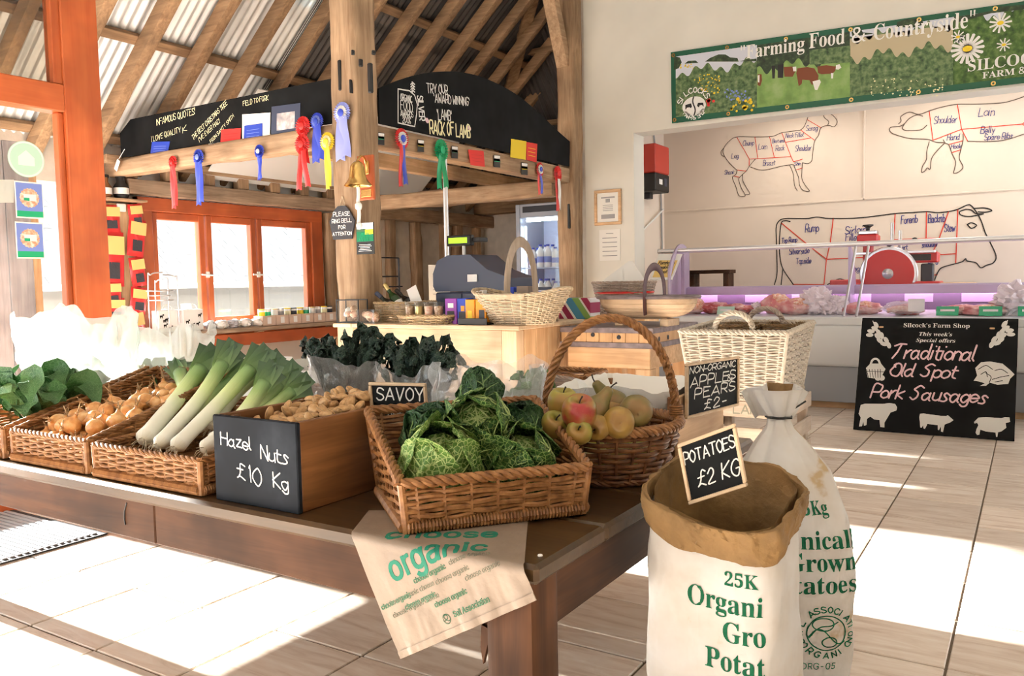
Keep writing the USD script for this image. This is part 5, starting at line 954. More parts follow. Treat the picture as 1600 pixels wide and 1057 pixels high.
# chrome pole with notice
pl = thing('steel_pole', 'slim bright steel pole hanging from the beam above the counter', 'pole', (-4.03, 5.38, 1.34)); pl.add('tube', tube(lin((-4.0, 5.38, 2.2), (-4.0, 5.38, .93), 3), .019, 14), 'aluminium'); pl.add('foot', move(lathe([(.06, 0), (.06, .01), (.022, .016)], 20), (-4.0, 5.38, .93)), 'aluminium')
bsh = thing('back_counter', 'pine back counter behind the till by the steel pole', 'counter', (-4.0, 5.6, 0)); bsh.add('top_board', box2(A(-4.6, 5.15, .90), A(-3.3, 5.75, .93), .005), 'pine_x'); bsh.add('front_panel', box2(A(-4.58, 5.17, 0), A(-3.32, 5.20, .9), .003), 'pine_x')
nt = thing('notice', 'white printed notice fixed to the foot of the steel pole', 'notice', (-3.98, 5.34, 1.1)); P0 = onplane(669, 412, (-3.98, 5.33, 1.2), _f); P1 = onplane(702, 412, (-3.98, 5.33, 1.2), _f); dw = np.linalg.norm(P1 - P0); hr = nrm(P1 - P0)
nt.add('sheet', xf(box((dw / 2, 0, -.16), (dw, .003, .32), 0), np.array([hr, np.cross(Z, hr), Z]).T, P0 - Z * .01), 'paper'); nt.add('print', cat([xf(box((dw / 2, -.0022, -.06 - .035 * k), (dw * (.3 if k < 2 else .6), .0006, .006), 0), np.array([hr, np.cross(Z, hr), Z]).T, P0 - Z * .01) for k in (0, 1, 3, 4, 5)]), 'greyink', kind='stuff')
# fridge with milk
fr = thing('drinks_fridge', 'tall grey glass-fronted fridge of white milk bottles', 'fridge', (-4.8, 8.6, 0)); fx0, fx1, fy, fz1 = -5.16, -4.28, 8.3, 2.1
plain('fridgegrey', (.33, .35, .40), .4, metal=.3); plain('fridgein', (.55, .62, .82), .4)
for lo, hi in (((fx0, fy, 0), (fx0 + .06, fy + .62, fz1)), ((fx1 - .06, fy, 0), (fx1, fy + .62, fz1)), ((fx0 + .061, fy + .57, 0), (fx1 - .061, fy + .62, fz1)), ((fx0 + .061, fy, fz1 - .16), (fx1 - .061, fy + .56, fz1)), ((fx0 + .061, fy, 0), (fx1 - .061, fy + .56, .2))): fr.add('cabinet', box2(A(*lo), A(*hi), .006), 'fridgegrey')
fr.add('inner_back', box2(A(fx0 + .062, fy + .55, .2), A(fx1 - .062, fy + .568, fz1 - .16), 0), 'fridgein'); fr.add('sign_strip', box2(A(fx0 + .1, fy - .006, fz1 - .10), A(fx1 - .1, fy - .001, fz1 - .03), .002), 'darkmetal'); fr.add('door_pane', box2(A(fx0 + .062, fy + .01, .205), A(fx1 - .062, fy + .016, fz1 - .165), 0), 'acetate')
for z in (.55, .95, 1.35): fr.add('shelf', box2(A(fx0 + .065, fy + .04, z), A(fx1 - .065, fy + .54, z + .012), 0), 'fridgein')
glow('fridgelamp', (.80, .88, 1.0), 7.0); fr.add('lamp', tube(lin((fx0 + .1, fy + .09, fz1 - .185), (fx1 - .1, fy + .09, fz1 - .185), 3), .018, 8), 'fridgelamp', label='lit fridge lamp tube'); fr.add('lamp', tube(lin((fx0 + .09, fy + .08, .3), (fx0 + .09, fy + .08, fz1 - .25), 3), .012, 8), 'fridgelamp', label='lit fridge lamp tube')
mk = klass('milk_kind'); q = np.array([(.036, 0), (.042, .01), (.042, .15), (.036, .175), (.018, .20), (.018, .215)]); mk.add('bottle', lathe(q, 14), 'white', smooth=40); mk.add('cap', move(lathe([(.021, 0), (.021, .02), (.002, .021)], 12), (0, 0, .213)), 'blue'); mk.add('label', move(lathe([(.0427, 0), (.0427, .06)], 14, False), (0, 0, .05)), 'lightblue')
for z in (.962, 1.362, .562):
    for k in range(7):
        for j in range(2): place(mk, 'milk_bottle', 'white milk bottle with blue cap on a fridge shelf', 'bottle', (fx0 + .16 + .10 * k, fy + .12 + .12 * j, z), scale=(1, 1, 1.15 if k % 3 else 1.0), group='milk bottles in the fridge')

# ------------------------------------------------------------------ on the oak post
PY = 4.322
def rosette(label, c, n, r, cols, tail, tw=None, spread=.25, seed=0, up=Z):
    """show rosette: pleated rim, inner frill, button and two ribbon tails; cols = outer, inner, button, tails"""
    n = nrm(n); F = np.array([nrm(np.cross(up, n)), np.cross(n, nrm(np.cross(up, n))), n]).T; c = np.asarray(c, float) + n * .012; t = thing('rosette', label, 'rosette', c); th = np.linspace(0, 2 * np.pi, 97)
    def pl(r0, r1, z, k):
        V = np.vstack([np.c_[rr * np.cos(th), rr * np.sin(th), z + a * np.cos(k * th)] for rr, a in ((r0, .001), ((r0 + r1) / 2, .005), (r1, .008))]); m = len(th); f = [(i, i + 1, i + m + 1) for q in range(2) for i in range(q * m, q * m + m - 1)] + [(i, i + m + 1, i + m) for q in range(2) for i in range(q * m, q * m + m - 1)]; return V, np.array(f)
    t.add('pleated_rim', xf(pl(r * .45, r, 0, 24), F, c), cols[0]); t.add('inner_frill', xf(pl(r * .2, r * .66, .009, 20), F, c), cols[1]); t.add('button', xf(move(lathe([(.36 * r, 0), (.36 * r, .004), (.25 * r, .009), (.001, .010)], 20), (0, 0, .013)), F, c), cols[2], smooth=40)
    w = tw or r * .62
    for k, (s, L) in enumerate(((-1, 1.0), (1, .94))):
        def tl(u, v, s=s, L=L): x = (u - .5) * w * (1 + .15 * v) + s * (.16 * r + spread * r * v); y = -r * .3 - v * (tail - .0) * L; notch = np.where(v > .94, -(abs(u - .5) - .25) * w * .5, 0); return np.stack([x, y + notch * 1, .003 + .002 * s + .006 * np.sin(v * 5 + seed + s) + .004 * np.sin(u * 4)], -1)
        t.add('tail', xf(thick(grid(tl, 7, 18), .0006), F, c), cols[3] if k == 0 else cols[-1], smooth=True)
rosette('large lilac and white rosette pinned high on the oak post', ony(536, 177, PY), -Y, .075, ('satinlilac', 'white', 'satinblue', 'satinlilac'), .30, .075)
bl = thing('slate_sign', 'five-sided slate sign on the post reading Please Ring Bell', 'sign', ony(536, 348, PY - .02)); pc = ony(536, 349, PY - .012); sc = .122; pp = [(-.72, -.92), (.72, -.92), (.98, .12), (.52, .78), (.28, .98), (-.28, .98), (-.55, .78), (-.98, .12)]
bl.add('slab', onto(prism([(x * sc, y * sc) for x, y in pp], .012), pc, X, Z), 'slate'); bl.add('lettering', cat([chalk(s, h, pc + A(0, -.0125, z), X, Z, w=.0048, center=True, seed=k, jit=.3) for k, (s, h, z) in enumerate((('PLEASE', .028, .050), ('RING BELL', .026, .004), ('FOR', .024, -.040), ('ATTENTION', .022, -.084)))]), 'chalk'); bl.add('hanging_cord', cat([tube(lin(pc + A(s * .03, 0, .105), pc + A(0, 0, .19), 4), .003, 5) for s in (-1, 1)] + [tube(pc + A(0, 0, .112) + np.c_[.022 * np.cos(b := np.linspace(0, 6.28, 14)), 0 * b, .014 * np.sin(b)], .004, 5)]), 'palewillow')
ps_ = thing('poster', 'small field-scene poster with dark text on the oak post', 'poster', ony(571, 372, PY)); q0, q1 = ony(558, 398, PY - .006), ony(584, 347, PY - .006)
ps_.add('sheet', box2(A(q0[0], PY - .008, q0[2]), A(q1[0], PY - .004, q1[2]), 0), 'black'); hh = q1[2] - q0[2]; ww = q1[0] - q0[0]
for (a0, a1, b0, b1, m_) in ((.03, .97, .40, .99, 'white'), (.03, .97, .40, .72, 'greenink'), (.5, .97, .62, .78, 'yellow'), (.03, .55, .72, .80, 'palegreenink')): ps_.add('picture', box2(A(q0[0] + a0 * ww, PY - .0090 - .0004 * (m_ != 'white') - .0003 * (m_ == 'yellow'), q0[2] + b0 * hh), A(q0[0] + a1 * ww, PY - .0075, q0[2] + b1 * hh), 0), m_)
ps_.add('picture', cat([tube(lin((q0[0] + ww * (.15 + .1 * k), PY - .0092, q0[2] + .42 * hh), (q0[0] + ww * (.32 + .06 * k), PY - .0092, q0[2] + .68 * hh), 3), .003, 4) for k in range(7)]), 'satingreen'); ps_.add('print', cat([box((q0[0] + ww * .48, PY - .0088, q0[2] + hh * (.10 + .05 * k)), (ww * (.75 - .1 * (k % 3)), .001, hh * .018), 0) for k in range(5)]), 'white', kind='stuff')
bb = thing('shop_bell', 'brass bell with a white rope on a varnished board', 'bell', ony(574, 278, PY)); z0, z1 = ony(574, 313, PY - .01)[2], ony(574, 243, PY - .01)[2]; bx0, bx1 = ony(561, 280, PY - .01)[0], ony(588, 280, PY - .01)[0] - .01
bb.add('board', box2(A(bx0, PY - .03, z0), A(bx1, PY - .006, z1), .006), 'redpaint_z', label='varnished orange-brown board'); bb.add('plaque', box2(A(bx0 + .035, PY - .034, z0 + .02), A(bx1 - .02, PY - .029, z0 + .07), .002), 'brass', label='small brass plaque')
bc = A(bx1 - .03, PY - .15, z1 - .055); bb.add('bracket', tube(spline([A(bc[0] - .02, PY - .03, bc[2] - .06), A(bc[0] - .02, PY - .05, bc[2] + .02), A(bc[0], PY - .11, bc[2] + .035), bc], 8), .008, 8), 'brass'); bb.add('bracket_plate', box((bc[0] - .02, PY - .033, bc[2] - .03), (.03, .008, .09), .003), 'brass')
pr = spline(np.array([(.012, 0), (.030, -.012), (.046, -.035), (.052, -.075), (.062, -.12), (.088, -.155), (.092, -.165)]), 5); bb.add('dome', xf(cat([lathe(pr, 32, False), lathe((pr - [.005, .002])[::-1] , 32, False)]), np.eye(3), bc), 'brass', smooth=40); bb.add('clapper', blob(bc - Z * .16, (.018, .018, .02), .02), 'brass')
bb.add('bell_rope', cat([tube(lin(bc - Z * .17, bc - Z * .42, 12) + np.c_[.004 * np.sin(np.arange(12)), 0 * np.arange(12), 0 * np.arange(12)], .012, 8), blob(bc - Z * .30, (.024, .024, .03), .15), blob(bc - Z * .43, (.020, .020, .026), .15)]), 'white', label='white knotted bell rope')

# ------------------------------------------------------------------ window bench
wbn = thing('window_bench', 'rough grey plank bench under the red window', 'bench', (-6.8, 5.8, 0)); BZ = .80
wbn.add('plank', timber((-6.80, 4.40, BZ - .025), (-6.80, 7.02, BZ - .025), .36, .05, amp=.006, seed=31), 'drift_y')
for y in (4.9, 5.75, 6.85): wbn.add('leg', box((-6.68, y, .375), (.05, .09, .75), .004), 'pine_z')
wbn.add('apron', box((-6.66, 5.9, .68), (.03, 1.9, .12), .004), 'redpaint_y')
def giftbag(label, y, w, seed):
    t = thing('gift_bag', label, 'bag', (-6.75, y, BZ)); h = .20
    t.add('body', cat([rough(box2(A(-6.80, y - w / 2, BZ), A(-6.70, y + w / 2, BZ + h), .004), .003, 20, seed)]), 'white'); rg = random.Random(seed)
    for k in range(5): yy, zz = y + rg.uniform(-.36, .36) * w, BZ + rg.uniform(.03, .17); t.add('animal_print', cat([box((-6.6975, yy, zz), (.002, .030, .016), 0), box((-6.6975, yy + .02, zz + .012), (.002, .014, .014), 0), box((-6.6975, yy - .01, zz - .012), (.002, .006, .014), 0), box((-6.6975, yy + .01, zz - .012), (.002, .006, .014), 0)]), 'blackink', kind='stuff')
    t.add('handle', tube(np.c_[np.full(14, -6.71), y + .05 * np.cos(a := np.linspace(0, np.pi, 14)), BZ + h + .05 * np.sin(a)], .004, 5), 'paper')
giftbag('white gift bag with black animals, nearer the red sweet strips', 4.72, .20, 3); giftbag('white gift bag with small black animals, second along the bench', 4.99, .22, 4)
rg = random.Random(4)
for k in range(9):
    y = 5.22 + .075 * k; v = blob((-6.76 + .05 * (k % 2), y, BZ + .035), (.07, .05, .045), .35, 3, k); solo('cloth_packet', 'crumpled white cloth packet heaped on the window bench', 'packet', v, 'paper' if k % 3 else 'matgrey', group='packets on the window bench')
plain('cardboard', (.62, .46, .36), .8)
for k in range(6):
    y = 5.86 + .178 * k; cs = thing('shelf_carton', f'open pinkish card tray of small tins, {["nearest the white packets", "second along the bench", "third along the bench", "fourth along the bench", "fifth along the bench", "farthest along, by the window post"][k]}', 'carton', (-6.72, y, BZ))
    for lo, hi in (((-6.79, y - .084, BZ), (-6.65, y + .084, BZ + .006)), ((-6.655, y - .084, BZ + .007), (-6.65, y + .084, BZ + .10)), ((-6.79, y - .084, BZ + .007), (-6.785, y + .084, BZ + .10)), ((-6.784, y - .084, BZ + .007), (-6.656, y - .079, BZ + .10)), ((-6.784, y + .079, BZ + .007), (-6.656, y + .084, BZ + .10))): cs.add('side', box2(A(*lo), A(*hi), 0), 'cardboard')
    cs.add('label', box((-6.649, y, BZ + .05), (.002, .05, .065), 0), 'white', label='white paper label')
    for j in range(2):
        t = thing('small_tin', f'{["yellow-lidded", "green-labelled", "pale", "grey", "lemon", "dark-lidded"][(k * 2 + j) % 6]} tin {["left", "right"][j]} in the {["first", "second", "third", "fourth", "fifth", "last"][k]} card tray of the row', 'tin', (-6.72, y - .04 + .08 * j, BZ + .01)); c = A(-6.72, y - .04 + .08 * j, BZ + .008)
        t.add('can', move(lathe([(.034, 0), (.034, .15), (.002, .152)], 14), c), 'white', smooth=40); t.add('label', move(lathe([(.0347, .05), (.0347, .13)], 14, False), c), ['yellow', 'satingreen', 'paper', 'greyink', 'yellowchalk', 'slate'][(k * 2 + j) % 6]); t.add('lid', move(lathe([(.036, .15), (.036, .16), (.002, .162)], 14), c), ['yellow', 'white', 'foil', 'steel', 'yellow', 'darkmetal'][(k * 2 + j) % 6])
ws = thing('wire_stand', 'tall bent-wire display stand beside the gift bags', 'stand', (-6.35, 4.45, 0))
for k, (dx, dy, h) in enumerate(((0, 0, 1.32), (.10, .12, 1.28), (.05, .25, 1.30), (-.08, .12, 1.26))): ws.add('upright', tube(spline([(-6.4 + dx, 4.33 + dy, 0), (-6.4 + dx, 4.33 + dy, h - .12), (-6.4 + dx * .8, 4.36 + dy * .8, h), (-6.38, 4.46, h + .02)], 8), .006, 6), 'aluminium')
for r_, z in ((.11, 1.18), (.085, 1.14), (.10, 1.10)): ws.add('ring', tube(np.c_[-6.38 + r_ * np.cos(a := np.linspace(0, 6.28, 30)), 4.43 + r_ * np.sin(a), np.full(30, z)], .005, 6), 'aluminium')
plain('cardyellow', (.80, .58, .20), .7)
# strips of sweet packets on an orange board
sb = thing('strip_board', 'orange-painted board hung with two strips of red packets', 'board', (-6.93, 4.4, .6)); sb.add('board', box2(A(-7.03, 4.13, .55), A(-6.965, 4.60, 1.97), .006), 'pine_z'); sb.add('hanger', box((-6.93, 4.24, 1.93), (.03, .10, .07), .006), 'white', label='white plastic clip'); sb.add('hanger', box((-6.93, 4.46, 1.93), (.03, .08, .07), .006), 'white', label='white plastic clip')
names = ['topmost', 'second', 'third', 'fourth', 'lowest']
for s, (px0, rows) in enumerate(((172, ((172, 342, 15, 20), (173, 405, 21, 40), (174, 460, 15, 18), (178, 485, 17, 18), (186, 505, 15, 14))), (212, ((212, 338, 11, 18), (213, 372, 14, 28), (215, 425, 12, 22), (216, 470, 13, 20), (208, 515, 20, 28))))):
    for k, (px, py, hw, hh_) in enumerate(rows):
        c = onx(px, py, -6.94); w, h = hw * 2 / 1291 * 7.85, hh_ * 2 / 1291 * 7.85; t = thing('sweet_packet', f'{names[k]} red packet on the {["left", "right"][s]} hanging strip', 'packet', c); R = rot(X, (-1) ** k * 5 * (s + .4)); F = R @ np.array([Y, Z, X]).T
        t.add('pouch', xf(bend(grid(lambda u, v: np.stack([(u - .5) * w, (v - .5) * h, .024 * np.sin(np.pi * np.clip(u, 0, 1)) ** .6 * np.sin(np.pi * v) ** .6 + .004 * np.sin(u * 9 + v * 7 + k)], -1), 14, 14), lambda v: v), F, c), 'satinred', smooth=True)
        t.add('label', xf(thick(grid(lambda u, v: np.stack([(u - .5) * w * .9, (v * .34 + .08) * h, .029 + 0 * u], -1), 4, 4), .002), F, c), 'cardyellow', label='yellow printed label'); t.add('window', xf(thick(grid(lambda u, v: np.stack([(u - .5) * w * .55, (v * .3 - .36) * h, .027 + 0 * u], -1), 4, 4), .002), F, c), 'slate', label='clear window on dark sweets')
dj = [thing('dark_jar', l, 'jar', onx(px, 306, -6.92)) for px, l in ((163, 'round brown jar above the left packet strip'), (190, 'dark jar with a white label above the packet strips'))]
for t, px in zip(dj, (163, 190)): c = onx(px, 312, -6.90); t.add('body', move(lathe([(.05, 0), (.065, .04), (.065, .11), (.04, .15), (.04, .19)], 16), c), 'crate_z' if px == 163 else 'black', smooth=40); t.add('label', move(lathe([(.0662, .045), (.0662, .10)], 16, False), c), 'white'); t.add('lid', move(lathe([(.045, .19), (.045, .215), (.002, .216)], 14), c), 'black')
js = struct('trim_9', box2(A(-7.03, 4.02, 1.985), A(-6.83, 4.66, 2.005), .003), 'oak_y')
wr = thing('wire_rack', 'black wire bottle rack in the gap left of the oak post', 'rack', (-6.55, 7.3, 0))
for y in (7.12, 7.42): wr.add('upright', tube(lin((-6.7, y, 0), (-6.7, y, 1.75), 3), .012, 6), 'darkmetal')
for z in (.9, 1.15, 1.4, 1.6): wr.add('loop', tube(np.c_[-6.62 + .10 * np.cos(a := np.linspace(0, 6.28, 20)), 7.27 + .15 * np.sin(a), np.full(20, z)], .010, 6), 'darkmetal')
for px, py, m_, l in ((591, 405, 'bottlegreen', 'green bottle neck rising behind the post, in the rack'),):
    bottle(l, onx(px, 440, -6.0) * 1 + A(0, 0, -.05), (.05, 0, 1), m_, 'satingreen')
rk = thing('bottle_rack', 'black metal rack behind the post holding a green bottle', 'rack', (-6.0, 7.6, .8)); q = onx(591, 440, -6.0)
rk.add('shelf', box((q[0], q[1], q[2] - .06), (.35, .40, .015), .003), 'darkmetal')
for dx in (-.15, .15):
    for dy in (-.17, .17): rk.add('upright', tube(lin((q[0] + dx, q[1] + dy, 0), (q[0] + dx, q[1] + dy, q[2] + .25), 3), .010, 6), 'darkmetal')
rk.add('rail', cat([tube(lin((q[0] + .15, q[1] - .17, q[2] + z), (q[0] + .15, q[1] + .17, q[2] + z), 3), .008, 6) for z in (.05, .25)]), 'darkmetal', kind='stuff')
# ------------------------------------------------------------------ boards, papers and rosettes along the beams
YB = 4.395
c1 = thing('menu_board', 'long blackboard of quotes standing on the left beam', 'blackboard', (-5.5, YB, 2.345))
c1.add('board', onto(prism([(-6.78, 2.350), (-4.22, 2.352), (-4.22, 2.664), (-6.62, 2.662), (-6.78, 2.56)], .014), (0, YB + .007, 0), X, Z), 'blackboard')
def wr_(txt, px0, px1, h, plane, seed, w=None):
    a, b = plane(*px0), plane(*px1); L = np.linalg.norm(b - a); s = strokes(txt, h, .1, .4, seed, 1.5); k = L / max(p[:, 0].max() for p in s); u = nrm(b - a); nn = -Y if abs(u[1]) < .5 else X; v = np.cross(nn, u) ; v = v * np.sign(v[2]); return onto(pen([p * [k, 1] for p in s], w or h * .11), a + nn * .0005, u, v)
pl1 = lambda x, y: ony(x, y, YB - .007)
c1.add('lettering', cat([wr_("INFAMOUS QUOTES!", (245, 196), (305, 178), .05, pl1, 1), wr_('I LOVE QUALITY', (237, 222), (283, 206), .042, pl1, 2), wr_('JK', (284, 209), (293, 203), .042, pl1, 9), wr_('THE BEST CHRISTMAS TREE', (302, 219), (356, 163), .040, pl1, 3), wr_("I'VE EVER HAD!", (312, 222), (344, 191), .036, pl1, 4), wr_('- FROM SANTY SMITH', (327, 228), (366, 183), .030, pl1, 5), wr_('FIELD TO FORK', (380, 166), (420, 156), .036, pl1, 6)]), 'yellowchalk', label='pale yellow chalk lettering')
XB = -3.992
c2 = thing('award_board', 'arched blackboard on the right beam announcing the award winning lamb', 'blackboard', (-4.0, 6.1, 2.345))
ya, yb_ = 4.60, 7.50; arc = [(ya, 2.352)] + [(y, z) for y, z in spline([(7.50, 2.352), (7.50, 2.60), (7.15, 2.72), (6.9, 2.785), (6.45, 2.895), (5.95, 2.937), (5.55, 2.907), (5.2, 2.83), (4.9, 2.72), (4.60, 2.58)], 5) if True][1:]
c2.add('board', onto(prism(Polygon([(7.50, 2.352)] + [(float(p[0]), float(p[1])) for p in spline([(7.50, 2.60), (7.15, 2.70), (6.9, 2.785), (6.45, 2.895), (5.95, 2.937), (5.55, 2.907), (5.2, 2.83), (4.9, 2.73), (4.60, 2.60)], 6)] + [(4.60, 2.352)]), .014), (XB - .014, 0, 0), Y, Z), 'blackboard')
pl2 = lambda x, y: onx(x, y, XB + .0005)
def L2(px): return [np.array([pl2(*p)[1], pl2(*p)[2]]) for p in px]
def chk2(lines, w): return onto(pen(lines, w), (XB, 0, 0), Y, Z)
c2.add('lettering', cat([wr_('TRY OUR', (667, 144), (700, 147), .068, pl2, 1, .0085), wr_("'AWARD WINNING'", (678, 160), (734, 165), .064, pl2, 2, .008), wr_("'LAMB'", (683, 186), (706, 189), .075, pl2, 3, .009)]), 'chalk'); c2.add('lettering', wr_('RACK OF LAMB', (672, 208), (735, 215), .098, pl2, 4, .013), 'yellowchalk', label='larger pale yellow chalk lettering')
c2.add('lettering', cat([wr_(t_, a_, b_, h_ * .85, pl2, 5 + k, .006) for k, (t_, a_, b_, h_) in enumerate((('ORGANIC', (626, 157), (644, 160), .055), ('FOOD', (626, 172), (645, 175), .080), ('AWARDS', (626, 181), (646, 184), .050), ('2006', (629, 191), (642, 194), .050)))]), 'chalk')
sil = strokes('SILVER', .065, 0, .2, 4, 1.5); kk = .34 / max(p[:, 0].max() for p in sil); a0, a1 = pl2(652, 150), pl2(656, 188); d_ = nrm(a1 - a0); c2.add('lettering', onto(pen([p * [np.linalg.norm(a1 - a0) / max(q[:, 0].max() for q in sil), 1] for p in sil], .010), a0, d_, np.cross(X, d_)), 'chalk')
c2.add('emblem', chk2([np.vstack(L2([(622, 139), (640, 142), (648, 149), (652, 163), (651, 178), (648, 198), (622, 192), (622, 139)]))] + [np.vstack(L2([(644, 146), (646, 136), (644, 128)]))] + [np.vstack(L2([(645 + s * 3, 144 - 4 * k), (645, 141 - 4 * k)])) for k in range(4) for s in (-1, 1)], .010), 'chalk', label='drawn award emblem with an ear of wheat'); c2.add('flower_dot', chk2([np.vstack(L2([(667, 188), (668, 189)])), np.vstack(L2([(733, 200), (734, 201)]))], .04), 'pinkchalk', kind='stuff')
def sheet(name, label, plane, px, nrm_, m, marks=None, t=.002, cat_='card'):
    P = [plane(*p) for p in px]; n = np.asarray(nrm_, float); v = np.array([p + n * .004 for p in P]); tt = thing(name, label, cat_, v.mean(0)); tt.add('card', thick((v, np.array([[0, 1, 2], [0, 2, 3]])) if np.dot(np.cross(v[1] - v[0], v[2] - v[0]), n) > 0 else (v, np.array([[0, 2, 1], [0, 3, 2]])), t), m)
    q = lambda u, w: (v[0] * (1 - u) + v[1] * u) * (1 - w) + (v[3] * (1 - u) + v[2] * u) * w + n * .0012
    for (u0, u1, w0, w1, mm) in marks or (): f = np.array([q(u0, w0), q(u1, w0), q(u1, w1), q(u0, w1)]); tt.add('print', (f, np.array([[0, 1, 2], [0, 2, 3]]) if np.dot(np.cross(f[1] - f[0], f[2] - f[0]), n) > 0 else np.array([[0, 2, 1], [0, 3, 2]])), mm)
    return tt
lines = lambda m, r: [(.15, .85, a, a + .03, m) for a in r]
sheet('award_card', 'blue card at the left end of the quotes board', pl1, ((238, 222), (266, 221), (262, 244), (235, 246)), -Y, 'blue', lines('lightblue', (.3, .45, .6)), cat_='card'); sheet('award_card', 'red card near the middle of the quotes board', pl1, ((346, 203), (377, 200), (376, 225), (345, 230)), -Y, 'brightred', lines('red', (.3, .45, .6)))
sheet('paper_sheet', 'white paper behind the blue card on the quotes board', pl1, ((379, 179), (423, 176), (422, 217), (379, 222)), -Y, 'paper', cat_='paper'); sheet('award_card', 'blue card over white paper on the quotes board', lambda x, y: pl1(x, y) - Y * .004, ((383, 197), (411, 193), (411, 219), (382, 222)), -Y, 'blue', lines('lightblue', (.3, .5, .7)))
speckled('oldphoto', [(.3, (.20, .20, .24)), (.5, (.50, .45, .45)), (.7, (.78, .76, .78))], scale=14, detail=6)
fp = sheet('framed_photo', 'dark framed photograph on the quotes board by the red rosettes', pl1, ((425, 167), (470, 161), (469, 210), (424, 217)), -Y, 'navy', [(.2, .82, .24, .78, 'oldphoto')], .02, cat_='photo')
sheet('award_card', 'red square card on the face of the right beam', lambda x, y: onx(x, y, -4.008 + .02), ((731, 234), (755, 236), (757, 261), (735, 258)), X, 'brightred', lines('red', (.3, .5, .7))); sheet('award_card', 'yellow card at the foot of the award board', pl2, ((798, 217), (822, 221), (821, 250), (797, 246)), X, 'yellow'); sheet('award_card', 'orange-red card touching the yellow one on the award board', pl2, ((822, 222), (839, 225), (838, 254), (822, 250)), X, 'brightred', lines('yellow', (.3, .5, .7)))
for k, (px, py, l) in enumerate(((595, 216, 'picture card on the right beam next to the oak post'), (657, 227, 'picture card on the beam between the tricolour and green rosettes'), (710, 237, 'picture card on the beam right of the green rosette'), (776, 251, 'picture card on the beam right of the red square card'), (819, 263, 'picture card on the beam below the yellow card'))): sheet('picture_card', l, lambda x, y: onx(x, y, -4.008 + .016), ((px - 5, py - 9), (px + 5, py - 8), (px + 5, py + 11), (px - 5, py + 10)), X, 'black', [(.05, .95, .05, .5, 'white'), (.05, .95, .3, .55, ['satingreen', 'yellow', 'palegreenink', 'satingreen', 'yellow'][k]), (.2, .7, .35, .5, ['yellow', 'satingreen', 'yellow', 'yellow', 'satingreen'][k])])
ro = lambda px, py, Yv=4.350: ony(px, py, Yv); r2_ = lambda px, py: onx(px, py, -3.985)
rosette('slim red rosette with a long tail left on the beam', ro(272, 254), -Y, .052, ('satinred', 'brightred', 'red', 'satinred'), .36, .045, seed=1); rosette('blue rosette with a wide ribbon, second from the left', ro(312, 246), -Y, .062, ('satinblue', 'blue', 'lightblue', 'satinblue'), .36, .05, seed=2); rosette('small blue rosette alone in the middle of the left beam', ro(407, 237), -Y, .050, ('satinblue', 'blue', 'white', 'satinblue'), .20, .026, .05, seed=3)
rosette('upper red rosette of the red pair on the left beam', ro(475, 198), -Y, .072, ('satinred', 'satinred', 'brightred', 'satinred'), .26, .05, seed=4); rosette('lower red rosette of the red pair with forked tails', ro(474, 226, 4.325), -Y, .072, ('satinred', 'satinred', 'brightred', 'satinred'), .30, .045, .45, seed=5); rosette('deep blue rosette right of the red pair, left of the yellow one', ro(497, 190), -Y, .060, ('satinblue', 'lightblue', 'blue', 'satinblue'), .27, .06, seed=6)
rosette('yellow rosette with a narrow yellow tail beside the oak post', ro(513, 222, 4.31), -Y, .066, ('satinyellow', 'yellowchalk', 'satinyellow', 'satinyellow'), .31, .028, .05, seed=7)
rosette('red, white and blue rosette on the right beam by the post', r2_(626, 217), X, .075, ('satinred', 'white', 'satinblue', 'satinred', 'satinblue'), .33, .045, .12, seed=8); rosette('bright green rosette above the steel pole', r2_(688, 235), X, .085, ('satingreen', 'green', 'satingreen', 'satingreen', 'green'), .28, .06, .3, seed=9); rosette('small tricolour rosette near the right end of the beam', r2_(842, 265), X, .065, ('satinred', 'white', 'satinblue', 'satinred', 'satinblue'), .22, .045, .2, seed=10); rosette('red and white rosette at the far right end of the beam', r2_(870, 272), X, .075, ('satinred', 'satinred', 'brightred', 'satinred', 'white'), .34, .06, .1, seed=11)
cl = thing('price_tag', 'small pale tag on a string at the left end of the beam', 'tag', ony(183, 258, 4.3)); c = ony(183, 258, 4.33); cl.add('tag', xf(box((0, 0, 0), (.045, .006, .10), .003), rot(Y, 35), c), 'palegreenink' if 0 else 'paper'); cl.add('string', tube(lin(c + A(.03, 0, .05), c + A(.09, .02, .13), 3), .003, 5), 'paper')

# stickers on the red screen's glass
st = thing('window_sticker', 'round pale green sticker on the glass of the red screen', 'sticker', onx(41, 249, SX + .006)); plain('mint', (.50, .74, .60), .5); c = onx(41, 249, SX + .0045); r = np.linalg.norm(onx(41, 221, SX) - onx(41, 249, SX))
st.add('disc', onto(prism(shapely.Point(0, 0).buffer(r, 24), .0012), c, Y, Z), 'mint'); st.add('ring', onto(prism(shapely.Point(0, 0).buffer(r * .97, 24).difference(shapely.Point(0, 0).buffer(r * .88, 24)), .0014), c, Y, Z), 'white'); st.add('emblem', onto(prism(unary_union([Polygon([(-.45, -.35), (.45, -.35), (.45, .1), (0, .5), (-.45, .1)])]).buffer(.04) if 0 else shapely.affinity.scale(Polygon([(-.45, -.35), (.45, -.35), (.45, .1), (0, .5), (-.45, .1)]), r, r, origin=(0, 0)), .0014), c, Y, Z), 'white')
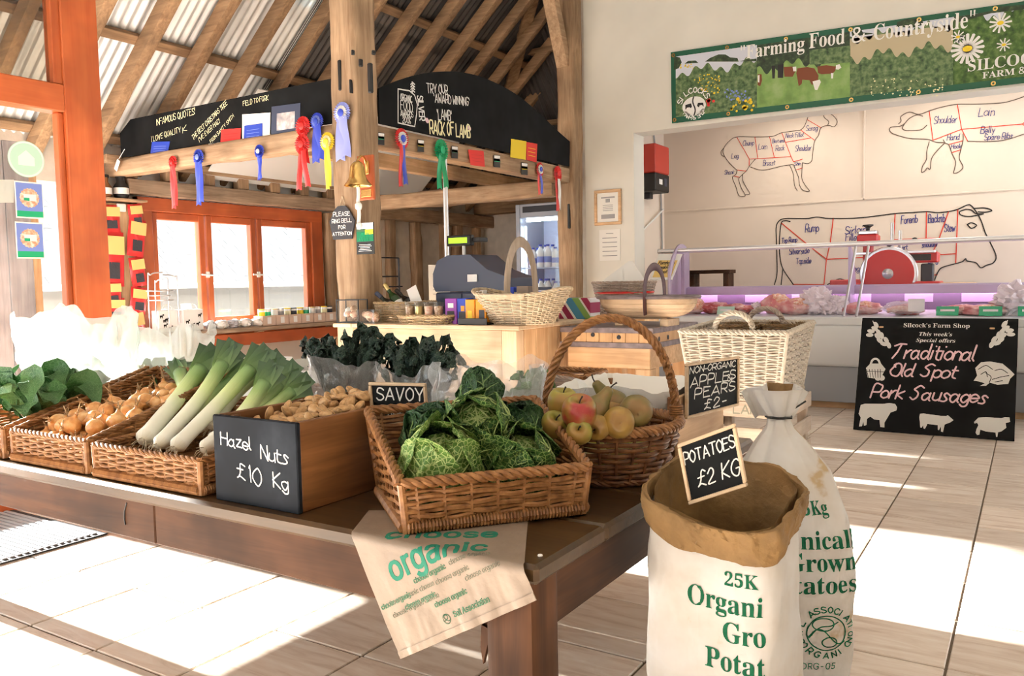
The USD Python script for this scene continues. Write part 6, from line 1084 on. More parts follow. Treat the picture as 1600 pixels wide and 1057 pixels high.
for k, (py, l) in enumerate(((313, 'upper square sticker with a scalloped orange badge'), (376, 'lower square sticker with a scalloped orange badge'))):
    c = onx(46 + k, py, SX + .0045); w = np.linalg.norm(onx(24, py, SX) - onx(68, py, SX)); h = np.linalg.norm(onx(46, py - 28, SX) - onx(46, py + 29, SX)); t = thing('window_sticker', l, 'sticker', c); bxs = lambda x0, x1, z0, z1, z, m_, nm='print': t.add(nm, onto(prism([(x0 * w, z0 * h), (x1 * w, z0 * h), (x1 * w, z1 * h), (x0 * w, z1 * h)], z), c, Y, Z), m_)
    bxs(-.5, .5, -.5, .5, .001, 'white', 'sheet'); bxs(-.46, .46, -.3, .46, .0013, 'lightblue'); bxs(-.46, .46, -.46, -.3, .0014, 'satingreen'); th = np.linspace(0, 6.283, 100); t.add('badge', onto(prism(np.c_[(.34 + .012 * np.cos(18 * th)) * w * np.cos(th), .06 * h + (.34 + .012 * np.cos(18 * th)) * w * np.sin(th)], .0017), c, Y, Z), 'sweetpink'); bxs(-.2, .24, -.02, .16, .0019, 'white'); bxs(-.2, .0, -.02, .06, .0021, 'satingreen')
sheet('window_label', 'plain white paper on the glass at the left edge', lambda x, y: onx(x, y, SX), ((-6, 281), (21, 281), (21, 317), (-6, 317)), X, 'paper', cat_='label')
# ------------------------------------------------------------------ banner on the wall
BY = 7.685
bp = lambda x, y, l=0: ony(x, y, BY - l)
def flat(px, plane, l=0, nrm_=-Y):
    """a flat polygon given by points on a plane, as a thin print"""
    P = np.array([plane(x, y) for x, y in px]); o = P[0]; u = nrm(P[1] - P[0]); v = np.cross(nrm_, u); q = np.c_[(P - o) @ u, (P - o) @ v]; return onto(prism(Polygon(q).buffer(0), .0008), o + nrm_ * l, u, v)
ban = thing('banner', 'long printed farm banner with a green border on the cream wall', 'banner', (-1.3, BY, 2.7))
def ext(y0, y1, x): return y0 + (y1 - y0) * (x - 1048) / (1600 - 1048)
XR = 1720; top, bot = (lambda x: ext(82, 2, x)), (lambda x: 193 + (130 - 193) * (x - 1050) / 550)
ban.add('sheet', flat([(1048, top(1048)), (XR, top(XR)), (XR, bot(XR)), (1050, bot(1050))], bp, .001), 'bannergreen')
def zone(x0, x1, a, b, m, l, nm='picture'):
    f = lambda x, k: top(x) + (bot(x) - top(x)) * k; lo = [(x, f(x, b + (0 if b > .9 else .05 * math.sin(x * .09) + .04 * math.sin(x * .31 + 1)))) for x in np.linspace(x1, x0, 110)]; ban.add(nm, flat([(x0, f(x0, a)), (x1, f(x1, a))] + lo, bp, l), m)
speckled('meadow', [(.30, (.02, .05, .02)), (.45, (.07, .14, .05)), (.6, (.16, .24, .10)), (.75, (.26, .32, .18))], scale=26, detail=6); speckled('grassfield', [(.3, (.14, .26, .06)), (.5, (.22, .38, .10)), (.7, (.32, .46, .18))], scale=8, detail=5); speckled('tallgrass', [(.3, (.015, .05, .01)), (.5, (.06, .14, .02)), (.7, (.16, .26, .07))], scale=22, detail=6); speckled('bush', [(.3, (.01, .02, .012)), (.55, (.03, .06, .025)), (.75, (.10, .16, .06))], scale=24, detail=5); plain('printsky', (.62, .66, .76), .5); plain('stubble', (.52, .45, .30), .6); plain('cowbrown', (.20, .055, .02), .6)
zone(1056, 1183, .07, .92, 'meadow', .0022); zone(1056, 1183, .07, .30, 'printsky', .0026); zone(1183, 1328, .07, .92, 'grassfield', .0022); zone(1183, 1328, .07, .40, 'bush', .0026); zone(1328, 1489, .07, .92, 'meadow', .0022); zone(1328, 1489, .07, .16, 'printsky', .0026); zone(1328, 1489, .16, .42, 'stubble', .0026); zone(1489, XR, .07, .92, 'tallgrass', .0022); zone(1489, XR, .07, .11, 'printsky', .0026)
cz5 = lambda pts: [(1040 + x / 5.333, 60 + y / 5.333) for x, y in pts]; cz6 = lambda pts: [(1320 + x / 5.714, y / 5.714) for x, y in pts]
for pts in ([(330, 195), (370, 165), (440, 135), (500, 135), (540, 160), (600, 165), (610, 195)], [(160, 212), (190, 188), (250, 185), (275, 205)], [(70, 150), (120, 160), (135, 200), (110, 250), (70, 265)], [(610, 192), (680, 178), (760, 168), (760, 192)]): ban.add('picture', flat(cz5(pts), bp, .0031), 'bush')
for pts in ([(885, 230), (915, 230), (910, 335), (890, 335)], [(935, 220), (985, 215), (980, 330), (935, 330)]): ban.add('picture', flat(cz5(pts), bp, .0031), 'black')
ban.add('picture', flat(cz5([(1200, 100), (1540, 60), (1540, 200), (1200, 220)]), bp, .0031), 'meadow')
cows = [([(1100, 250), (1180, 240), (1240, 250), (1275, 310), (1270, 350), (1220, 390), (1200, 350), (1140, 345), (1135, 380), (1110, 400), (1100, 340), (1090, 290)], 'cowbrown'), ([(1225, 360), (1285, 345), (1295, 365), (1265, 432), (1245, 430)], 'white'), ([(1265, 235), (1340, 225), (1420, 235), (1415, 270), (1390, 295), (1300, 300), (1270, 290)], 'cowbrown'), ([(1420, 225), (1450, 215), (1465, 245), (1440, 262), (1418, 258)], 'white'), ([(1378, 290), (1400, 290), (1396, 335), (1380, 335)], 'white'), ([(985, 240), (1060, 235), (1085, 270), (1060, 320), (990, 320)], 'cowbrown'), ([(1060, 240), (1090, 235), (1090, 275), (1065, 275)], 'white'), ([(768, 300), (800, 300), (805, 350), (790, 400), (768, 390)], 'cowbrown'), ([(768, 310), (785, 305), (782, 370), (770, 365)], 'white')]
for pts, m in cows: ban.add('picture', flat(cz5(pts), bp, .0036 if m == 'cowbrown' else .0040), m)
rg = random.Random(12)
def dots(x0, x1, y0, y1, n_, r, m, l): ban.add('picture', cat([onto(prism(shapely.Point(0, 0).buffer(r * rg.uniform(.5, 1.3), 2), .0008), bp(*cz5([(rg.uniform(x0, x1), rg.uniform(y0, y1))])[0], l), X, Z) for _ in range(n_)]), m, kind='stuff')
dots(120, 230, 215, 250, 14, .008, 'yellow', .003); dots(230, 470, 300, 400, 40, .006, 'yellow', .003); dots(300, 460, 400, 460, 14, .010, 'yellow', .003); dots(540, 745, 490, 610, 18, .016, 'yellow', .0034); dots(490, 700, 420, 520, 36, .008, 'lightblue', .003); dots(335, 400, 505, 560, 6, .018, 'brightred', .0034); dots(1700, 2350, 330, 480, 60, .006, 'yellowchalk', .003)
ban.add('picture', flat(cz6([(460, 240), (470, 195), (560, 170), (680, 165), (710, 220), (600, 250)]), bp, .0031), 'bush'); ban.add('picture', flat(cz6([(60, 290), (140, 240), (160, 290), (260, 300), (70, 330)]), bp, .0031), 'bush'); ban.add('picture', flat(cz6([(975, 150), (1150, 130), (1350, 90), (1380, 60), (1600, 45), (1600, 85), (1300, 120), (980, 210)]), bp, .0031), 'bush')
def daisy(c, r, n_=16): px = cz6([c])[0]; o = bp(*px, .0034); ban.add('picture', cat([onto(prism([(0, -r * .09), (r, -r * .10), (r * 1.05, 0), (r, r * .10), (0, r * .09)], .0008), o, rot(Y, a) @ X * 1.0, rot(Y, a) @ Z) for a in np.arange(n_) * 360 / n_]), 'white', kind='stuff'); ban.add('picture', onto(prism(shapely.affinity.scale(shapely.Point(0, 0).buffer(r * .3, 10), 1, .7), .0008), o - Y * .001, X, Z), 'yellow')
daisy((1095, 435), .115); daisy((1390, 205), .075, 11); daisy((1420, 400), .05, 9); daisy((1010, 330), .05, 9)
def btext(t, p0, p1, h, style='serif', stretch=None, m='white', lift=.0045):
    a, b = bp(*p0, lift), bp(*p1, lift); L = np.linalg.norm(b - a); u = nrm(b - a); v = np.cross(-Y, u); mm = printed(t, h, (0, 0, 0), X, Y, style, t=.001); w = np.ptp(mm[0][:, 0]); mm = ((mm[0] - [mm[0][:, 0].min(), 0, 0]) * [L / w, 1, 1], mm[1]); ban.add('lettering', onto(mm, a, u, v), m)
btext('"Farming', (1157, 93), (1257, 78), .125); btext('Food', (1264, 76), (1320, 68), .135); btext('&', (1331, 68), (1353, 64), .13); btext('Countryside"', (1365, 63), (1523, 42), .135)
btext('SILCOCKS', (1512, 112), (1650, 94), .090); btext('FARM & SHOP', (1535, 123), (1660, 107), .052)
lc = bp(*cz5([(237, 565)])[0], .0046); lr = .115
ban.add('emblem', onto(prism(shapely.affinity.scale(shapely.Point(0, 0).buffer(lr, 20), 1.0, .78), .001), lc, X, Z), 'white', label='oval farm emblem with two black animals')
ban.add('emblem', cat([onto(m, lc - Y * .0012, X, Z) for m in (pen([np.c_[.012 * np.sin(np.linspace(0, 6, 14)), np.linspace(-.085, .085, 14)]], .012, .001), prism([(-.085, .02), (-.03, .03), (-.02, 0), (-.03, -.015), (-.045, -.005), (-.07, -.005), (-.078, -.02), (-.085, -.02)], .001), prism([(.03, .0), (.04, .025), (.09, .02), (.095, -.015), (.088, -.015), (.08, 0), (.055, 0), (.05, -.015), (.042, -.015)], .001))]), 'black')
ban.add('lettering', onto(pen(arc_text('SILCOCKS', .128, .045, 2.75, .55), .009, .001), lc, X, Z), 'white'); ban.add('lettering', onto(pen(arc_text('FARM & SHOP', .125, .036, 3.75, 5.75, True), .007, .001), lc, X, Z), 'white')
for px, py in [(x, top(x) + 5) for x in (1052, 1136, 1228, 1329, 1436, 1555)] + [(x, bot(x) - 5) for x in (1054, 1138, 1230, 1330, 1435, 1552)]: ban.add('eyelet', onto(prism(shapely.Point(0, 0).buffer(.018, 8).difference(shapely.Point(0, 0).buffer(.008, 6)), .002), bp(px, py, .003), X, Z), 'brass')

# ------------------------------------------------------------------ frame, notice, inverter by the opening
wp = lambda x, y, l=.004: ony(x, y, 7.7 - l)
cf = thing('framed_certificate', 'gilt-framed certificate on the cream wall beside the opening', 'picture', wp(950, 324)); p0, p1 = wp(930, 353), wp(971, 295); x0, z0, x1, z1 = p0[0], p0[2], p1[0], p1[2]
for lo, hi in (((x0, z0), (x1, z0 + .03)), ((x0, z1 - .03), (x1, z1)), ((x0, z0 + .03), (x0 + .03, z1 - .03)), ((x1 - .03, z0 + .03), (x1, z1 - .03))): cf.add('frame', box2(A(lo[0], 7.672, lo[1]), A(hi[0], 7.699, hi[1]), .005), 'brass' if 0 else 'pine_x')
cf.add('mount', box2(A(x0 + .028, 7.688, z0 + .028), A(x1 - .028, 7.692, z1 - .028), 0), 'paper'); zz = lambda k: z0 + (z1 - z0) * k; xx = lambda k: x0 + (x1 - x0) * k
cf.add('print', box2(A(xx(.25), 7.6865, zz(.18)), A(xx(.76), 7.6885, zz(.30)), 0), 'greyink'); cf.add('print', box2(A(xx(.25), 7.6865, zz(.76)), A(xx(.76), 7.6885, zz(.80)), 0), 'greyink'); cf.add('print', box2(A(xx(.42), 7.6865, zz(.64)), A(xx(.58), 7.6885, zz(.74)), 0), 'greyink'); cf.add('print', cat([box((xx(.5), 7.6875, zz(.56 - .05 * k)), ((x1 - x0) * .38, .001, .006), 0) for k in range(4)]), 'greyink', kind='stuff')
wn = thing('wall_notice', 'plain white typed notice below the framed certificate', 'notice', wp(953, 380)); p0, p1 = wp(937, 408), wp(969, 358); wn.add('sheet', box2(A(p0[0], 7.694, p0[2]), A(p1[0], 7.697, p1[2]), 0), 'paper'); wn.add('print', cat([box(((p0[0] + p1[0]) / 2, 7.6935, p1[2] - .04 - .045 * k), ((p1[0] - p0[0]) * (.35 if k == 0 else .7), .001, .008), 0) for k in range(6)]), 'greyink', kind='stuff')
iv = thing('inverter', 'red and black wall inverter box inside the opening', 'inverter', (-3.8, 9.3, 2.2)); iv.add('casing', box2(A(-3.945, 9.02, 2.42), A(-3.70, 9.46, 2.75), .012), 'red' if 0 else 'inverterred') if 0 else None
plain('inverterred', (.55, .05, .03), .45)
iv.add('casing', box2(A(-3.945, 9.02, 2.43), A(-3.70, 9.44, 2.76), .012), 'inverterred', label='red upper casing'); iv.add('lower_casing', box2(A(-3.945, 9.02, 2.22), A(-3.70, 9.44, 2.428), .012), 'black', label='black lower casing'); iv.add('label', box2(A(-3.699, 9.12, 2.30), A(-3.697, 9.22, 2.36), 0), 'white'); iv.add('screen', box2(A(-3.699, 9.28, 2.29), A(-3.697, 9.36, 2.38), 0), 'navy'); iv.add('plug', box2(A(-3.93, 9.2, 2.15), A(-3.85, 9.3, 2.22), .005), 'darkmetal')
cb = thing('cable', 'thin grey cable running down the wall in the corner behind the inverter', 'cable', (-3.9, 9.8, 1.5)); cb.add('cable', tube(spline([(-3.93, 9.5, 3.05), (-3.93, 9.6, 2.7), (-3.92, 9.7, 2.4), (-3.93, 9.75, 2.1), (-3.93, 9.78, 1.4)], 8), .010, 6), 'greyink'); cb.add('bracket', bar((-3.93, 9.1, 1.75), (-3.90, 9.75, 2.06), .02, .02), 'whitepaint')

# ------------------------------------------------------------------ meat cuts drawn on the wall
DY = 9.897; dp = lambda x, y: ony(x, y, DY)
def drawing(label, ox, oy, sc, dark, red, words, w=.010, ink='brownink'):
    t = thing('wall_drawing', label, 'drawing', dp(ox + 500 / sc, oy + 500 / sc)); to = lambda pts: np.array([[q[0], q[2]] for q in (dp(ox + x / sc, oy + y / sc) for x, y in pts)]); mk = lambda ls, ww: onto(pen(ls, ww, .0015), (0, DY, 0), X, Z)
    t.add('outline', mk([spline(to(p), 5) for p in dark], w), ink, label='drawn outline'); t.add('cut_line', mk([to(p) for p in red], w * .9), 'redink', label='red cutting lines')
    ws = []
    for s, x, y, h, x1 in words:
        ss = strokes(s, h, .2, .25, len(s), 1.3); a, b = to([(x, y), (x1, y - (x1 - x) * .07)]); d = b - a; L = np.linalg.norm(d); d /= L; k = L / max(p[:, 0].max() for p in ss); ws += [a + p[:, :1] * k * d + p[:, 1:] * A(-d[1], d[0]) for p in ss]
    t.add('lettering', mk(ws, w * .62), 'blueink', label='handwritten names of the cuts')
drawing('drawn sheep marked with its cuts on the wall, upper left', 1110, 165, 6.818,
    [[(1040, 110), (1030, 150), (1000, 220), (960, 260), (900, 270), (760, 290), (690, 320), (630, 332), (470, 335), (280, 335), (200, 380), (150, 440), (135, 500), (170, 570), (220, 630), (285, 690)], [(140, 455), (115, 490), (120, 530), (150, 545)], [(285, 690), (270, 735), (235, 770), (270, 860), (305, 960), (370, 960), (330, 880), (303, 800), (312, 765), (380, 700), (420, 640), (480, 570)], [(345, 740), (345, 800), (380, 870), (420, 940), (370, 950)], [(430, 655), (520, 685), (600, 685), (700, 660), (790, 640), (885, 628)], [(845, 635), (880, 720), (890, 800), (900, 860), (925, 905)], [(885, 628), (910, 690), (940, 770), (950, 850), (990, 905), (1055, 912), (1010, 850), (975, 780), (975, 690), (980, 610)], [(980, 610), (1040, 618), (1080, 585), (1090, 500), (1110, 380), (1150, 320), (1170, 250), (1210, 220), (1270, 215), (1320, 225), (1350, 170), (1310, 110), (1265, 85)], [(1200, 90), (1215, 130), (1260, 170), (1250, 210)]],
    [[(280, 335), (415, 570), (412, 640)], [(475, 335), (505, 565)], [(630, 332), (680, 550)], [(760, 290), (860, 545), (885, 600)], [(415, 572), (860, 545)], [(800, 392), (1070, 345)], [(960, 260), (1110, 370)], [(1030, 150), (1180, 238)], [(885, 600), (980, 572)], [(910, 688), (980, 665)], [(285, 688), (380, 698)], [(255, 752), (312, 765)]],
    [('Leg', 225, 565, .06, 300), ('Chump', 345, 430, .06, 465), ('Loin', 512, 468, .065, 605), ('Best end', 660, 400, .045, 790), ('Rack', 695, 482, .06, 790), ('Neck Fillet', 800, 345, .05, 995), ('Scrag', 1018, 272, .06, 1142), ('Shoulder', 905, 488, .065, 1075), ('Breast', 560, 642, .062, 690), ('Shank', 150, 735, .05, 255), ('Shin', 895, 640, .04, 965)], .0075)
drawing('drawn pig marked with its cuts on the wall, upper right', 1380, 135, 6.818,
    [[(1700, 40), (1500, 110), (1380, 150), (1250, 178), (1000, 190), (790, 192), (630, 220), (490, 262), (380, 300), (280, 275), (190, 320), (190, 370), (165, 400)], [(420, 318), (360, 305), (270, 350), (205, 440), (240, 470), (330, 470), (410, 460), (465, 415)], [(230, 395), (180, 425), (80, 438), (72, 480), (130, 515), (280, 555), (470, 565), (560, 595), (650, 600)], [(490, 590), (465, 690), (460, 780), (420, 850), (408, 915), (440, 905), (470, 870), (500, 880), (515, 770), (580, 680), (660, 600)], [(640, 570), (660, 605), (700, 625), (730, 710), (770, 800), (760, 880), (750, 925), (800, 915), (850, 860), (810, 770), (825, 680), (850, 580), (850, 510)], [(900, 585), (1070, 590), (1250, 580), (1380, 550), (1500, 510), (1700, 470)]],
    [[(490, 262), (530, 575)], [(790, 192), (835, 458), (900, 585)], [(530, 575), (835, 458)], [(840, 458), (1485, 402), (1560, 330)], [(1485, 402), (1560, 470)], [(705, 618), (850, 580)], [(735, 705), (830, 675)]],
    [('Shoulder', 540, 400, .075, 785), ('Loin', 1015, 320, .085, 1185), ('Belly', 1035, 505, .07, 1190), ('Spare Ribs', 1075, 575, .06, 1380), ('Hand', 680, 575, .06, 815), ('Hock', 722, 665, .045, 832)], .009)
drawing('drawn cow marked with its cuts behind the meat counter', 1200, 310, 7.55,
    [[(75, 1020), (105, 900), (105, 700), (100, 500), (95, 360), (120, 280), (200, 240), (450, 240), (580, 222), (720, 238), (1080, 232), (1510, 180), (1700, 170), (1870, 158), (2000, 170), (2140, 155), (2240, 130), (2350, 80), (2400, 90), (2470, 180), (2520, 280), (2560, 400), (2620, 520), (2690, 680), (2660, 760), (2580, 790), (2510, 820), (2450, 760), (2350, 740), (2330, 715), (2290, 750), (2180, 780), (2050, 820), (2000, 880), (1960, 980)], [(260, 275), (200, 265), (155, 300), (135, 500), (140, 680), (175, 830), (300, 1020)], [(175, 830), (155, 1020)], [(700, 1020), (830, 955), (900, 965)], [(2330, 130), (2260, 160), (2280, 200), (2380, 215), (2540, 185), (2450, 180), (2400, 140), (2330, 130)], [(2430, 120), (2560, 115), (2640, 145), (2560, 165), (2480, 160)], [(2350, 310), (2400, 290), (2460, 320), (2400, 355), (2350, 310)]],
    [[(160, 295), (440, 525), (560, 620), (690, 720)], [(770, 235), (735, 520), (690, 720), (660, 1020)], [(300, 1015), (660, 1018)], [(690, 720), (1100, 700), (1480, 695)], [(1500, 182), (1480, 490), (1475, 700)], [(1480, 490), (2030, 470)], [(1870, 158), (1865, 470)], [(2130, 160), (2020, 470), (1920, 690)], [(2240, 130), (2215, 760)], [(1640, 690), (2215, 655)], [(1860, 905), (1995, 905)]],
    [('Rump', 440, 400, .09, 600), ('Top Rump', 160, 525, .055, 345), ('Silverside', 250, 665, .07, 490), ('Topside', 330, 775, .065, 510), ('Sirloin', 910, 425, .085, 1160), ('Fillet', 915, 505, .08, 1080), ('Forerib', 1570, 300, .085, 1765), ('Backrib', 1890, 290, .085, 2090), ('Stew', 2080, 395, .08, 2210), ('short', 1520, 615, .06, 1650), ('ribs', 1525, 685, .06, 1620), ('shoulder', 1815, 580, .06, 2010), ('Ling', 1890, 765, .065, 2010), ('Leg', 970, 870, .07, 1080)], .012, 'blackink')

# ------------------------------------------------------------------ serve-over meat counter
mc = thing('meat_counter', 'long butcher display counter with grey and white panels and a glass front', 'counter', (-1.2, 8.4, 0)); mx0, mx1 = -3.33, 1.3
mc.add('kick', box2(A(mx0, 7.86, 0), A(mx1, 8.8, .06), 0), 'pine_x')
for a, b in ((mx0, -2.2), (-2.197, -.9), (-.897, .4), (.403, mx1)): mc.add('lower_panel', box2(A(a, 7.80, .062), A(b, 7.83, .385), .004), 'greypanel')
def front(u, v): t = v; y = 7.80 - .035 * np.sin(np.pi * t * .9); return np.stack([mx0 + (mx1 - mx0) * u, y, .392 + .36 * t], -1)
mc.add('upper_panel', thick(grid(front, 2, 14), -.02), 'whitepanel', smooth=True, label='white curved upper panel'); mc.add('front_ledge', box2(A(mx0, 7.765, .752), A(mx1, 7.93, .83), .012), 'whitepanel')
mc.add('grille', cat([box((.02 + .065 * i, 7.797, .14 + .06 * j), (.05, .008, .045), .002) for i in range(8) for j in range(3)]), 'darkmetal', kind='stuff')
mc.add('deck', thick((np.array([(mx0, 7.93, .825), (mx1, 7.93, .825), (mx1, 8.52, .87), (mx0, 8.52, .87)]), np.array([[0, 1, 2], [0, 2, 3]])), .01), 'whitepanel'); plain('purpleback', (.16, .12, .19), .25)
mc.add('inner_back', box2(A(mx0, 8.52, .86), A(mx1, 8.54, 1.065), 0), 'purpleback'); mc.add('inner_slats', cat([box((-2.9 + .5 * k, 8.516, .99), (.18 + .06 * (k % 3), .006, .10), .002) for k in range(8)]), 'lilac', kind='stuff')
mc.add('rear_rail', box2(A(mx0 + .15, 8.42, 1.065), A(mx1, 8.56, 1.11), .008), 'lilac', label='lilac metal rear rail'); mc.add('worktop', box2(A(mx0, 8.565, 1.05), A(mx1, 9.05, 1.085), .006), 'steel'); mc.add('back_panel', box2(A(mx0, 8.58, 0), A(mx1, 8.62, 1.05), 0), 'greypanel')
mc.add('glass_front', box(((mx0 + mx1) / 2, 0, 0), (mx1 - mx0, .006, .70), 0)[0:0] or xf(box((0, 0, 0), (mx1 - mx0, .006, .735), 0), rot(X, -28), ((mx0 + mx1) / 2, 8.005, 1.155)), 'counterglass')
mc.add('top_rail', tube(lin((mx0, 8.17, 1.487), (mx1, 8.17, 1.487), 3), .024, 12), 'aluminium', smooth=40, label='round grey top rail'); glow('pinklamp', (1.0, .60, .82), 9.0)
mc.add('rail_lip', box2(A(mx0 + .15, 8.405, 1.022), A(mx1, 8.418, 1.10), .003), 'lilac'); mc.add('lamp_tube', tube(lin((mx0 + .2, 8.455, 1.045), (mx1 - .1, 8.455, 1.045), 3), .013, 8), 'pinklamp', label='pink display lamp tube')
for px in (1332, 1352): q = ony(px - 14, 497, 7.9); mc.add('glass_stay', tube(lin(A(q[0], 7.90, .83), A(q[0] + .055, 8.165, 1.47), 3), .012, 8), 'aluminium')
mc.add('end_panel', thick(grid(lambda u, v: np.stack([0 * u + mx0 + .22, 7.95 + .55 * u, .84 + (.30 + .42 * np.sin(np.pi * (.12 + .6 * u))) * v], -1), 12, 6), .03), 'lilac', smooth=True); mc.add('divider', thick(grid(lambda u, v: np.stack([0 * u - 1.44, 8.18 + .30 * u, .85 + (.62 - .35 * u ** 2) * v], -1), 10, 6), .02), 'lilac')
speckled('meatpink', [(.34, (.62, .16, .17)), (.5, (.74, .34, .33)), (.66, (.86, .64, .60))], scale=9, detail=4, rough=.3); speckled('meatred', [(.35, (.36, .04, .05)), (.55, (.55, .12, .11)), (.7, (.80, .55, .50))], scale=14, detail=4, rough=.3)
rg = random.Random(21); ML = [(-2.95, .085, 'meatpink', 'pale joint of meat at the left end of the counter'), (-2.72, .06, 'meatred', 'red joint second from the left in the meat counter'), (-2.50, .05, 'meatred', 'small dark cut lying third from the left in the counter'), (-2.12, .10, 'meatpink', 'large pale pink joint behind the white hamper handle'), (-1.92, .08, 'meatpink', 'pink joint touching the big pale joint'), (-1.35, .06, 'meatpink', 'pink cut to the right of the leaning stays'), (-.95, .05, 'meatred', 'streaky red cut beside the wrapped pack'), (-.55, .045, 'meatred', 'flat red cut near the first green ticket'), (-.35, .045, 'meatpink', 'flat pink cut between the green tickets'), (.15, .06, 'meatpink', 'pink joint at the right edge of the counter')]
for k, (x, h, m, l) in enumerate(ML):
    t = thing('meat_joint', l, 'meat', (x, 8.12, .845)); t.add('flesh', blob((x, 8.12 + .05 * (k % 2), .845 + h * .8), (.13 + .03 * (k % 3), .10, h), .35, 2.2, k, 3), m, smooth=True); t.add('fat', blob((x + .03, 8.11 + .05 * (k % 2), .845 + h * 1.05), (.10, .085, h * .85), .4, 2.5, k + 30, 3), 'meatpink' if m == 'meatred' else 'sweetpink', smooth=True)
for k, (x, s, l) in enumerate(((-1.72, .15, 'big crumple of white butcher film left of the stays'), (-1.55, .10, 'smaller crumple of white film touching the stays'), (-.12, .16, 'tall crumple of white film at the right of the counter'), (-2.30, .06, 'small white knob of film above the hamper'))): solo('butcher_film', l, 'film', blob((x, 8.14, .85 + s * .7), (s, s * .7, s * .85), .7, 4.5, k + 3, 3), 'filmwhite', smooth=25)
pk = thing('meat_pack', 'clear-wrapped pack of sausages with a white label in the counter', 'pack', (-.95, 8.05, .85))
for k in range(3): pk.add('sausage', tube(spline([(-1.10 + .05 * k, 8.0 + .04 * k, .88), (-1.0, 8.02 + .04 * k, .90), (-.88, 8.0 + .04 * k, .885)], 5), .022, 8), 'sweetpink', smooth=True)
pk.add('film', blob((-.98, 8.04, .905), (.17, .085, .06), .3, 3, 2, 3), 'clearplastic', smooth=20); pk.add('label', box((-.86, 7.965, .93), (.13, .004, .11), 0), 'white')
for k, (x, l, m) in enumerate(((-2.55, 'green price ticket at the left of the counter', 'mint'), (-.62, 'green price ticket first right of the sausages', 'satingreen'), (-.30, 'green price ticket second right of the sausages', 'satingreen'), (-.02, 'green price ticket under the tall white film', 'satingreen'))): t = thing('price_ticket', l, 'ticket', (x, 7.96, .84)); t.add('card', xf(box((0, 0, .045), (.17, .004, .085), 0), rot(X, -25), (x, 7.955, .838)), m); t.add('print', xf(box((0, -.003, .05), (.11, .001, .02), 0), rot(X, -25), (x, 7.955, .838)), 'white')
# red slicer
sl = thing('meat_slicer', 'red hand-cranked meat slicer with a round blade guard on the counter', 'slicer', (-1.15, 8.8, 1.086)); sc_ = ony(1388, 428, 8.70); r = .245
sl.add('blade_guard', xf(lathe([(.001, -.03), (r, -.03), (r + .006, -.015), (r + .006, .015), (r * .8, .028), (.001, .030)], 48), frame((0, -1, 0), Z), sc_), 'red', smooth=30, label='round red blade guard'); sl.add('guard_rim', xf(move(lathe([(r + .008, -.01), (r + .016, 0), (r + .008, .014), (r, .016)], 48), (0, 0, .004)), frame((0, -1, 0), Z), sc_), 'steel', smooth=40); sl.add('hub', xf(move(lathe([(.05, .028), (.05, .042), (.03, .055), (.001, .057)], 24), (0, 0, 0)), frame((0, -1, 0), Z), sc_), 'steel', smooth=40)
sl.add('base', box2(A(sc_[0] - .35, 8.68, 1.086), A(sc_[0] + .45, 9.0, 1.13), .01), 'red'); sl.add('carriage', box2(A(sc_[0] + .05, 8.78, sc_[2] + .10), A(sc_[0] + .42, 8.98, sc_[2] + .20), .012), 'red'); sl.add('carriage_plate', box2(A(sc_[0] - .3, 8.72, sc_[2] + .19), A(sc_[0] + .40, 8.99, sc_[2] + .215), .004), 'steel'); sl.add('carriage_slot', box2(A(sc_[0] + .10, 8.772, sc_[2] + .12), A(sc_[0] + .36, 8.782, sc_[2] + .18), .002), 'black')
q = ony(1355, 372, 8.78); sl.add('motor_head', box2(A(q[0] - .09, 8.74, q[2] - .08), A(q[0] + .10, 8.92, q[2] + .03), .012), 'red'); sl.add('head_cap', box2(A(q[0] - .08, 8.75, q[2] + .03), A(q[0] + .09, 8.91, q[2] + .07), .01), 'steel'); sl.add('top_knob', move(lathe([(.015, 0), (.02, .03), (.05, .05), (.05, .06), (.001, .062)], 16), (q[0], 8.82, q[2] + .07)), 'black'); sl.add('column', tube(lin((q[0], 8.85, 1.13), (q[0], 8.85, q[2] - .07), 3), .05, 10), 'red')
for dx, h in ((.22, .14), (.29, .06)): sl.add('meat_pin', tube(lin((q[0] + dx, 8.82, sc_[2] + .20), (q[0] + dx, 8.82, q[2] + h), 3), .016, 8), 'steel')
sl.add('crank_knob', blob((q[0] + .42, 8.80, q[2] - .04), (.028,) * 3, .02), 'black'); sl.add('crank', tube(lin((q[0] + .29, 8.80, q[2] - .06), (q[0] + .41, 8.80, q[2] - .04), 3), .010, 6), 'steel'); sl.add('lower_knob', blob((sc_[0] + .0, 8.74, sc_[2] + .29), (.03,) * 3, .02), 'black'); sl.add('feed_arm', box2(A(sc_[0] - .55, 8.76, sc_[2] - .12), A(sc_[0] - .22, 8.86, sc_[2] - .05), .01), 'red'); sl.add('pivot', box2(A(sc_[0] + .27, 8.80, sc_[2] - .12), A(sc_[0] + .38, 8.9, sc_[2] + .09), .01), 'darkmetal')
solo('chopping_board', 'thin wooden board on the worktop right of the slicer', 'board', box2(A(-.78, 8.70, 1.087), A(-.45, 8.95, 1.115), .004), 'pine_x')
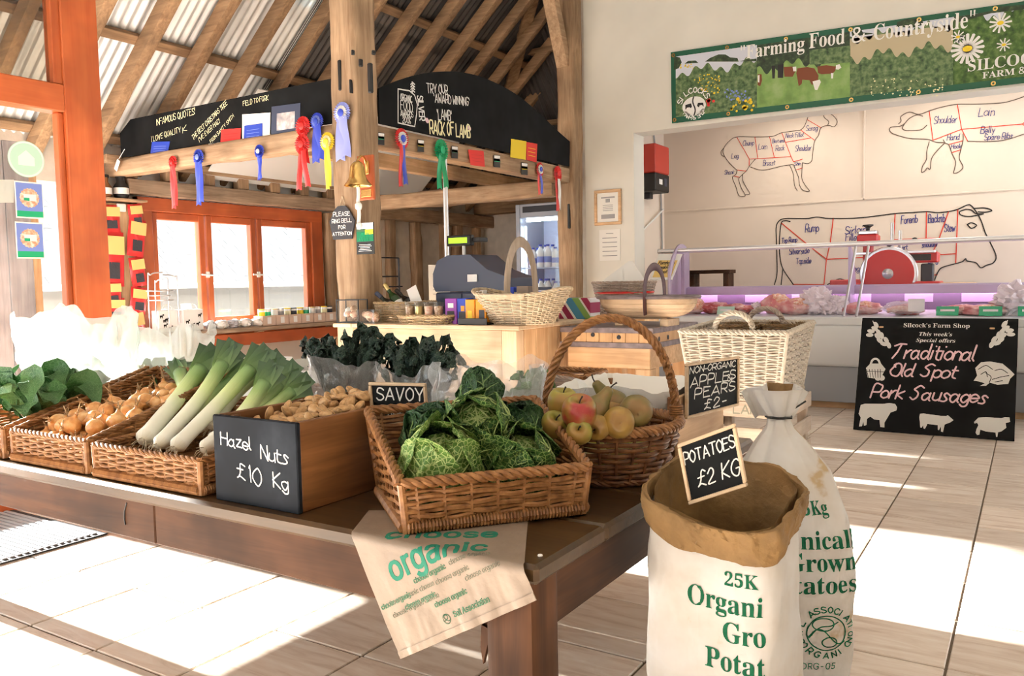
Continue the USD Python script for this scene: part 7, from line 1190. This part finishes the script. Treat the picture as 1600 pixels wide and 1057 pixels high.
# things at the left end of the counter
sh_ = thing('notice_holder', 'sloping notice holder with a handwritten yellow card on the counter end', 'notice', ony(1044, 418, 8.0)); Pq = [ony(x, y, yy) for x, y, yy in ((1015, 437, 7.95), (1050, 437, 7.95), (1066, 397, 8.12), (1029, 397, 8.12))]
fa = np.array(Pq); fn_ = nrm(np.cross(fa[1] - fa[0], fa[3] - fa[0])); sh_.add('sheet', thick((fa, np.array([[0, 1, 2], [0, 2, 3]])), .012), 'white'); qv = lambda u, w, l=.002: (fa[0] * (1 - u) + fa[1] * u) * (1 - w) + (fa[3] * (1 - u) + fa[2] * u) * w + fn_ * l
sh_.add('card', (np.array([qv(.1, .08), qv(.92, .08), qv(.92, .72), qv(.1, .72)]), np.array([[0, 1, 2], [0, 2, 3]])), 'yellowcard' if 0 else 'sweetyellow') if 0 else None
sh_.add('card', (np.array([qv(.1, .08), qv(.92, .08), qv(.92, .74), qv(.1, .74)]), np.array([[0, 1, 2], [0, 2, 3]])), 'cardyellow')
for k, tx in enumerate(('Farmhouse', 'Breakfast', 'Meat')): s_0 = strokes(tx, .04, .2, .2, k, 1.2); Lx = np.linalg.norm(fa[1] - fa[0]) * (.7 if k < 2 else .35); kk = Lx / max(p[:, 0].max() for p in s_0); sh_.add('lettering', onto(pen([p * [kk, 1] for p in s_0], .006, .001), qv(.16 + .16 * (k == 2), .58 - .17 * k, .003), fa[1] - fa[0], fa[3] - fa[0]), 'blackink')
sh_.add('prop', box2(Pq[2] + A(-.02, .01, -.45), Pq[2] + A(.02, .04, -.0), .004), 'lilac')
mo = thing('small_monitor', 'small dark screen on the counter just inside the wall opening', 'monitor', ony(1000, 415, 8.3)); p0, p1 = ony(992, 425, 8.3), ony(1006, 402, 8.3); mo.add('casing', box2(A(p0[0] - .02, 8.3, p0[2]), A(p1[0], 8.33, p1[2]), .006), 'black'); mo.add('screen', box2(A(p0[0], 8.297, p0[2] + .02), A(p1[0] - .015, 8.301, p1[2] - .02), 0), 'tillblue'); mo.add('stand', box2(A(p0[0] + .02, 8.31, 1.0), A(p0[0] + .06, 8.34, p0[2] + .02), .003), 'black')
bk = thing('butcher_shelf', 'dark wooden rack on the worktop at the left of the meat counter', 'rack', (-2.9, 9.2, 1.086)); bk.add('shelf', box2(A(-3.35, 9.06, 1.25), A(-2.85, 9.28, 1.29), .004), 'dark_x'); bk.add('upright', box2(A(-3.33, 9.07, .9), A(-3.27, 9.27, 1.25), .004), 'dark_z'); bk.add('upright', box2(A(-2.93, 9.07, .9), A(-2.87, 9.27, 1.25), .004), 'dark_z')
solo('knife', 'long knife with a black handle lying on the worktop edge', 'knife', cat([box((-2.62, 8.66, 1.092), (.5, .03, .004), .001), box((-2.30, 8.66, 1.097), (.16, .03, .018), .004)]), 'darkmetal')

# ------------------------------------------------------------------ special offers board on the floor
ob = thing('offers_board', 'black special offers board with white animals standing on the tiles', 'sign', (-.63, 6.79, 0)); bo, bu = A(-1.165, 6.79, .004), X; bv = nrm(A(0, .215, .86)); bn_ = np.cross(bu, bv)
op = lambda x, y: onplane(x, y, bo + bn_ * .001, bn_); oc = lambda pts: [(1330 + x / 5.033, 490 + y / 5.033) for x, y in pts]
to2 = lambda pts: np.array([[(q - bo) @ bu, (q - bo) @ bv] for q in (op(*p) for p in oc(pts))])
c4 = to2([(15, 915), (1283, 1012), (1316, 42), (88, 35)]); c4[0] = (c4[0] + [c4[0][0], 0]) / 2 * [1, 1]; c4[1] = c4[1] * [1, 0]; c4[0][1] = 0; c4[1][1] = 0
ob.add('panel', onto(prism(c4, .016), bo - bn_ * .016, bu, bv), 'blackboard')
pn = lambda ls, w, m, nm='lettering', **k: ob.add(nm, onto(pen(ls, w, .001), bo, bu, bv), m, **k); pg = lambda pts, l=0: onto(prism(Polygon(to2(pts)).buffer(0), .001), bo + bn_ * l, bu, bv)
def otext(t, x0, x1, y, h, style, shear=0): a, b = to2([(x0, y), (x1, y)]); m = printed(t, h, (0, 0, 0), X, Y, style, t=.001, bold=style == 'sans', shear=shear); m = ((m[0] - [m[0][:, 0].min(), 0, 0]) * [(b[0] - a[0]) / np.ptp(m[0][:, 0]), 1, 1], m[1]); ob.add('lettering', onto(m, bo + bu * a[0] + bv * a[1], bu, bv), 'chalk')
otext("Silcock's Farm Shop", 412, 932, 108, .034, 'serif'); otext("This week's", 533, 795, 176, .030, 'serif', .25); otext('Special offers', 508, 820, 224, .030, 'serif', .25)
CUR = {'T': '09 35 79|45 24 12', 'O': '33 15 27 49 58 56 43 33', 'S': '79 58 47 56 55 33 12 03', 'P': '12 35 49 69 67 45 26'}
def cursive(t, x0, x1, y, h):
    keep = {k: G[k] for k in CUR}; G.update({'S': '68 49 28 17 36 45 43 22 03', 'O': '29 17 05 13 32 52 64 66 58 39 18 27', 'T': '08 39 79|49 35 12'}); a, b = to2([(x0, y), (x1, y)]); s = strokes(t, h, .38, .2, 3, 1.0); G.update(keep); k = (b[0] - a[0]) / max(p[:, 0].max() for p in s); pn([p * [k, 1] + a for p in s], .0125, 'pinkchalk')
cursive('Traditional', 310, 985, 352, .115); cursive('Old Spot', 295, 840, 490, .100); cursive('Pork Sausages', 150, 1075, 660, .105)
an = [[(60, 890), (75, 820), (58, 790), (75, 720), (110, 710), (250, 712), (300, 705), (345, 712), (362, 740), (355, 765), (310, 780), (280, 830), (262, 860), (262, 898), (228, 895), (222, 840), (180, 835), (150, 812), (125, 830), (120, 880), (100, 885), (95, 850), (85, 888)], [(540, 790), (570, 787), (620, 795), (700, 805), (745, 808), (760, 800), (805, 840), (780, 858), (735, 875), (722, 935), (705, 930), (705, 890), (690, 920), (680, 915), (680, 880), (600, 870), (580, 910), (568, 905), (565, 880), (555, 900), (543, 898), (540, 860), (535, 820)], [(965, 855), (1000, 820), (1060, 815), (1180, 825), (1210, 815), (1245, 818), (1250, 855), (1215, 862), (1220, 900), (1180, 930), (1155, 935), (1150, 972), (1138, 972), (1135, 938), (1060, 930), (1015, 915), (1008, 955), (990, 958), (978, 940), (985, 910), (1000, 880), (990, 862), (970, 868)]]
for p in an: ob.add('animal_print', pg(p), 'chalk')
ob.add('basket_print', pg([(115, 430), (150, 395), (235, 395), (270, 438), (245, 485), (240, 520), (130, 505)]), 'chalk'); pn([spline(to2([(150, 410), (165, 370), (190, 357), (215, 370), (230, 410)]), 6)], .016, 'chalk', 'basket_print'); ob.add('basket_print', cat([onto(prism(shapely.Point(*to2([c])[0]).buffer(.022, 8), .001), bo + bn_ * .0006, bu, bv) for c in ((210, 508), (240, 508))]), 'chalk'); pn([to2([(120 + 22 * k, 440), (135 + 19 * k, 505)]) for k in range(6)] + [to2([(115, 455), (262, 460)]), to2([(122, 480), (250, 485)])], .003, 'black', 'basket_line', kind='stuff') if 0 else None
ob.add('basket_line', move(onto(pen([to2([(120 + 22 * k, 440), (135 + 19 * k, 505)]) for k in range(6)] + [to2([(115, 455), (262, 460)])], .004, .001), bo, bu, bv), bn_ * .0008), 'black', kind='stuff')
ob.add('vegetable_print', pg([(975, 430), (1020, 385), (1090, 378), (1190, 395), (1250, 445), (1285, 480), (1250, 515), (1235, 555), (1150, 562), (1090, 545), (1060, 570), (1010, 572), (1050, 550), (1000, 535), (962, 530), (990, 490)]), 'chalk')
ob.add('vegetable_line', move(onto(pen([spline(to2(p), 4) for p in ([(1000, 440), (1060, 410), (1110, 440)], [(1060, 470), (1100, 500), (1085, 545)], [(1130, 450), (1180, 440), (1230, 470)], [(1110, 520), (1180, 500), (1240, 490)], [(1020, 480), (1060, 460), (1070, 500)], [(1130, 540), (1190, 530)])], .005, .001), bo, bu, bv), bn_ * .0008), 'black', kind='stuff')
def sprig(cx, cy, sx):
    for k, (dx, dy, a) in enumerate(((0, 0, 30), (30, 30, 60), (-30, 20, 10), (20, 60, 50), (55, 55, 80), (40, 95, 40), (90, 90, 60), (70, 120, 20), (-40, 50, 0), (110, 130, 70), (10, -30, 60))): p = to2([(cx + sx * dx, cy + dy)])[0]; ob.add('leaf_print', onto(prism(shapely.affinity.rotate(shapely.affinity.scale(shapely.Point(*p).buffer(.025, 6), 1.1, .62), -sx * a), .001), bo + bn_ * .0002 * (k % 3), bu, bv), 'chalk')
    pn([to2([(cx + sx * -15, cy - 60), (cx + sx * 10, cy), (cx + sx * 60, cy + 90)])], .006, 'chalk', 'leaf_print')
sprig(185, 120, 1); sprig(1215, 115, -1)
for x in (-1.0, -.25): ob.add('back_strut', bar(A(x, 6.99, .80), A(x, 7.32, .005), .035, .02), 'pine_z')

# ------------------------------------------------------------------ butcher's block, trug, wicker basket, hamper on a crate
kb = thing('butcher_block', 'heavy wooden butcher block table with dark bands under the trug', 'table', (-2.25, 5.1, 0)); kx0, kx1, ky0, ky1 = -2.59, -1.955, 4.70, 5.48
plain('bandgrey', (.20, .16, .17), .55, vary=.3, vscale=20)
for k in range(7): w = (kx1 - kx0) / 7; kb.add('block', box2(A(kx0 + k * w + .001, ky0, .785), A(kx0 + (k + 1) * w - .001, ky1, .898), .003), 'block_z')
for z in (.868, .775): kb.add('band', cat([box2(A(kx0 - .006, ky0 - .006, z), A(kx1 + .006, ky1 + .006, z + .034), .003)]), 'bandgrey')
kb.add('frame', box2(A(kx0 + .03, ky0 + .03, .645), A(kx1 - .03, ky1 - .03, .774), .004), 'pine_x')
for x in (kx0 + .08, kx1 - .08):
    for y in (ky0 + .08, ky1 - .08): kb.add('leg', box2(A(x - .05, y - .05, 0), A(x + .05, y + .05, .645), .005), 'pine_z')
for k, (x, z) in enumerate(((-2.36, .855), (-2.18, .842))): kb.add('bolt', xf(lathe([(.014, 0), (.012, .006), (.001, .007)], 10), frame((0, -1, 0), Z), (x, ky0 - .001, z)), 'darkmetal')
for y in (4.80, 4.95): kb.add('bolt_hole', xf(lathe([(.016, 0), (.001, .002)], 10), frame((1, 0, 0), Z), (kx1 + .001, y, .83)), 'black')
tg = thing('trug', 'pale wooden trug with a brown hoop handle on the butcher block', 'trug', (-2.10, 5.0, .902)); gx, gy, gw, gd, gh = -2.105, 4.98, .33, .15, .13
def hull(u, v, k=1.0): # v 0 keel .. 1 rim
    th = u * 2 * np.pi; e = 2.6; f = np.sin(np.pi / 2 * np.clip(v, .0, 1)) ** .55; x = gw * np.sign(np.cos(th)) * abs(np.cos(th)) ** (2 / e) * (.25 + .75 * f); y = gd * np.sign(np.sin(th)) * abs(np.sin(th)) ** (2 / e) * (.2 + .8 * f); return np.stack([gx + x * k, gy + y * k, .95 + gh * v ** 1.5], -1)
for k in range(5):
    v0, v1 = k / 5 + .004, (k + 1) / 5 - .004; tg.add('board', thick(grid(lambda u, v: hull(u, v0 + (v1 - v0) * v, 1 - .004 * k), 60, 5), .006), 'creamwood' if 0 else 'palepine_x', smooth=True)
tg.add('bottom_board', box((gx, gy, .952), (.30, .10, .012), .003), 'palepine_x'); P = np.array([hull(np.array([t]), np.array([1.0]))[0] for t in np.linspace(0, 1, 60, endpoint=False)]); tg.add('rim', tube(P + Z * .006, .020, 8, True, flat=.6), 'bandgrey'); a = np.linspace(-.35, np.pi + .35, 50)
plain('leatherband', (.10, .04, .045), .5); tg.add('handle', tube(np.c_[np.full(50, gx + .05), gy + (gd + .015) * np.cos(a), 1.09 + np.where(np.sin(a) > 0, .19 * np.abs(np.sin(a)) ** .8, .33 * np.sin(a))], .026, 8, flat=.25, up=X), 'leatherband', label='brown hoop handle'); 
for dx in (-.16, .15): tg.add('foot', box((gx + dx, gy, .925), (.055, .20, .045), .004), 'palepine_x')
rb = thing('wicker_basket', 'grey wicker basket with a red strap behind the trug', 'basket', (-2.72, 5.6, .927)); oval_basket(rb, (-2.62, 5.75, .93), .17, .14, .25, 1.35, 'greywicker', nst=26); rb.add('red_strap', tube(np.c_[-2.62 + .215 * np.cos(t := np.linspace(-2.6, .2, 24)), 5.75 + .18 * np.sin(t), np.full(24, 1.105)], .022, 6, flat=.4), 'red')
solo('basket_stand', 'pine stand under the grey wicker basket', 'stand', box2(A(-2.85, 5.62, 0), A(-2.40, 5.9, .929), .006), 'pine_z')
wpp = thing('paper_cone', 'white folded paper cone standing in the grey wicker basket', 'paper', (-2.62, 5.8, 1.15)); wpp.add('sheet', thick((np.array([(-2.85, 5.74, 1.16), (-2.42, 5.74, 1.16), (-2.60, 5.80, 1.34), (-2.57, 5.80, 1.34), (-2.6, 5.95, 1.16)]), np.array([[0, 1, 3], [0, 3, 2], [1, 4, 3], [4, 0, 2]])), .003), 'paper')
hm = thing('wicker_hamper', 'big whitewashed square willow hamper on the slatted crate', 'hamper', (-1.32, 4.62, .545)); wicker_tray(hm, (-1.565, 4.32, .548), nrm((1, .03, 0)), nrm((-.03, 1, 0)), .46, .56, .365, .385, m='creamwillow', r=.0068, pitch=.0125, st=.05, flare=.055, rim=.013, sub='creamwillow')
for y, s, m in ((4.29, 0, 'creamwillow'), (4.90, 0, 'greywicker')): P = np.c_[-1.33 + .10 * np.cos(a := np.linspace(0, np.pi, 30)), np.full(30, y), .93 + .085 * np.sin(a)]; hm.add('handle', cat(braid(P, .008, 4, 3, rr=.009)), m)
for k, (x, y, l) in enumerate(((-1.42, 4.72, 'brown wicker ring basket lying in the hamper, left'), (-1.20, 4.80, 'brown wicker basket lying in the hamper, right'))): wb_ = thing('wicker_basket', l, 'basket', (x, y, .80)); oval_basket(wb_, (x, y, .80), .10, .12, .13, 1.2, 'brownwicker', nst=18)
solo('hamper_filling', 'crumpled brown paper filling the hamper', 'paper', blob((-1.32, 4.62, .68), (.20, .25, .13), .3, 3, 4, 3), 'kraft')
cr = thing('slatted_crate', 'weathered slatted wooden crate under the white hamper', 'crate', (-1.32, 4.6, 0)); qx0, qx1, qy0, qy1 = -1.56, -1.075, 4.33, 4.88
for x, y in ((qx0 + .03, qy0 + .03), (qx1 - .03, qy0 + .03), (qx0 + .03, qy1 - .03), (qx1 - .03, qy1 - .03)): cr.add('corner_post', box((x, y, .272), (.05, .05, .544), .004), 'paleslat_z')
for z in (.06, .19, .32, .46):
    cr.add('slat', box2(A(qx1, qy0, z), A(qx1 + .012, qy1, z + .085), .003), 'paleslat_y'); cr.add('slat', box2(A(qx0 - .012, qy0, z), A(qx0, qy1, z + .085), .003), 'paleslat_y'); cr.add('slat', box2(A(qx0, qy0 - .012, z), A(qx1, qy0, z + .085), .003), 'paleslat_x')
cr.add('lettering', chalk('LAND', .045, (qx0 + .22, qy0 - .012, .48), X, Z, w=.007), 'fadedink')
